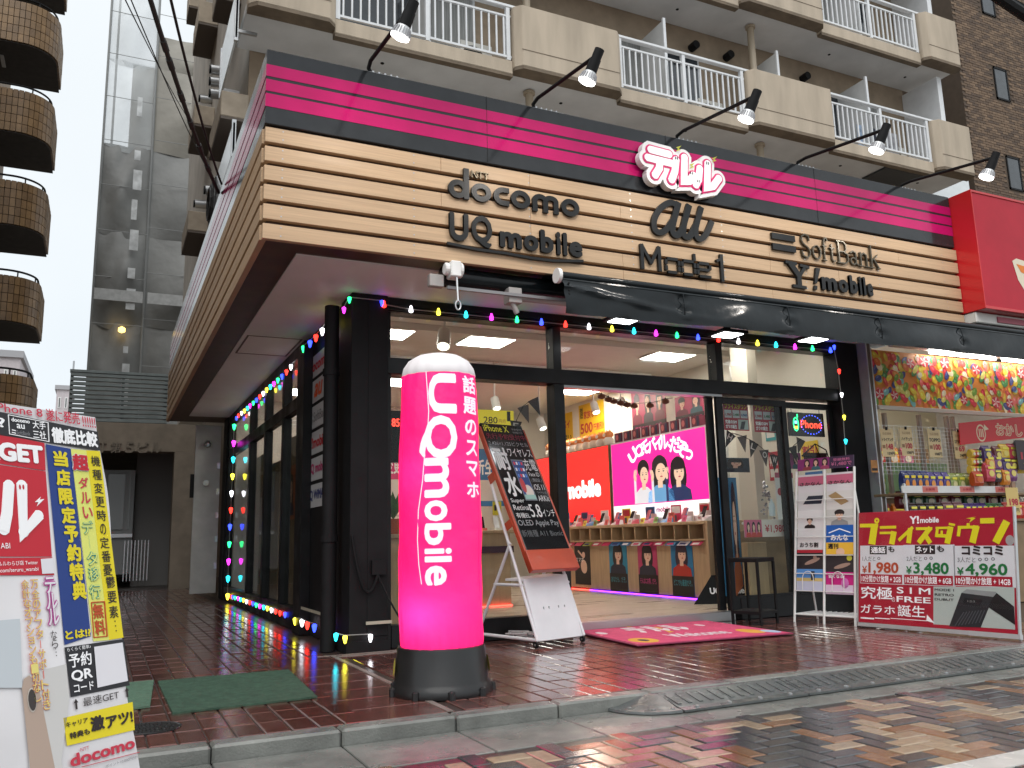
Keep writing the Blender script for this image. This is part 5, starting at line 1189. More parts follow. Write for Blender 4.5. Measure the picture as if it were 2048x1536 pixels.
# ================================================================== plant stand
ts=thing('plant_stand','square black metal stand with an open lower shelf beside the door leaf','stand',(6.02,6.9,0))
a0=zp(1470,1243,0); SD=Vector((.76,-.65,0)).normalized(); SB=Vector((.65,.76,0)).normalized(); SO=zp(1524,1252,0)
S_=.34
def tp(u,t,z): return SO+Vector((-.28,.96,0)).normalized()*u+Vector((.94,.33,0)).normalized()*t+ZA*z
q=MB(); q.hexa([tp(0,0,.60),tp(0,S_,.60),tp(S_,S_,.60),tp(S_,0,.60),tp(0,0,.64),tp(0,S_,.64),tp(S_,S_,.64),tp(S_,0,.64)],BLK2); fix(q.build('top',ts,bevel=.004))
q=MB(); q.hexa([tp(0,0,.1),tp(0,S_,.1),tp(S_,S_,.1),tp(S_,0,.1),tp(0,0,.13),tp(0,S_,.13),tp(S_,S_,.13),tp(S_,0,.13)],BLK2); fix(q.build('shelf',ts))
for u in (.012,S_-.012):
    for t_ in (.012,S_-.012): q=MB(); q.tube([tp(u,t_,0),tp(u,t_,.60)],.016,BLK2,4); q.build('leg',ts)
# ================================================================== red price board
br=Vector((.125,-.992,0)); bb=Vector((.992,.125,0)); BO=Vector((6.347,5.93,0))
bu=(bb*.17+ZA*1.05).normalized(); FP=Fr(BO,br,bu); BWD=1.43; BHT=1.06
pb=thing('price_board','red price down poster board leaning in front of the sweet shop','poster board',(6.45,5.25,0))
q=MB(); q.fb(FP,(0,.05,-.03),(BWD,BHT,0),PR('board_red_bg',176,20,48)); q.build('panel',pb,bevel=.003)
q=MB(); q.fb(FP,(-.005,.015,-.032),(BWD*.72,.049,.008),ALU); q.fb(FP,(BWD*.722,.012,-.032),(BWD+.02,.05,.011),M('rail_bright',(.6,.62,.63),.3,.4)); q.fb(FP,(-.012,.05,-.03),(-.001,BHT,.004),ALU); q.fb(FP,(BWD+.001,.05,-.03),(BWD+.012,BHT,.004),ALU); q.build('frame',pb)
for u in (.2,BWD-.2):
    q=MB(); q.tube([FP.p(u,.9,-.04),FP.p(u,.9,-.04)+bb*.25-ZA*FP.p(u,.9,-.04).z],.012,ALU,6); q.build('leg',pb)
q=MB()
ZO=lambda x,y:(x/5.12+1690,y/5.12+1000)
def pu(x,y):    # position in the close view of the board -> board coordinates (bilinear by its own corners)
    tl,tr,bl_,brr=(112,85),(1735,125),(140,1290),(1833,1450)
    v=.5; u=.5
    for _ in range(30):
        X=(1-u)*((1-v)*bl_[0]+v*tl[0])+u*((1-v)*brr[0]+v*tr[0]); Y=(1-u)*((1-v)*bl_[1]+v*tl[1])+u*((1-v)*brr[1]+v*tr[1])
        du=((1-v)*(brr[0]-bl_[0])+v*(tr[0]-tl[0])); dv=((1-u)*(tl[1]-bl_[1])+u*(tr[1]-brr[1])); u+=(x-X)/du; 
        Y=(1-u)*((1-v)*bl_[1]+v*tl[1])+u*((1-v)*brr[1]+v*tr[1]); v+=(y-Y)/dv
    return u*BWD,.02+v*(BHT-.02)
def pbx0(x0,y0,x1,y1): a=pu(x0,y1); b=pu(x1,y0); return (a[0],a[1],b[0],b[1])
def pbx(x0,y0,x1,y1):
    xm,ym=(x0+x1)/2,(y0+y1)/2; sl=lambda y:(.025+(y-85)/1205*.07)*(x1-x0)/2
    return (pu(x0,ym)[0],pu(xm,max(ym+3,y1-sl(y1)))[1],pu(x1,ym)[0],pu(xm,min(ym-3,y0+sl(y0)))[1])
def T(txt,x0,y0,x1,y1,m,bold=0,n=.003): q.text(FP,txt,pbx(x0,y0,x1,y1),n,m,bold)
def Rr(x0,y0,x1,y1,m,n=.001): q.rect(FP,*pbx(x0,y0,x1,y1),n,m)
YW=PR('board_lemon',235,225,30); PWT=PR('board_card',226,228,232); INK=PR('ink',40,28,28)
q.text(FP,'Y!',(.525,1.0-.06,.615,1.04-.03),.002,KW,.04); q.text(FP,'mobile',(.625,.945,.80,.995),.002,KW,.03)
def YS(pts,w): 
    P=[pu(*p) for p in pts]; q.stroke(FP,P,w,.001,.003,YW)
YS([(140,228),(345,238)],.035); YS([(310,235),(285,425)],.07); q.ring(FP,*pu(335,185),.026,.026,.017,.001,.0035,YW)
YS([(378,262),(557,268)],.025); YS([(378,322),(557,330)],.022); YS([(538,325),(518,440)],.055)
YS([(745,285),(600,410)],.03); YS([(722,300),(708,440)],.045)
YS([(790,300),(955,308)],.025); YS([(935,305),(825,445)],.045); YS([(885,370),(940,455)],.04)
YS([(1000,305),(1165,312)],.02); YS([(1015,300),(1005,395)],.025); YS([(1150,310),(1122,465)],.05); YS([(1010,385),(1100,395)],.03); YS([(1060,340),(1060,395)],.02); YS([(1135,270),(1190,285)],.02)
YS([(1228,312),(1420,320)],.025); YS([(1240,315),(1232,400)],.028); YS([(1405,318),(1375,470)],.055); YS([(1325,280),(1325,318)],.025)
YS([(1450,258),(1565,262)],.045); YS([(1685,288),(1600,480)],.06)
b0=pu(1400,210); q.poly(FP,[(b0[0],b0[1]),(b0[0]-.09,b0[1]-.012),(b0[0]-.045,b0[1]-.018),(b0[0]-.06,b0[1]-.05),(b0[0]-.005,b0[1]-.012),(b0[0]-.03,b0[1]-.008)],.003,YW)
q.ell(FP,*pu(1725,475),.035,.042,.003,PR('coin_grey',170,165,165),14)
for (x0,y0,x1,y1,h1,h2,blk_,pr,pc,bot) in ((150,470,650,850,'1人だと','¥1,980','通話',(190,75,35),None,'10分間かけ放題 + 2GB'),(665,490,1195,885,'2人だと','¥3,480','ネット',(20,120,60),None,'10分間かけ放題 + 6GB'),(1205,530,1765,915,'3人だと','¥4,960','コミコミ',(20,95,170),None,'10分間かけ放題 + 14GB')):
    W_=x1-x0; H_=y1-y0; _pb=pbx; pbx=pbx0; Rr(x0,y0,x1,y1,PWT,.001)
    if blk_!='コミコミ': Rr(x0+W_*.22,y0-5,x0+W_*.62,y0+H_*.2,INK,.002); T(blk_,x0+W_*.25,y0+5,x0+W_*.59,y0+H_*.17,KW,.03,.003); T('も',x0+W_*.66,y0+5,x0+W_*.8,y0+H_*.17,INK,.04)
    else: T(blk_,x0+W_*.12,y0-5,x0+W_*.82,y0+H_*.19,INK,.05)
    T(h1,x0+W_*.05,y0+H_*.26,x0+W_*.36,y0+H_*.38,PR('board_greytext',90,90,95))
    for k in range(int(h1[0])): 
        c=pu(x0+W_*(.44+.11*k),y0+H_*.33); q.ring(FP,c[0],c[1],.015,.014,.005,.001,.003,PR('board_greytext',90,90,95),seg=8)
    T('¥',x0+W_*.05,y0+H_*.52,x0+W_*.16,y0+H_*.72,PR('pr'+pr.__str__()[:4],*pr),.02); T(h2[1:],x0+W_*.2,y0+H_*.47,x0+W_*.9,y0+H_*.76,PR('pr'+pr.__str__()[:4],*pr),.03)
    Rr(x0+W_*.012,y0+H_*.82,x1-W_*.012,y1-H_*.015,PR('board_red_bg',176,20,48),.002); T(bot,x0+W_*.04,y0+H_*.85,x1-W_*.04,y1-H_*.04,KW,.02,.003); pbx=_pb
T('究極',165,880,540,1040,KW,.015); T('の',535,1010,572,1062,KW); 
T('S I M',590,905,960,1000,KW,.015); T('FREE',590,1000,965,1090,KW,.02); T('ガラホ',165,1070,575,1195,KW,.015); T('誕生',605,1090,910,1235,KW,.015)
Rr(165,1205,330,1235,KW); Rr(340,1215,515,1240,KW); Rr(525,1230,930,1262,KW); c=[pu(*p) for p in ((925,1262),(1015,1290),(930,1200))]; q.poly(FP,c,.0025,KW)
GCARD=PR('board_silver',185,196,190); c=[pu(*p) for p in ((1000,1300),(1800,1365),(1780,950),(990,915))]; q.poly(FP,c,.001,GCARD)
T('MODE 1',1005,935,1205,975,INK,.02); T('RETRO',1008,985,1205,1025,INK,.02); T('DUBUT',1008,1032,1205,1072,INK,.02)
for pts,m,n in ((((1165,1325),(1480,1340),(1590,1040),(1280,990)),PR('flip_dark',42,44,48),.002),(((1280,990),(1590,1040),(1620,990),(1330,955)),PR('flip_silver',150,155,155),.0025),(((1590,1040),(1545,1140),(1800,1320),(1785,1140),(1620,1000)),PR('flip_black',22,24,26),.003),(((1310,1040),(1490,1070),(1465,1135),(1300,1105)),PR('flip_screen',24,26,30),.003)): q.poly(FP,[pu(*p) for p in pts],n,m)
for k in range(8): q.stroke(FP,[pu(1225+38*k*.9,1320-4*k),pu(1290+36*k*.8+20,1185-2*k)],.006,.002,.003,PR('flip_line',85,88,92))
T('1:2:3',1345,1065,1415,1090,PR('flip_line2',150,150,150),0,.004)
q.build('print',pb)
q=MB(); q.fb(FP,(.0,.05,.0045),(BWD,BHT,.0052),glassmat('film',(1,1,1),1.3)); q.build('clear_film',pb)
# ================================================================== foreground poster stand
po=Vector((-.035,2.761,0)); pr_=Vector((.73,.68,0)).normalized(); pbk=Vector((-.68,.73,0))
bot=po+pbk*-.315+ZA*(-.066); top=po+ZA*1.28; FS=Fr(bot,pr_,top-bot); SL=(top-bot).length; SWD=.86
sd_=thing('poster_stand','rain wet paper poster stand with red, blue and yellow phone advertising by the kerb','poster stand',tuple(bot-pr_*.4))
PAPER=M('poster_paper',(.76,.74,.76),.32,var=.05,vs=3,dirt=.1,bump=.35,bs=6,bdist=.012,coat=.25)
n_=30; q=MB(); vs=[]
def pw(v): return .006*math.sin(7*v*SL)+.004*math.sin(17*v*SL+1)
for j in range(n_+1):
    v=j/n_
    for i in range(13): u=-SWD+(SWD+pw(v))*i/12; vs.append(FS.p(u,v*SL,.0016*math.sin(9*u+5*v)))
q.add(vs,[(j*13+i,j*13+i+1,(j+1)*13+i+1,(j+1)*13+i) for j in range(n_) for i in range(12)],PAPER); q.build('paper',sd_,smooth=True)
q=MB(); q.fb(FS,(-SWD+.01,.01,-.03),(-.012,SL-.01,-.006),M('board_back',(.3,.3,.3),.6)); q.build('backing_board',sd_)
for u in (-SWD+.1,-.1):
    q=MB(); tpt=FS.p(u,SL*.8,-.03); q.tube([tpt,Vector((tpt.x-.3,tpt.y+.32,ZR))],.015,ALU,8); q.build('leg',sd_)
q=MB()
def L0(z): return 3.84
def sbox(x0,y0,x1,y1): return FS.bx(x0,y0,x1,y1)
def quad(pts,n,m): q.poly(FS,[FS.uv(*p) for p in pts],n,m)
z3=lambda x,y:(x/4.0425,y/4.0421+780); z4=lambda x,y:(x/3.98,y/3.979+1150)
SR=PR('stand_red',205,25,48); SBK=PR('stand_black',32,32,38); SBL=PR('stand_blue',20,58,135); SYL=PR('stand_yellow',240,220,20); SPY=PR('stand_paleyellow',235,238,120); SWH=PR('stand_white',236,234,240); SRT=PR('stand_redtext',210,50,75)
n1,n2,n3=.0035,.005,.0065
# header row
def ST(txt,p0,p1,m,n=n2,bold=0,shear=0): q.text(FS,txt,sbox(*p0,*p1),n,m,bold,0,shear)
def SV(txt,p0,p1,m,n=n2,bold=0): q.vtext(FS,txt,sbox(*p0,*p1),n,m,bold)
tl=FS.uv
def rowtxt(txt,pa,pb_,h,m,n=n2,bold=0):      # text whose base runs from pa to pb, given letter height in pixels
    a=FS.uv(*pa); b=FS.uv(*pb_); c=FS.uv(pb_[0],pb_[1]-h); q.text(FS,txt,(a[0],(a[1]+b[1])/2,b[0],(a[1]+b[1])/2+abs(c[1]-b[1])),n,m,bold)
rowtxt('iPhone 8',z3(-60,170),z3(335,225),16,SRT,n2,.01); rowtxt('遂に発売',z3(365,235),z3(640,300),23,SRT,n2,.02); rowtxt('!!!!!!',z3(660,295),z3(765,315),20,SRT,n2,.02)
quad([z3(-200,195-55),z3(782,340),z3(803,492),z3(-200,340)],n1,SBK)
rowtxt('?',z3(-15,305),z3(30,310),19,KW,n2,.03); rowtxt('docomo',z3(80,250),z3(230,285),8,KW,n2,.03); rowtxt('au',z3(125,310),z3(190,325),9,KW,n2,.02); rowtxt('SoftBank',z3(125,360),z3(235,378),8,PR('grey_txt',140,140,145)); quad([z3(85,322),z3(118,330),z3(118,338),z3(85,330)],n2,KW); quad([z3(85,342),z3(118,350),z3(118,358),z3(85,350)],n2,KW)
rowtxt('大手',z3(255,310),z3(360,330),15,KW,n2,.02); rowtxt('三社',z3(258,385),z3(365,412),16,KW,n2,.02); rowtxt('徹底比較',z3(412,425),z3(785,475),30,KW,n2,.05)
for a,b in (((57,205),(67,360)),((57,205),(378,268)),((378,268),(386,422)),((67,360),(386,422))): q.stroke(FS,[FS.uv(*z3(*a)),FS.uv(*z3(*b))],.002,n2-.001,n2,KW)
# red block
quad([z3(-200,320),z3(352,432),z3(362,655),z3(-200,570)],n1,SR); rowtxt('RGET',z3(-140,565),z3(345,605),36,KW,n2,.06)
quad([z3(-200,580),z3(362,660),z3(412,1350),z3(-200,1350)],n1,SR)
a=lambda x,y: FS.uv(*z3(x,y))
def fat(pts,w,m,n):
    P=[a(*p) for p in pts]; q.stroke(FS,P,w,n-.001,n,m)
    for x,y in P: q.ell(FS,x,y,w/2,w/2,n+.0002,m,14)
fat([(60,775),(45,1000),(20,1130)],.03,KW,n2); fat([(165,775),(180,1150),(300,1020)],.03,KW,n2)
for x in (147,175): q.ell(FS,*a(x,790),.003,.007,n3,SR,8)
quad([z3(270,910),z3(320,865),z3(310,890),z3(348,885),z3(285,945),z3(300,910)],n2,KW)
rowtxt('ABI',z3(-5,1285),z3(72,1285),11,KW,n2)
quad([z3(-200,1362),z3(415,1355),z3(430,1500),z3(-200,1500)],n1,SR)
rowtxt('テルルわらび店 Twitter',z3(-60,1425),z3(297,1418),9,KW); rowtxt('twitter.com/teruru_warabi',z3(-140,1480),z3(302,1480),9,KW); quad([z3(318,1370),z3(418,1362),z3(428,1485),z3(330,1490)],n2,SWH)
# blue column
quad([z3(362,440),z3(565,478),(180,1273),z4(505,560)],n1,SBL)
for i,ch in enumerate('当店限定予約特典'):
    x=435+i*20 if i<8 else 0; cx,cy=z3(478+i*21.5,560+i*152)
    b=FS.bx(cx-16,cy-17,cx+16,cy+17); q.text(FS,ch,b,n2,SYL,.05)
rowtxt('とは!?',z4(510,510),z4(715,500),17,SYL,n2,.04)
# yellow columns
quad([z3(565,478),z3(690,490),z4(860,520),z4(735,530)],n1,SPY); quad([z3(690,490),z3(800,497),z4(975,500),z4(860,520)],n1+.0002,SYL)
for i,ch in enumerate('機種変更時の定番憂鬱要素'):
    if i<9: cx,cy=z3(762+i*12.2,578+i*110)
    else: cx,cy=z4(868+(i-9)*13,60+(i-9)*118)
    k=10 if ch!='の' else 7; q.text(FS,ch,FS.bx(cx-k,cy-11,cx+k,cy+11),n2,INK,.01)
for i in range(3): q.ell(FS,*FS.uv(*z4(905+5*i,370+38*i)),.002,.002,n2,INK,8)
cx,cy=z3(636,590); q.text(FS,'超',FS.bx(cx-19,cy-19,cx+19,cy+19),n2,SWH,.12); q.text(FS,'超',FS.bx(cx-18,cy-18,cx+18,cy+18),n3,SR,.05)
for i,ch in enumerate('ダルい'): cx,cy=z3(665+i*17,755+i*120); q.text(FS,ch,FS.bx(cx-11,cy-12,cx+11,cy+12),n2,SRT,.02)
TEAL=PR('teal_txt',60,170,165)
for i,ch in enumerate('デ｜タ移行'):
    cx,cy=(z3(697,1115),z3(712,1230),z3(735,1365),z3(748,1490),z4(745,135))[i]
    if ch=='｜': q.rect(FS,*FS.bx(cx-1.6,cy-13,cx+1.6,cy+13),n2,TEAL)
    else: q.text(FS,ch,FS.bx(cx-13,cy-14,cx+13,cy+14),n2,TEAL,.04); q.text(FS,ch,FS.bx(cx-12.5,cy-13.5,cx+12.5,cy+13.5),n3,SPY,-.0)
for a_,b_ in (((718,222),(820,215)),((820,215),(842,490)),((842,490),(738,500)),((738,500),(718,222))): q.stroke(FS,[FS.uv(*z4(*a_)),FS.uv(*z4(*b_))],.003,n2-.001,n2,PR('orange_txt',200,80,30))
for i,ch in enumerate('無料'): cx,cy=z4(770+15*i,290+130*i); q.text(FS,ch,FS.bx(cx-12,cy-14,cx+12,cy+14),n2,PR('orange_txt',200,80,30),.03)
# code panel (left blank where the square code was)
quad([z4(505,578),z4(980,510),z4(1025,880),z4(555,975)],n1,SBK); quad([z4(738,575),z4(965,540),z4(1008,845),z4(765,900)],n2,SWH)
rowtxt('らくらく簡単♪',z4(525,615),z4(712,585),8,KW); rowtxt('予約',z4(540,745),z4(722,715),28,KW,n2,.02); rowtxt('QR',z4(560,860),z4(730,835),24,KW,n2,.03); rowtxt('コード',z4(580,940),z4(738,915),17,KW,n2,.02)
rowtxt('最速GET',z4(655,1052),z4(940,985),17,INK); 
for x,y in ((595,1030),(1000,935)):
    c=FS.uv(*z4(x,y)); q.poly(FS,[(c[0]-.003,c[1]-.013),(c[0]+.003,c[1]-.013),(c[0]+.003,c[1]+.003),(c[0]+.007,c[1]+.003),(c[0],c[1]+.013),(c[0]-.007,c[1]+.003),(c[0]-.003,c[1]+.003)],n2,INK)
quad([z4(495,1140),z4(1048,1012),z4(1065,1235),z4(525,1362)],n1,SYL)
rowtxt('キャリア',z4(515,1218),z4(690,1180),11,INK,n2,.02); rowtxt('特典も',z4(545,1310),z4(705,1270),13,INK,n2,.03); rowtxt('激',z4(715,1255),z4(825,1225),30,INK,n2,.05); rowtxt('アツ!',z4(838,1225),z4(1050,1175),24,INK,n2,.04)
rowtxt('docomo',z4(550,1530),z4(1065,1385),24,SRT,n2,.035); rowtxt('NTT',z4(630,1405),z4(700,1392),7,SRT,n2); q.stroke(FS,[FS.uv(*z4(640,1530)),FS.uv(*z4(1100,1412))],.0015,n2-.001,n2,SRT); rowtxt('ポイント10,000円分!?',z4(830,1535),z4(1090,1465),7,PR('grey_txt',140,140,145))
# lower left: phone picture and red outlined columns
PB=PR('phone_rose',188,165,150); PB2=PR('phone_white',214,212,210)
quad([z4(-200,380),z4(150,350),z4(170,900),z4(-200,900)],n1,PR('pale_blue',205,212,218))
quad([z4(170,880),z4(185,820),z4(240,780),z4(520,710),z4(545,980),z4(480,1480),z4(530,1700),z4(240,1700)],n1,PB2); quad([z4(165,900),z4(180,830),z4(225,800),z4(300,900),z4(440,1600),z4(235,1600)],n1+.0005,PB)
q.ell(FS,*FS.uv(*z4(243,998)),.0125,.0285,n2,PR('phone_ring',215,205,195),16); q.ell(FS,*FS.uv(*z4(243,998)),.0105,.025,n3,PR('lens_dark',60,52,50),16)
SO_=PR('salmon_edge',235,120,110)
for txt,x0,y0,dx,dy in (('余計なオプションも一切なし',188,78,8.3,74.5),('万全のアフターサポート付き',262,75,8.2,80)):
    for i,ch in enumerate(txt):
        cx,cy=z4(x0+dx*i,y0+dy*i)
        if ch=='ー': q.rect(FS,*FS.bx(cx-1.6,cy-8,cx+1.6,cy+8),n2,SO_); continue
        k=8 if ch not in 'ッョ' else 6; q.text(FS,ch,FS.bx(cx-k-.6,cy-k-.9,cx+k+.6,cy+k+.9),n2,SO_,.03); q.text(FS,ch,FS.bx(cx-k,cy-k,cx+k,cy+k),n3,PR('cream_txt',240,225,130),.0)
for i,ch in enumerate('テルル'): cx,cy=z4(385+14*i,85+125*i); q.text(FS,ch,FS.bx(cx-14,cy-17,cx+14,cy+17),n2,PR('mag_edge',200,60,160),.08); q.text(FS,ch,FS.bx(cx-12.5,cy-15.5,cx+12.5,cy+15.5),n3,SWH,.02)
for i,ch in enumerate('なら'): cx,cy=z4(418+8*i,480+70*i); q.text(FS,ch,FS.bx(cx-7,cy-8,cx+7,cy+8),n2,INK)
for i in range(3): q.ell(FS,*FS.uv(*z4(432+3*i,590+27*i)),.0015,.0015,n2,INK,8)
q.build('print',sd_)
# ================================================================== inside the phone shop
WOOD=M('display_wood',(.46,.325,.19),.5,var=.12,vs=7,stretch=(3,3,.4)); WOODD=M('display_wood_dark',(.25,.17,.095),.55,var=.15,vs=7)
CX=6.62; RTX0=PR('poster_redtext',185,45,60)
dc=thing('display_counter','long wooden display counter with pigeonholes and glowing strip at its foot','counter',(6.9,10.4,.09))
q=MB(); q.box((CX,8.42,.12),(7.3,12.9,.80),WOOD); q.build('base',dc,bevel=.004)
q=MB(); q.box((CX-.06,8.35,1.0),(7.4,12.95,1.04),WOOD); q.build('worktop',dc,bevel=.004); quick('shelf_board',dc,(CX-.06,8.35,.801),(7.3,12.95,.825),WOOD); quick('rear_panel',dc,(7.0,8.4,.826),(7.3,12.9,.999),WOODD)
for k in range(16):
    y=8.37+.30*k; 
    if y<12.95: quick('divider',dc,(CX-.05,y,.826),(6.999,y+.025,.999),WOOD)
quick('end_panel',dc,(CX-.06,8.30,.12),(7.3,8.349,1.04),WOOD)
q=MB(); q.box((CX-.012,8.42,.092),(CX,11.2,.104),emi('led_violet',(.25,.03,1),6.0)); q.build('led_strip',dc); q=MB(); q.box((CX-.012,11.21,.092),(CX,12.9,.104),emi('led_red',(1,.06,.04),5.0)); q.build('led_strip',dc)
Fc=FX(CX-.008); INKB=PR('poster_black',26,22,24)
def pposter(F,px,label,bg,cloth,hair,txt,tcol,cat='poster',group=None,split=.36,faces=1,name='poster',thick=.004):
    b=F.bx(*px); t=MB(); t.fb(F,(b[0],b[1],-thick),(b[2],b[3],0),PR('pp_%d_%d_%d'%bg,*bg)); o=t.build(name,label=label,cat=cat,group=group)
    q=MB(); h=b[3]-b[1]; w_=b[2]-b[0]; y=b[1]+h*split
    if split>0: q.rect(F,b[0],b[1],b[2],y,.001,INKB)
    for k in range(faces):
        u0=b[0]+w_*(k+.06)/faces; u1=b[0]+w_*(k+.94)/faces
        q.person(F,(u0,y,u1,b[3]-h*.03),.002,hair[k%len(hair)],PR('skin_w',236,196,172),cloth[k%len(cloth)],k!=0 or faces==1,k%2==0,(-1)**k)
    if txt: q.text(F,txt,(b[0]+w_*.08,b[1]+h*split*.5,b[2]-w_*.08,b[1]+h*split*.82),.002,tcol,.02)
    q.build('print',o); return o
H1,H2=PR('hair_black',28,22,26),PR('hair_violet',52,36,60); 
pposter(Fc,(1217,1084,1257,1184),'blue poster of a dark haired woman on the counter front, left of the pink one',(40,140,175),[PR('cl_navy',38,44,62)],[H1],'あなたも、だぞ。',PR('teal_t',60,150,165),group=None)
pposter(Fc,(1274,1085,1318,1188),'pink poster of a woman with a fringe on the counter front between two blue posters',(190,60,110),[PR('cl_navy',38,44,62)],[H1],'そんなにお得、だぞ。',PR('pink_t',200,70,140))
pposter(Fc,(1340,1082,1390,1194),'blue poster of a woman in a red top at the counter end',(30,125,175),[PR('cl_red',190,50,40)],[H2],'どこでも最速だぞ。',PR('teal_t',60,150,165))
b=Fc.bx(1148,1080,1182,1170); t=MB(); t.fb(Fc,(b[0],b[1],-.004),(b[2],b[3],0),INKB); o=t.build('poster',label='black poster with a reclining figure at the far end of the counter front',cat='poster'); q=MB(); w_=b[2]-b[0]; h=b[3]-b[1]
q.ell(Fc,b[0]+w_*.6,b[1]+h*.4,w_*.2,h*.16,.001,PR('skin_w',236,196,172),14,rot=25); q.ell(Fc,b[0]+w_*.6,b[1]+h*.66,w_*.1,h*.07,.0015,PR('skin_w',236,196,172),12); q.stroke(Fc,[(b[0]+w_*.6,b[1]+h*.6),(b[0]+w_*.25,b[1]+h*.75)],.03,.0,.001,PR('skin_w',236,196,172)); q.text(Fc,'スマホ',(b[0]+w_*.08,b[1]+h*.5,b[0]+w_*.6,b[1]+h*.6),.002,KW,0); q.build('print',o)
# leaflets in the tilted rail
lc=[(70,130,190),(215,60,110),(235,235,238),(60,150,200),(220,90,130),(240,240,240),(190,205,90)]
rr2=random.Random(8)
for k in range(17):
    y=8.42+.262*k; c=lc[rr2.randrange(len(lc))]
    q=MB(); q.hexa([(CX-.09,y,.745),(CX-.09,y+.2,.745),(CX-.03,y+.2,.79),(CX-.03,y,.79),(CX-.094,y,.75),(CX-.094,y+.2,.75),(CX-.034,y+.2,.796),(CX-.034,y,.796)],PR('lf_%d_%d_%d'%c,*c)); q.rect(Fr((CX-.096,y+.2,.75),-YA,(.06,0,.046)),.03,.01,.16,.05,.001,PR('lf2_%d'%(k%3),*((250,250,250),(40,60,120),(230,70,120))[k%3])); fix(q.build('leaflet',label=ORD[k]+' small flyer from the door end in the rail under the counter pigeonholes',cat='leaflet',group='flyers in the counter rail'))
# demo phones
def demo(y,x,k):
    t=thing('demo_phone',ORD[k]+' demo phone from the door end of the display counter, on a '+('pale','rose','silver','red','blue')[k%5]+' stand','phone',(x,y,1.04),'demo phones on the display counter')
    c=((.75,.72,.7),(.7,.3,.38),(.75,.75,.78),(.7,.12,.15),(.15,.35,.6))[k%5]
    q=MB(); q.hexa([(x-.07,y-.06,1.04),(x+.08,y-.06,1.04),(x+.08,y+.06,1.04),(x-.07,y+.06,1.04),(x-.05,y-.05,1.06),(x+.08,y-.05,1.11),(x+.08,y+.05,1.11),(x-.05,y+.05,1.06)],M('stand_%d'%(k%5),c,.4)); q.build('stand',t)
    q=MB(); m=M('ph_%d'%(k%4),((.02,.02,.025),(.7,.7,.72),(.6,.15,.2),(.1,.2,.4))[k%4],.15); q.hexa([(x-.03,y-.035,1.085),(x-.02,y-.035,1.09),(x-.02,y+.035,1.09),(x-.03,y+.035,1.085),(x+.03,y-.035,1.22),(x+.04,y-.035,1.22),(x+.04,y+.035,1.22),(x+.03,y+.035,1.22)],m); q.build('handset',t)
    if k%2==0:
        q=MB(); q.box((x+.09,y-.07,1.04),(x+.095,y+.06,1.17),PR('tag_%d'%(k%3),*((245,225,225),(250,120,110),(245,245,240))[k%3])); q.build('price_tag',t)
for k in range(22): demo(8.5+.2*k,6.68+.17*(k%2),k)
for k in range(14):                                      # folded price cards standing between the phones
    c=((245,240,235),(250,120,110),(250,235,90),(235,90,140),(150,205,120))[(k*3)%5]; y=8.46+.31*k; q=MB(); q.hexa([(6.60,y,1.04),(6.60,y+.09,1.04),(6.63,y+.09,1.12),(6.63,y,1.12),(6.604,y,1.04),(6.604,y+.09,1.04),(6.634,y+.09,1.12),(6.634,y,1.12)],PR('pc_%d'%((k*3)%5),*c)); q.text(Fr((6.597,y+.09,1.04),-YA,(.03,0,.08)),('980','1,480','0','2,980')[k%4],(.015,.02,.075,.06),.001,RTX0,.02); fix(q.build('price_card',label=ORD[k]+' folded price card from the door end of the display counter, '+('white','coral','yellow','pink','green')[(k*3)%5],cat='price card',group='price cards on the display counter'))
for k in range(7):                                       # taller show cards at the back of the counter top
    c=((235,225,220),(220,60,110),(60,120,180),(245,220,80))[k%4]; y=8.6+.6*k; f2=FX(6.86); t=MB(); t.fb(f2,(-y-.22,1.041,-.006),(-y,1.27,0),PR('sc_%d'%(k%4),*c)); t.rect(f2,-y-.20,1.16,-y-.02,1.25,.001,PR('sc2_%d'%(k%3),*((200,40,60),(250,250,250),(40,60,110))[k%3])); t.rect(f2,-y-.20,1.06,-y-.10,1.14,.001,PR('sc3',90,90,100)); t.build('show_card',label=ORD[k]+' show card from the door end at the back of the counter, '+('pale','magenta','blue','yellow')[k%4],cat='show card',group='show cards on the display counter')
# light boxes
LBX=6.95
Fl=FX(LBX)
rl_=thing('light_box','glowing red light box with white lettering deep in the shop','light box',(7.1,12.4,1.1))
REDL=emi('lightbox_red',(1,.03,.025),.72)
q=MB(); q.box((LBX+.004,11.06,1.05),(7.35,13.9,2.27),WOODD); q.build('case',rl_); q=MB(); q.box((LBX,11.08,1.12),(LBX+.0035,13.9,2.255),REDL); q.build('face',rl_)
b=Fl.bx(1130,945,1203,998); q=MB(); WL=emi('lightbox_white',(1,.95,.93),.72)
v0=1.49; v1=1.78; u0,u1=b[0],b[2]; q.text(Fl,'Y!',(u0-.4,v0+.02,u0-.05,v1+.02),.003,WL,.05); q.text(Fl,'mobile',(u0,v0,u1,v1),.003,WL,.06); q.build('lettering',rl_)
pk=thing('light_box','glowing magenta light box with three printed people and arched white lettering','light box',(7.1,9.8,1.1))
PKL=emi('lightbox_pink',(.82,.014,.31),.74)
y0_,y1_=8.72,10.98
q=MB(); q.box((LBX+.004,y0_-.02,1.05),(7.3,y1_+.02,2.27),WHITE); q.build('case',pk); q=MB(); q.box((LBX,y0_,1.32),(LBX+.0035,y1_,2.245),PKL); q.box((LBX,y0_,1.12),(LBX+.0035,y1_,1.318),WL); q.build('face',pk)
q=MB()
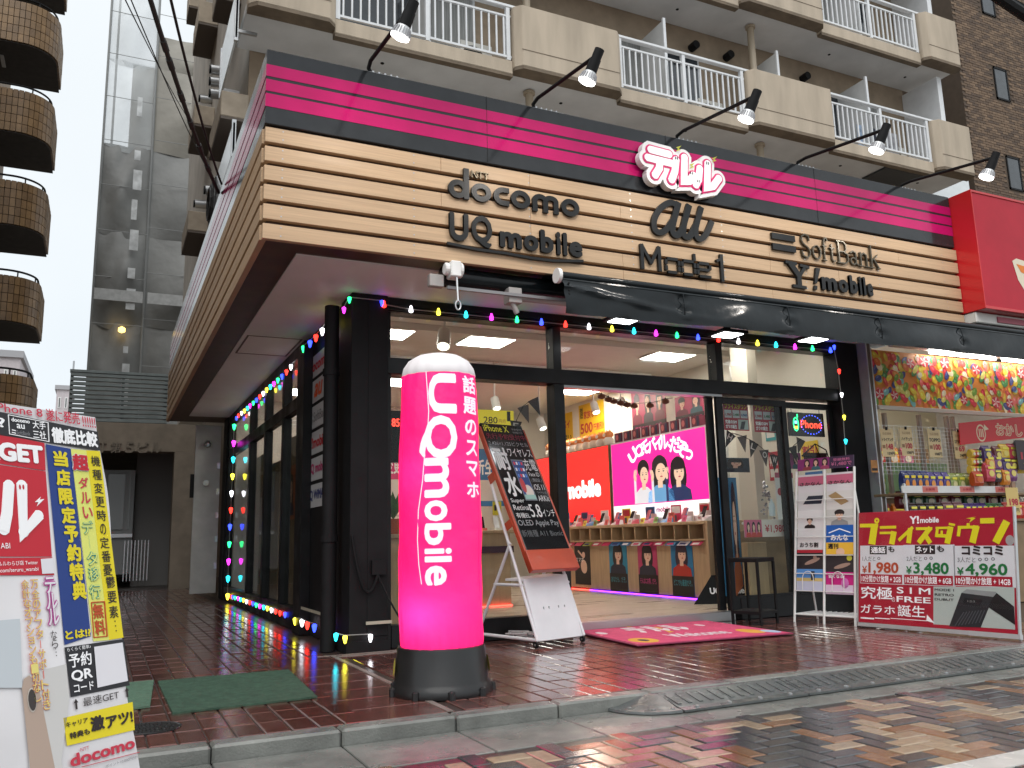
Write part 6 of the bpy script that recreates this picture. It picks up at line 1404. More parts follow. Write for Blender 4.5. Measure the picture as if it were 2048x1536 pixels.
for i,(ch,px,py,s,rot) in enumerate((('U',1266,911,8,38),('Q',1279,903,8,30),('モ',1291,895,8,22),('バ',1304,890,8,12),('イ',1317,886,8,5),('ル',1328,884,8,0),('、',1340,893,3,0),('だ',1350,889,9,-10),('ぞ',1365,898,9,-24),('っ',1378,909,6,-35))):
    c=Fl.uv(px,py); a=R(rot); f2=Fr(Fl.p(c[0],c[1],0),Fl.r*math.cos(a)+Fl.u*math.sin(a),-Fl.r*math.sin(a)+Fl.u*math.cos(a)); k=.10*s/8; q.text(f2,ch,(-k*1.05,-k,k*1.05,k),.003,WL,.035)
q.build('lettering',pk)
def ppl(name,col): return M('lit_'+name,tuple(x*.5 for x in C(*col)),.5,emit=.6,ecol=C(*col))
_PR=PR
def PR2(name,r,g,b,k=.9): return ppl(name,(r,g,b))
q=MB(); PR=PR2
for (x0,x1,yt,hair,cl,lg,bob) in ((1270,1306,915,(30,25,28),(235,235,240),False,False),(1297,1345,905,(35,30,34),(110,170,215),True,False),(1335,1380,908,(22,18,24),(30,50,95),True,True)):
    a=Fl.uv(x0,1000); b=Fl.uv(x1,yt); q.person(Fl,(a[0],1.33,b[0],b[1]),.003,PR('h%d'%x0,*hair),PR('sk',245,210,180),PR('c%d'%x0,*cl),lg,bob,1)
for cx,cy,sg in ((1271,955,1),(1306,955,-1),(1334,950,1)):       # hands raised to the cheek
    c=Fl.uv(cx,cy); sk_=PR('sk',245,210,180); q.ell(Fl,c[0],c[1],.035,.06,.0085,sk_,12,rot=15*sg)
    for j in range(4): q.ell(Fl,c[0]+(-.03+.02*j)*1.0+.012*sg,c[1]+.075-.006*abs(j-1.5),.0095,.045,.0088,sk_,8,rot=-14*sg+4*j)
    q.rect(Fl,c[0]-.03,1.33,c[0]+.025,c[1]-.03,.008,PR('slv%d'%cx,*((235,235,240) if cx<1320 else (40,50,100))))
PR=_PR
q.build('print',pk); q=MB(); q.text(Fl,'UQ mobile',(-10.1,1.18,-9.55,1.27),.003,PR('uq_pink',215,80,160),.03); q.build('lettering',pk)
for k in range(9):
    y=8.85+.235*k; t=MB(); t.box((LBX+.03,y,2.275),(LBX+.17,y+.17,2.42),PR('box_wine',110,40,62)); t.box((LBX+.029,y+.01,2.28),(LBX+.0295,y+.06,2.41),PR('box_navy',40,45,75)); t.box((LBX+.03,y+.171,2.275),(LBX+.17,y+.2,2.42),PR('box_pale',200,195,200)); t.ell(FX(LBX+.0285),-(y+.115),2.35,.035,.045,0,PR('box_face',215,120,120),10); t.build('product_box',label=ORD[k]+' small dark red box from the door end, on top of the magenta light box',cat='box',group='boxes on the magenta light box')
for k in range(10):
    y=11.2+.22*k; t=thing('plush_cat',ORD[k]+' white and orange toy cat on the red light box, from the magenta one','toy',(LBX+.1,y,2.27),'toy cats on the red light box')
    q=MB(); q.lathe((LBX+.1,y,2.27),[(.07,0),(.085,.05),(.075,.1),(.05,.13)],M('toy_white',(.75,.68,.6),.8),10); q.build('body',t,smooth=True)
    q=MB(); q.lathe((LBX+.1,y,2.395),[(.05,0),(.078,.03),(.078,.065),(.05,.095),(.01,.1)],M('toy_orange',(.7,.25,.08),.8),10)
    for s in (-1,1): q.lathe((LBX+.1,y+s*.045,2.48),[(.022,0),(.004,.04)],M('toy_orange',(.7,.25,.08),.8),6)
    q.ell(FX(LBX+.018),-y,2.43,.045,.03,.0,M('toy_white',(.75,.68,.6),.8),8); q.build('head',t)
# wall posters
Fw=FX(7.925)
def yposter(px,label,lines):
    b=Fw.bx(*px); t=MB(); t.fb(Fw,(b[0],b[1],-.004),(b[2],b[3],0),PR('poster_yellow',235,190,40)); o=t.build('poster',label=label,cat='poster'); q=MB(); w_=b[2]-b[0]; h=b[3]-b[1]
    for txt,u0,v0,u1,v1,c in lines: q.text(Fw,txt,(b[0]+w_*u0,b[1]+h*v0,b[0]+w_*u1,b[1]+h*v1),.001,c,.03)
    q.build('print',o)
RTX=PR('poster_redtext',185,45,60)
yposter((1157,812,1211,896),'yellow discount poster reading 500 above the red light box',(('家族なら',.2,.68,.75,.85,RTX),('500',.05,.38,.55,.6,RTX),('円割引!',.58,.4,.97,.55,RTX),('家族割',.05,.7,.17,.95,INKB),('安心',.3,.08,.9,.28,INKB)))
yposter((1120,830,1147,900),'narrow yellow poster partly behind the door jamb',(('バイ',.2,.6,.8,.8,RTX),('安い',.2,.2,.9,.45,INKB)))
pposter(Fw,(1262,787,1334,866),'magenta poster of three dancers hung above the magenta light box',(165,45,85),[PR('cl_w1',110,40,60),PR('cl_w2',60,50,60)],[H2,H1],'最新スマホ、だぞ。',PR('pink_t',200,70,140),split=.3,faces=3)
pposter(Fw,(1349,796,1410,848),'magenta poster with two faces hung beside the door leaf',(175,40,90),[PR('cl_w1',110,40,60),PR('cl_tl',50,90,100)],[H1,H2],'スマホもネットもUQ',PR('pink_t',200,70,140),split=.4,faces=2)
# garland and pennants
gl=thing('pumpkin_garland','string of small dark orange pumpkins hanging inside the doorway top','garland',tuple(yp(1241,807,7.9)))
PMK=M('pumpkin',(.16,.045,.02),.6); pp=[yp(x,y,7.9) for x,y in ((1203,793),(1217,799),(1228,803),(1241,806),(1254,810),(1268,812),(1300,811),(1331,803))]
q=MB(); q.tube([yp(1190,786,7.9)]+[p+ZA*.03 for p in pp]+[yp(1345,796,7.9)],.004,BLK2,5); q.build('cord',gl)
for p in pp:
    q=MB(); q.lathe(p-ZA*.03,[(.01,0),(.04,.012),(.045,.03),(.038,.05),(.01,.056)],PMK,10); q.tube([p+ZA*.026,p+ZA*.045],.006,BLK2,5); q.build('pumpkin',gl,smooth=True)
def bunting(pts,Y,label,letters=''):
    t=thing('bunting',label,'bunting',tuple(yp(*pts[0][:2],Y))); q=MB(); F=FY(Y); P=[F.uv(x,y) for x,y,*_ in pts]
    q.tube([F.p(u,v,.004) for u,v in P],.004,BLK2,5); q.build('cord',t)
    for i,(u,v) in enumerate(P):
        a=R(pts[i][2]); f2=Fr(F.p(u,v,0),F.r*math.cos(a)+F.u*math.sin(a),-F.r*math.sin(a)+F.u*math.cos(a)); q=MB(); q.prism(f2,[(-.07,0),(0,-.19),(.07,0)],-.003,0,M('pennant_dark',(.035,.03,.03),.8,var=.3) if i%2==0 else M('pennant_grey',(.11,.09,.085),.8)); 
        if i<len(letters) and letters[i]!=' ': q.text(f2,letters[i],(-.03,-.09,.03,-.02),.001,PR('pennant_text',225,220,215),.02)
        q.build('flag',t)
bunting(((1066,798,25),(1046,812,20),(1032,842,-5)),7.8,'dark pennants with pale letters hanging behind the left shop window','  E')
bunting(((1463,866,-30),(1484,872,10),(1508,884,-20),(1528,900,5),(1549,910,-5)),7.42,'dark pennants with pale letters hanging behind the glass door leaf','H LOW')
bunting(((1585,893,15),(1602,878,-20)),7.5,'two dark pennants hanging under the lit phone sign')
# left window contents
p=yp(1000,838,9.0); F=FY(9.0); b=F.bx(940,818,1028,852); t=MB(); t.fb(F,(b[0],b[1],-.005),(b[2],b[3],0),M('tag_yellow',(.75,.62,.02),.4,emit=.25,ecol=(1,.85,.05))); o=t.build('price_sign',label='yellow price sign reading 280 behind the left shop window',cat='price sign'); q=MB(); w_=b[2]-b[0]; h=b[3]-b[1]; q.text(F,'280',(b[0]+w_*.3,b[1]+h*.12,b[0]+w_*.62,b[1]+h*.55),.001,INKB,.01); q.text(F,'円/月',(b[0]+w_*.65,b[1]+h*.15,b[0]+w_*.8,b[1]+h*.4),.001,RTX); q.rect(F,b[0]+w_*.84,b[1]+h*.3,b[0]+w_*.92,b[3]-h*.05,.001,INKB); q.build('print',o)
isl=thing('display_island','wooden display island with dark tinsel band behind the left shop window','display island',(4.3,9.6,.09))
quick('base',isl,(3.55,9.5,.1),(4.5,10.4,.95),WOOD); quick('side_panel',isl,(3.3,9.55,.1),(3.549,10.35,.95),WOODD); quick('worktop',isl,(3.25,9.45,.951),(4.55,10.45,.99),WOOD)
q=MB(); q.box((3.25,9.44,.72),(4.52,9.499,.80),M('tinsel',(.06,.035,.06),.25,.5,bump=1,bs=120)); q.build('tinsel_band',isl); q=MB(); q.box((3.56,9.47,.092),(4.5,9.499,.105),MATS['led_red']); q.build('led_strip',isl)
for k in range(6):
    x=3.4+.2*k; t=thing('demo_phone',ORD[k]+' demo phone from the pillar end of the display island','phone',(x,9.7,.99),'demo phones on the display island'); q=MB(); q.box((x-.05,9.62,.991),(x+.05,9.75,1.02),PR('tag_%d'%(k%3),245,225,225)); q.build('stand',t); q=MB(); q.hexa([(x-.035,9.65,1.021),(x+.035,9.65,1.021),(x+.035,9.66,1.021),(x-.035,9.66,1.021),(x-.035,9.70,1.16),(x+.035,9.70,1.16),(x+.035,9.71,1.16),(x-.035,9.71,1.16)],M('ph_%d'%(k%4),(.1,.1,.1),.15)); q.build('handset',t)
b=F.bx(985,1003,1003,1030); t=MB(); t.fb(F,(b[0],b[1],-.004),(b[2],b[3],0),PR('tag_lemon',240,220,30)); t.rect(F,b[0]+.02,b[1]+.05,b[0]+.05,b[3]-.04,.001,INKB); t.build('price_tag',label='small yellow price tag standing on the display island',cat='price tag')
F=FY(8.0); b=F.bx(760,820,803,925); t=thing('screen','dark hanging screen with red glowing figures left of the pink pillar','screen',(b[0],8.0,b[1])); q=MB(); q.fb(F,(b[0],b[1],-.06),(b[2],b[3],0),BLK2); q.build('panel',t); q=MB(); q.text(F,'85',(b[2]-.10,b[3]-.16,b[2]-.02,b[3]-.08),.002,emi('led_digits',(1,.05,.03),3.0),.02); q.build('figures',t)
cb=thing('counter','wooden counter just behind the left end of the shop window','counter',(2.7,8.3,.09)); quick('base',cb,(2.3,8.1,.09),(3.1,8.7,.92),WOOD); quick('worktop',cb,(2.25,8.05,.921),(3.15,8.75,.96),WOOD)
pt=thing('potted_plant','green leafy plant in an orange pot on the counter left of the pink pillar','plant',(2.62,8.25,.96)); q=MB(); q.lathe((2.62,8.25,.961),[(.06,0),(.085,.14),(.09,.15),(.08,.15)],M('pot_orange',(.45,.09,.03),.5),14); q.build('pot',pt,smooth=True)
LEAF=M('leaf_green',(.05,.16,.04),.5,var=.3)
for k in range(9):
    a=R(40*k); q=MB(); f2=Fr((2.62,8.25,1.10),(math.cos(a),math.sin(a),0),(-math.sin(a)*.55,math.cos(a)*.55,1)); q.poly(f2,[(0,0),(.03,.1),(.035,.2),(0,.32),(-.035,.2),(-.03,.1)],0,LEAF); q.build('leaf',pt)
# right window contents
Fg=FY(7.29)
for (px,l,mir) in (((1445,800,1499,862),'red price down poster taped inside the sliding door, left of two',0),((1505,803,1562,866),'red price down poster taped inside the sliding door, right of two',1)):
    b=Fg.bx(*px); t=MB(); t.fb(Fg,(b[0],b[1],-.003),(b[2],b[3],0),PR('board_red_bg',176,20,48)); o=t.build('poster',label=l,cat='poster'); q=MB(); w_=b[2]-b[0]; h=b[3]-b[1]; tx=lambda s,u0,v0,u1,v1,c: q.text(Fg,s,(b[0]+w_*u0,b[1]+h*v0,b[0]+w_*u1,b[1]+h*v1),.002,c,.03)
    tx('プライスダウン',.05,.72,.95,.9,YW)
    for k in range(3): q.rect(Fg,b[0]+w_*(.04+.32*k),b[1]+h*.42,b[0]+w_*(.32+.32*k),b[1]+h*.68,.001,PWT); tx(('1,980','3,480','4,960')[k],.06+.32*k,.47,.3+.32*k,.57,(RTX,PR('price_green',20,120,60),PR('price_blue',20,95,170))[k])
    tx('究極のSIM',.05,.22,.5,.35,KW); tx('ガラホ誕生',.05,.06,.5,.19,KW); q.rect(Fg,b[0]+w_*.56,b[1]+h*.04,b[0]+w_*.97,b[1]+h*.37,.001,GCARD); q.poly(Fg,[(b[0]+w_*.62,b[1]+h*.05),(b[0]+w_*.78,b[1]+h*.05),(b[0]+w_*.86,b[1]+h*.32),(b[0]+w_*.7,b[1]+h*.3)],.002,PR('flip_dark',42,44,48)); q.build('print',o)
b=Fg.bx(1487,1040,1592,1072); t=MB(); t.fb(Fg,(b[0],b[1],-.003),(b[2],b[3],0),PR('banner_cream',225,215,205)); o=t.build('price_banner',label='long price banner reading 1,980 with pink printed people behind the glass door',cat='banner'); q=MB(); w_=b[2]-b[0]; h=b[3]-b[1]; q.rect(Fg,b[0],b[1],b[0]+w_*.34,b[3],.001,PR('banner_pink',205,95,130))
for k in range(3): q.person(Fg,(b[0]+w_*(.03+.1*k),b[1],b[0]+w_*(.13+.1*k),b[3]-.02),.002,H1,PR('skin_w',236,196,172),PR('cl_red',190,50,40),True)
q.text(Fg,'¥1,980',(b[0]+w_*.4,b[1]+h*.2,b[0]+w_*.8,b[1]+h*.7),.002,RTX,.02); q.build('print',o)
ls=thing('led_sign','black hanging sign with glowing red Phone lettering and green handset outline','led sign',tuple(yp(1616,848,7.36)))
Fd=FY(7.34); b=Fd.bx(1577,824,1650,874); q=MB(); q.fb(Fd,(b[0],b[1],-.03),(b[2],b[3],0),M('led_board',(.015,.004,.008),.3)); q.build('panel',ls); q=MB(); w_=b[2]-b[0]; h=b[3]-b[1]
q.text(Fd,'Phone',(b[0]+w_*.32,b[1]+h*.35,b[0]+w_*.93,b[1]+h*.68),.003,emi('led_red2',(1,.06,.03),3.5),.0); q.build('lettering',ls)
q=MB(); G_=emi('led_green',(.03,.9,.25),3.0); q.ring(Fd,b[0]+w_*.18,b[1]+h*.5,w_*.08,h*.30,.012,.001,.004,G_,seg=16); q.rect(Fd,b[0]+w_*.22,b[1]+h*.78,b[0]+w_*.25,b[1]+h*.93,.003,G_); q.rect(Fd,b[0]+w_*.14,b[1]+h*.3,b[0]+w_*.22,b[1]+h*.42,.003,emi('led_amber',(1,.4,.03),2.5)); q.rect(Fd,b[0]+w_*.145,b[1]+h*.52,b[0]+w_*.215,b[1]+h*.64,.003,emi('led_cyan',(.3,.8,1),2.0)); q.build('handset_outline',ls)
q=MB(); B_=emi('led_blue',(.06,.1,1),4.0)
for k in range(22): a=2*math.pi*k/22; q.ell(Fd,b[0]+w_*(.63+.30*math.cos(a)),b[1]+h*(.5+.40*math.sin(a)),.007,.007,.003,B_,6)
q.build('dots',ls); q=MB(); q.tube([Fd.p(b[0]+.05,b[3],-.01),Fd.p(b[0]+.05,2.36,-.01)],.003,BLK2,4); q.tube([Fd.p(b[2]-.05,b[3],-.01),Fd.p(b[2]-.05,2.36,-.01)],.003,BLK2,4); q.build('chain',ls)
Fs=FY(7.95); 
pposter(Fs,(1436,955,1489,1190),'tall blue standee with two printed women behind the sliding door',(45,125,175),[PR('cl_green',70,100,90),PR('cl_or',200,110,60)],[H1,H2],None,KW,split=.0,faces=2,name='standee',cat='standee',thick=.02)
pposter(Fs,(1440,915,1500,945),'dark board with a small face behind the sliding door',(40,60,75),[PR('cl_navy',38,44,62)],[H1],None,KW,split=0,faces=1,name='header_board',cat='board')
Fs2=FY(8.1); b=Fs2.bx(1500,815,1536,1035); q=MB(); q.fb(Fs2,(b[0],.09,-.3),(b[2],3.34,0),M('column_white',(.62,.56,.48),.6)); q.build('column',shop)
Fs3=FY(7.5); b=Fs3.bx(1549,945,1593,1042); t=MB(); t.fb(Fs3,(b[0],b[1],-.01),(b[2],b[3],0),PR('card_white',236,232,228)); o=t.build('display_card',label='white display card with a pink strip and red apple print behind the glass',cat='card'); q=MB(); q.rect(Fs3,b[0],b[3]-.06,b[2],b[3],.001,PR('strip_pink',190,70,100)); q.ell(Fs3,b[0]+.06,b[3]-.22,.04,.045,.001,RTX,12); q.text(Fs3,'Phone',(b[0]+.14,b[1]+.28,b[0]+.3,b[1]+.36),.001,PR('grey_txt',140,140,145)); q.build('print',o)
pposter(FY(8.6),(1566,868,1612,940),'pink poster of women high on the right of the shop interior',(205,70,130),[PR('cl_blue',50,80,120)],[H1,H2],None,KW,split=.12,faces=3)
pposter(FY(7.55),(1562,905,1603,938),'violet poster with two women low behind the pennants',(150,50,120),[PR('cl_tl',50,90,100)],[H1],None,KW,split=0,faces=2)
wd=thing('display_plinth','stepped wooden plinth boards low behind the sliding glass door','plinth',(6.7,7.8,.09)); F4=FY(7.6)
b=F4.bx(1506,1085,1555,1215); quick('board',wd,(b[0],7.7,.09),(b[2],7.8,b[3]),WOOD); b=F4.bx(1530,1060,1660,1215); quick('board',wd,(b[0],7.82,.09),(7.9,8.3,b[3]),WOODD); b=F4.bx(1590,1170,1640,1215); quick('board',wd,(b[0],7.5,.09),(b[2],7.58,b[3]),WOOD)
hr=thing('hanger_rack','small dark wire hanger rack behind the lit phone sign','rack',tuple(yp(1630,905,7.6))); F5=FY(7.5); q=MB(); P=[F5.uv(*p) for p in ((1604,912),(1630,888),(1652,900),(1658,918))]; q.tube([F5.p(*p) for p in P],.008,BLK2,5); q.tube([F5.p(*P[0]),F5.p(*P[3])],.008,BLK2,5); q.tube([F5.p(*P[1]),F5.p(*F5.uv(1640,914))],.006,BLK2,5); q.build('wire',hr); b=F5.bx(1610,905,1655,925); q=MB(); q.fb(F5,(b[0],b[1],-.03),(b[2],b[3],0),M('cloth_wine',(.05,.015,.02),.8)); q.build('cloth',hr)
wp=MB(); F6=FX(7.59); b=F6.bx(1474,750,1508,773); 
F6=FY(9.2); b=F6.bx(1474,748,1508,775); wp.fb(F6,(b[0],b[1],-.004),(b[2],b[3],0),PR('sign_pale',205,185,180)); o=wp.build('hanging_sign',label='pale hanging sign with pink lettering in the right transom window',cat='sign'); q=MB(); q.text(F6,'UQ mobile',(b[0]+.02,b[1]+.06,b[0]+.24,b[1]+.12),.001,RTX,.02); q.build('print',o)
# more printed matter round the right hand glass
F10=FX(7.92)
for (px,l,c1,c2,tx) in (((1528,830,1552,880),'small teal notice on the wall behind the left red poster',(50,150,160),(240,240,240),'SIM'),((1536,905,1560,960),'crimson wall notice with white lettering behind the glass door',(190,40,60),(250,240,235),'特価'),((1600,885,1640,935),'yellow wall notice under the lit phone sign',(235,200,60),(180,40,50),'割引'),((1610,945,1650,1005),'blue wall notice behind the rack header',(50,110,180),(245,245,250),'光回線'),((1508,965,1530,1030),'lilac wall notice low behind the glass door',(190,150,210),(70,40,90),'学割')):
    b=F10.bx(*px); t=MB(); t.fb(F10,(b[0],b[1],-.003),(b[2],b[3],0),PR('nt_%d_%d'%(c1[0],c1[1]),*c1)); o=t.build('notice',label=l,cat='notice'); w_=b[2]-b[0]; h=b[3]-b[1]; q=MB(); q.text(F10,tx,(b[0]+w_*.1,b[1]+h*.5,b[2]-w_*.1,b[1]+h*.85),.001,PR('nt2_%d_%d'%(c2[0],c2[1]),*c2),.03); q.rect(F10,b[0]+w_*.1,b[1]+h*.12,b[2]-w_*.1,b[1]+h*.4,.001,PR('nt3',230,225,220)); q.build('print',o)
# tinsel tree and bottle on a low shelf behind the glass
tt=thing('tinsel_tree','silver tinsel decoration standing behind the glass door next to the price banner','decoration',(6.75,7.5,1.08)); rq=random.Random(3); q=MB(); TS=M('silver_tinsel',(.55,.52,.55),.2,.8)
c0=yp(1536,1040,7.5)
for k in range(46):
    z=rq.uniform(0,.42); r_=.075*(1-z/.5); a=rq.uniform(0,6.28); p=Vector((c0.x+r_*math.cos(a),7.5+r_*math.sin(a),c0.z+z)); q.lathe(p,[(.004,0),(.019,.012),(.004,.026)],TS,5)
q.build('tinsel',tt,kind='stuff'); q=MB(); q.lathe((c0.x,7.5,c0.z-.02),[(.09,0),(.09,.018)],WHITE,12); q.build('base',tt)
bo=yp(1545,1032,7.42); q=MB(); q.lathe((bo.x,7.42,bo.z),[(.035,0),(.036,.1),(.03,.14),(.013,.165),(.013,.19)],M('bottle_clear',(.55,.68,.75),.1,spec=.6),12); q.build('bottle',smooth=True,label='clear plastic bottle standing in front of the silver tinsel',cat='bottle')
quick('board',wd,(c0.x-.3,7.38,c0.z-.045),(c0.x+.45,7.6,c0.z-.021),WHITE)
# backs of the displays along the alley window
dbk=thing('display_stand','dark wooden backs of the displays standing inside the alley window','display',(2.25,12,.09))
for k in range(4): quick('back_board',dbk,(2.2,9.25+1.45*k,.09),(2.25,10.62+1.45*k,2.28 if k%2 else 2.05),WOODD)
for k,(y,z,c,l) in enumerate(((9.6,1.3,(190,150,50),'ochre poster on the display backs, nearest the corner pillar'),(11.0,1.2,(200,110,60),'orange poster on the display backs, second from the corner pillar'),(12.5,1.35,(70,60,60),'dark poster on the display backs, third from the corner pillar'))):
    f2=FX(2.195); t=MB(); t.fb(f2,(-y-.5,z,-.003),(-y,z+.7,0),PR('db_%d'%k,*c)); o=t.build('poster',label=l,cat='poster'); q=MB(); q.person(f2,(-y-.42,z+.05,-y-.08,z+.6),.002,H1,PR('skin_w',236,196,172),PR('cl_navy',38,44,62)); q.build('print',o)
# posters on the rear wall of the shop
F11=FY(14.99)
for k,(x,c,tx) in enumerate(((4.2,(215,50,120),'機種変更'),(5.3,(240,205,60),'乗り換え'),(6.3,(60,130,190),'新生活'),(3.1,(225,60,60),'大特価'))):
    t=MB(); t.fb(F11,(x,1.5,-.003),(x+.8,2.6,0),PR('rw_%d'%k,*c)); o=t.build('poster',label=('pink','yellow','blue','red')[k]+' poster on the rear wall deep inside the phone shop',cat='poster'); q=MB(); q.text(F11,tx,(x+.08,2.1,x+.72,2.4),.001,KW if k!=1 else RTX,.03); q.rect(F11,x+.1,1.6,x+.7,2.0,.001,PR('nt3',230,225,220)); q.build('print',o)
# black floor sign
F7=Fr((6.46,8.0,.09),(.9,-.43,0),(.2,.35,1)); q=MB(); q.prism(F7,[(-.32,0),(.3,0),(.3,.34),(-.08,.34)],-.01,0,BLK2); o=fix(q.build('floor_sign',label='slanted black floor sign with white lettering at the counter end',cat='sign')); q=MB(); q.text(F7,'UQ mobile',(-.12,.10,.28,.19),.002,KW,.04); q.build('lettering',o)
# ================================================================== red sign box of the sweet shop
rs=thing('red_sign_box','big glossy red box sign of the sweet shop beside the pink fascia','sign',(10.2,5.95,3.22))
RSM=M('sign_red',(.46,.012,.03),.3,var=.05,spec=.2,dirt=.05); RSE=M('sign_red_edge',(.55,.015,.02),.28,coat=.3)
q=MB(); q.box((8.46,5.745,3.235),(12.5,6.45,4.53),RSM); q.build('face_panel',rs); q=MB()
q.box((8.447,5.73,3.2),(8.459,6.46,4.56),RSE); q.box((8.459,5.735,4.531),(12.5,6.46,4.56),RSE); q.box((8.459,5.735,3.2),(12.5,6.46,3.234),RSE); q.build('edge_trim',rs,bevel=.004)
q=MB(); Fq=FY(5.745); c=[Fq.uv(*p) for p in ((2024,522),(2032,517),(2120,545),(2120,600),(2048,580),(2036,560))]; q.poly(Fq,c,.003,PR('logo_cream',238,225,200)); c=[Fq.uv(*p) for p in ((2032,528),(2110,552),(2110,575),(2042,545))]; q.poly(Fq,c,.005,PR('logo_orange',240,130,20)); q.build('emblem',rs)
q=MB(); q.box((8.46,5.86,3.075),(12.5,6.3,3.195),M('cassette_white',(.62,.61,.58),.4)); o=q.build('awning_cassette',rs,bevel=.01); q=MB(); q.box((8.8,5.845,3.10),(12.5,5.859,3.165),M('cassette_pink',(.32,.06,.09),.5)); q.build('slot',o)
# ================================================================== sweet shop
ss=thing('sweet_shop','brightly lit sweet shop front packed with snacks next to the phone shop','shop',(10.2,7.0,0))
q=MB(); q.box((8.05,7.0,2.31),(13,7.03,2.99),PR('candy_ground',236,150,60)); cpn=q.build('candy_panel',ss)
q=MB(); Fk=FY(7.0); CR_=PR('candy_red',215,45,60); CW_=PR('candy_pale',245,215,210)
rr3=random.Random(6)
for k in range(14):
    cx=8.15+.30*k+rr3.uniform(-.05,.05); cz=rr3.choice((2.45,2.62,2.86,2.9)); rad_=rr3.uniform(.06,.085); q.ell(Fk,cx,cz,rad_,rad_*.9,.0105,CR_,16)
    for j in range(5):
        a=72*j+k*20; q.poly(Fk,[(cx,cz),(cx+rad_*.9*math.cos(R(a)),cz+rad_*.8*math.sin(R(a))),(cx+rad_*.95*math.cos(R(a+16)),cz+rad_*.85*math.sin(R(a+16))),(cx+rad_*.4*math.cos(R(a+38)),cz+rad_*.4*math.sin(R(a+38)))],.011,CW_)
cc=[(240,205,50),(120,170,60),(245,150,60),(250,240,200),(225,70,60),(245,120,110),(70,150,80),(235,230,120),(130,200,200)]
beans=[]
for k in range(190):                                     # one repeat of the printed pattern, then tiled like wallpaper
    beans.append((rr3.uniform(0,1.24),rr3.uniform(2.35,2.96),rr3.choice(cc+[(60,70,140),(225,40,60),(250,225,60),(240,120,40)]),rr3.uniform(.032,.048),rr3.uniform(.045,.070),rr3.uniform(-70,70)))
for rep in range(4):
    for k,(bx_,bz,c,ra,rb_,an) in enumerate(beans):
        cx=8.08+rep*1.24+bx_
        if cx>12.9: continue
        n=.004+.00003*k; q.ell(Fk,cx,min(2.985-rb_,max(2.315+rb_,bz)),ra,rb_,n,PR('candy_%d_%d_%d'%c,*c),12,rot=an)
        hl=tuple(min(255,x+45) for x in c); q.ell(Fk,cx-ra*.25,min(2.985-rb_,max(2.315+rb_,bz))+rb_*.25,ra*.35,rb_*.4,n+.000015,PR('candyh_%d_%d_%d'%hl,*hl),8,rot=an)
q.build('candy_print',cpn)
q=MB(); q.box((8.08,6.93,2.26),(13,6.99,2.309),M('rail_cream',(.6,.55,.48),.4)); q.build('rail',ss,bevel=.004)
TB=emi('tube_white',(1,.95,.88),12.0)
for x in (8.95,10.3,11.6): q=MB(); q.tube([(x,6.85,2.985),(x+1.2,6.85,2.985)],.022,TB,8); q.build('tube_light',ss)
q=MB(); q.box((8.3,6.80,3.012),(13,6.90,3.06),WHITE); q.build('light_fitting',ss)
for x0,x1,m in ((7.985,8.0,ALU),(8.0,8.05,M('frame_bronze',(.12,.09,.07),.4)),(8.051,8.07,ALU)): quick('jamb',ss,(x0,6.95,0),(x1,7.2,3.06),m)
quick('ceiling',ss,(8.0,7.04,2.95),(13,10,3.0),WHITE,bevel=0); quick('interior_wall',ss,(7.99,9.9,0),(13,10,2.95),M('sweet_wall',(.62,.60,.45),.7),bevel=0); quick('floor',ss,(8.0,7.0,-.004),(13,10,.05),FLR,bevel=0); quick('interior_wall',ss,(12.9,6.5,0),(13,10,3.0),WHITE,bevel=0)
for x,y in ((9.2,8.2),(11.2,8.2)): q=MB(); q.box((x-.6,y-.1,2.90),(x+.6,y+.1,2.949),TB); q.build('ceiling_light',ss)
# sliding window frames behind the price cards
for px in (1752,1776,1845,1900,1912): p=yp(px,900,7.12); quick('window_frame',ss,(p.x-.02,7.1,1.25),(p.x+.02,7.15,2.255),M('frame_taupe',(.30,.26,.22),.45))
q=MB(); a=yp(1762,860,7.3); b_=yp(1900,985,7.3); q.box((a.x,7.3,b_.z),(b_.x,7.32,yp(1800,925,7.3).z),M('pale_green_sheet',(.30,.5,.25),.6,var=.3,vs=3)); q.build('green_sheet',ss)
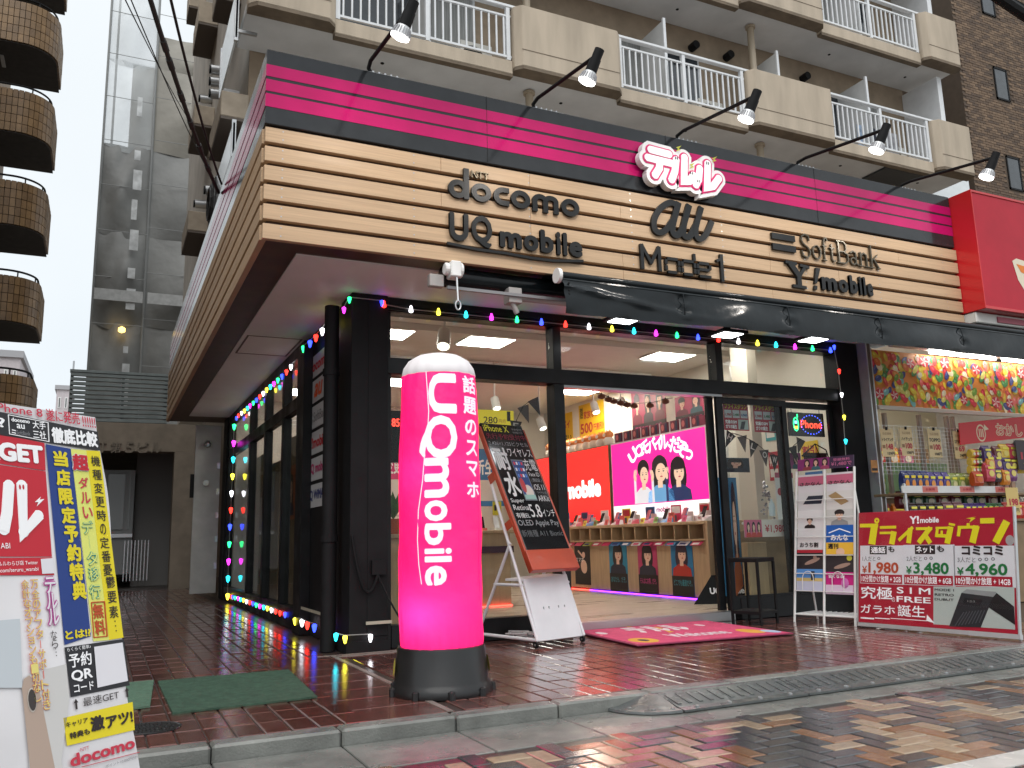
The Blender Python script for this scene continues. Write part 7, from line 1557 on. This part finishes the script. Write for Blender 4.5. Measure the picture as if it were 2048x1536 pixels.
# wire grid and price cards
Fy=FY(6.78); g0=Fy.uv(1757,850); g1=Fy.uv(1945,950)
q=MB()
for k in range(26): u=g0[0]+(g1[0]-g0[0])*k/25; q.tube([Fy.p(u,g1[1],0),Fy.p(u,g0[1],0)],.0022,ALU,4)
for k in range(14): v=g1[1]+(g0[1]-g1[1])*k/13; q.tube([Fy.p(g0[0],v,.003),Fy.p(g1[0],v,.003)],.0022,ALU,4)
q.build('wire_grid',ss,kind='stuff')
for (px,l,t1,t2,t3) in (((1760,857,1791,914),'price card reading 159, leftmost of those clipped to the wire grid','トライアング','148','159円'),((1799,856,1829,912),'price card second from the left on the wire grid','ハイチュウ','100','108円'),((1854,858,1886,915),'price card third from the left on the wire grid','TOPPO','100','108円'),((1905,862,1934,918),'price card rightmost on the wire grid beside the red banner','コアラのマーチ','69','74円')):
    F8=FY(6.74); b=F8.bx(*px); w_=b[2]-b[0]; h=b[3]-b[1]; t=MB(); t.fb(F8,(b[0],b[1],-.003),(b[2],b[3],0),PR('card_tan',225,200,150)); o=t.build('price_card',label=l,cat='price card'); q=MB()
    q.text(F8,t1,(b[0]+w_*.06,b[1]+h*.55,b[2]-w_*.06,b[1]+h*.68),.001,INKB,.03); q.text(F8,t2,(b[0]+w_*.35,b[1]+h*.26,b[2]-w_*.1,b[1]+h*.47),.001,RTX,.05); q.text(F8,t3,(b[0]+w_*.4,b[1]+h*.06,b[2]-w_*.04,b[1]+h*.18),.001,INKB,.03); q.text(F8,'当店価格',(b[0]+w_*.15,b[1]+h*.78,b[2]-w_*.15,b[1]+h*.88),.001,PR('card_brown',150,110,70)); q.rect(F8,b[0]+w_*.06,b[1]+h*.3,b[0]+w_*.28,b[1]+h*.42,.001,PR('card_brown',150,110,70)); q.build('print',o)
    q=MB(); q.fb(F8,(b[0]+w_*.4,b[3]-.015,.0005),(b[0]+w_*.55,b[3]+.02,.008),BLK2); q.build('clip',o)
F9=FY(6.70); c=[F9.uv(*p) for p in ((1921,890),(2060,874),(2060,832),(1918,846))]
bn=MB(); bn.prism(F9,c,-.01,0,PR('banner_red',222,32,42)); o=bn.build('banner',label='red banner with white hiragana and a round striped emblem over the sweets',cat='banner'); q=MB()
a=F9.uv(1962,866); q.ell(F9,a[0],a[1],.085,.105,.001,PR('emblem_cream',245,225,190),20); q.ell(F9,a[0],a[1],.068,.085,.002,PR('banner_red',222,32,42),20)
for k in (-1,0,1): q.rect(F9,a[0]+k*.032-.009,a[1]-.05,a[0]+k*.032+.009,a[1]+.05,.003,PR('emblem_cream',245,225,190))
q.poly(F9,[(a[0]+.06,a[1]+.03),(a[0]+.15,a[1]+.05),(a[0]+.07,a[1]+.11)],.002,PR('emblem_cream',245,225,190))
b=F9.bx(1989,846,2046,874); q.text(F9,'おかし',b,.002,PR('emblem_cream',245,225,190),.07); q.text(F9,'おかし',(b[0]+.012,b[1]+.01,b[2]-.012,b[3]-.01),.003,PR('banner_letter',235,60,60),.0); q.build('print',o)
# shelves
sh_=thing('snack_shelf','two tier snack shelf with white price rail in front of the sweet shop','shelf',(9,6.8,0)); 
z1=yp(1880,985,6.62).z; z0=yp(1900,1040,6.62).z
for z in (z1,z0): quick('shelf_board',sh_,(7.98,6.64,z-.03),(12,7.05,z),WOODD)
q=MB(); b=FY(6.62).bx(1803,971,2006,985); q.box((b[0],6.615,z1-.005),(b[2],6.628,z1+.075),WHITE); rail=q.build('price_rail',sh_)
q=MB(); 
for k in range(3): u=b[0]+.32+.62*k; q.rect(FY(6.615),u,z1+.0,u+.25,z1+.07,.001,PR('rail_tag',215,120,110)); q.text(FY(6.615),'お買得',(u+.05,z1+.02,u+.2,z1+.05),.002,RTX,.03)
q.build('print',rail)
quick('post',sh_,(7.99,6.63,0),(8.02,6.66,z1+.1),ALU); quick('shelf_body',sh_,(8.0,6.68,0),(12,7.04,z0-.031),WOODD)
def bag(x,y,z,w_,h,c,label,group,c2=None,kind='snack_bag'):
    m=M('bag_%d_%d_%d'%c,C(*c),.28,coat=.3,var=.15,vs=25); q=MB(); d=.035; t=.004
    vs=[]
    for (zz,kx,ky) in ((0,1,.5),(.2,1.02,1),(.55,1,1),(.86,.97,.6),(.93,1,t/d),(1,1.0,t/d)):
        for (sx,sy) in ((-1,-1),(0,-1.25),(1,-1),(1,1),(0,1.25),(-1,1)): vs.append((x+w_/2*kx*sx*.96,y+d*ky*sy,z+h*zz))
    q.add(vs,[(r_*6+k,r_*6+(k+1)%6,(r_+1)*6+(k+1)%6,(r_+1)*6+k) for r_ in range(5) for k in range(6)]+[tuple(range(6))[::-1],tuple(range(30,36))],m)
    F_=FY(y-d*1.27); cc2=c2 or (245,235,210); q.ell(F_,x,z+h*.42,w_*.30,h*.17,.001,PR('bagp_%d_%d_%d'%cc2,*cc2),12); q.rect(F_,x-w_*.34,z+h*.66,x+w_*.34,z+h*.78,.001,PR('bagq_%d'%(c[0]%5),*((250,240,90),(245,245,245),(250,220,60),(255,255,255),(240,200,60))[c[0]%5]))
    q.build(kind,label=label,cat='snack bag' if kind=='snack_bag' else 'snack box',group=group)
rw=random.Random(15)
x=8.05
for k in range(4): bag(x+.055,6.72,z1+.001,.10,.25,(42,50,110),ORD[k]+' navy snack bag from the jamb on the upper snack shelf','navy snack bags',(235,150,60)); x+=.105
for k in range(3): bag(x+.06,6.72,z1+.001,.11,.24,(80,60,140),ORD[k]+' violet snack bag after the navy ones on the upper shelf','violet snack bags',(240,160,70)); x+=.12
for k in range(4): bag(x+.065,6.72,z1+.001,.12,.23,(150,165,90),ORD[k]+' pale green snack bag after the violet ones on the upper shelf','pale green snack bags',(225,215,160)); x+=.13
for k in range(5): bag(x+.065,6.72,z1+.001,.12,.22,(140,95,60),ORD[k]+' brown snack bag after the pale green ones on the upper shelf','brown snack bags',(190,150,120)); x+=.128
x=8.1
for k in range(4): bag(x+.07,6.72,z0+.001,.13,.20,(50,30,28),ORD[k]+' dark chocolate bag from the jamb on the lower snack shelf','dark chocolate bags',(110,60,50)); x+=.14
for k in range(2): bag(x+.09,6.72,z0+.001,.17,.21,(120,80,85),ORD[k]+' maroon bag after the chocolate bags on the lower shelf','maroon bags',(200,190,190)); x+=.18
for k in range(4): bag(x+.05,6.72,z0+.001,.095,.19,(70,40,110),ORD[k]+' violet candy pouch after the maroon bags on the lower shelf','violet candy pouches',(225,150,170)); x+=.10
for k in range(3): bag(x+.05,6.72,z0+.001,.095,.19,(60,110,60),ORD[k]+' green candy pouch next to the violet pouches','green candy pouches',(235,220,120)); x+=.10
for k in range(6): bag(x+.055,6.72,z0+.001,.105,.20,(205,60,50),ORD[k]+' red candy pouch after the green ones on the lower shelf','red candy pouches',(245,190,170)); x+=.11
for k in range(10): ci=rw.randrange(4); bag(8.25+.22*k,6.9,z0+.14,.17,.2,((40,90,60),(120,40,50),(60,40,45),(160,120,60))[ci],ORD[k]+' bag from the jamb in the back row of the lower shelf, '+('dark green','wine red','near black','mustard')[ci],'bags in the back row')
cols_=[(70,50,110),(110,50,60),(225,190,60),(200,70,90),(60,60,70),(225,140,50),(120,60,120)]
for k in range(14):
    p=yp(1975+16*(k%5),905+22*(k//5),6.6); bag(p.x+rw.uniform(-.03,.03),6.62-.012*(k//5)-.01*rw.random(),p.z-.1+rw.uniform(-.03,.03),.14*rw.uniform(.85,1.2),.2*rw.uniform(.85,1.15),cols_[k%7],('indigo','dark red','yellow','rose','charcoal','orange','purple')[k%7]+' bag of sweets hanging '+('in the top row','in the middle row','in the bottom row')[k//5]+' under the red banner','bags hanging under the red banner',(240,220,120))
bag(yp(1953,960,6.58).x,6.58,yp(1953,960,6.58).z-.07,.16,.17,(185,70,20),'orange clear bag hung at the end of the price rail',None,(215,110,40))
for (px,l,t2,bgc) in (((2010,975,2042,1030),'tan price card standing at the right end of the lower shelf','198',(225,195,120)),((2030,880,2075,940),'dark star-speckled price card under the red banner','128',(50,32,40))):
    F8=FY(6.52); b=F8.bx(*px); w_=b[2]-b[0]; h=b[3]-b[1]; t=MB(); t.fb(F8,(b[0],b[1],-.003),(b[2],b[3],0),PR('card_%d'%bgc[0],*bgc)); o=t.build('price_card',label=l,cat='price card'); q=MB(); q.text(F8,t2,(b[0]+w_*.2,b[1]+h*.35,b[2]-w_*.1,b[1]+h*.6),.001,RTX,.05); q.text(F8,'217円',(b[0]+w_*.3,b[1]+h*.1,b[2]-w_*.1,b[1]+h*.25),.001,YW if bgc[0]<100 else INKB,.03); q.build('print',o)
for k in range(9):                                       # packets on the rear wall racks
    for j in range(3):
        c=((190,60,50),(60,110,170),(220,180,70),(90,140,80),(200,110,140),(230,150,60))[(k*5+j*3)%6]; bag(8.55+.30*k,9.0,.95+.42*j,.24,.3,c,ORD[k]+' packet from the wire grid on the '+('lower','middle','upper')[j]+' rack deep in the sweet shop','packets deep in the sweet shop')
quick('rear_rack',ss,(8.3,9.1,.0),(11.6,9.3,2.1),WOODD)
for j in range(3): quick('rack_shelf',ss,(8.3,8.9,.91+.42*j),(11.6,9.099,.945+.42*j),WHITE)
for k in range(12):                                      # strips of small sachets hung beside the banner
    c=((225,190,70),(200,60,60),(110,150,70),(90,60,120))[k%4]; p=yp(1942+7*(k%4),905+16*(k//4),6.66); bag(p.x,6.66,p.z-.06,.07,.10,c,('yellow','red','green','violet')[k%4]+' sachet hung '+('high','mid way','low')[k//4]+' between the wire grid and the red banner','sachets hung beside the red banner')
# sticker column on the sweet shop jamb
F8=FY(6.94); b=F8.bx(1741,920,1757,945); t=MB(); t.fb(F8,(b[0],b[1],-.002),(b[2],b[3],0),PR('sticker_tan',215,150,80)); t.rect(F8,b[0]+.01,b[1]+.02,b[2]-.01,b[1]+.05,.001,INKB); t.build('sticker',label='small orange and black sticker on the sweet shop door jamb',cat='sticker')
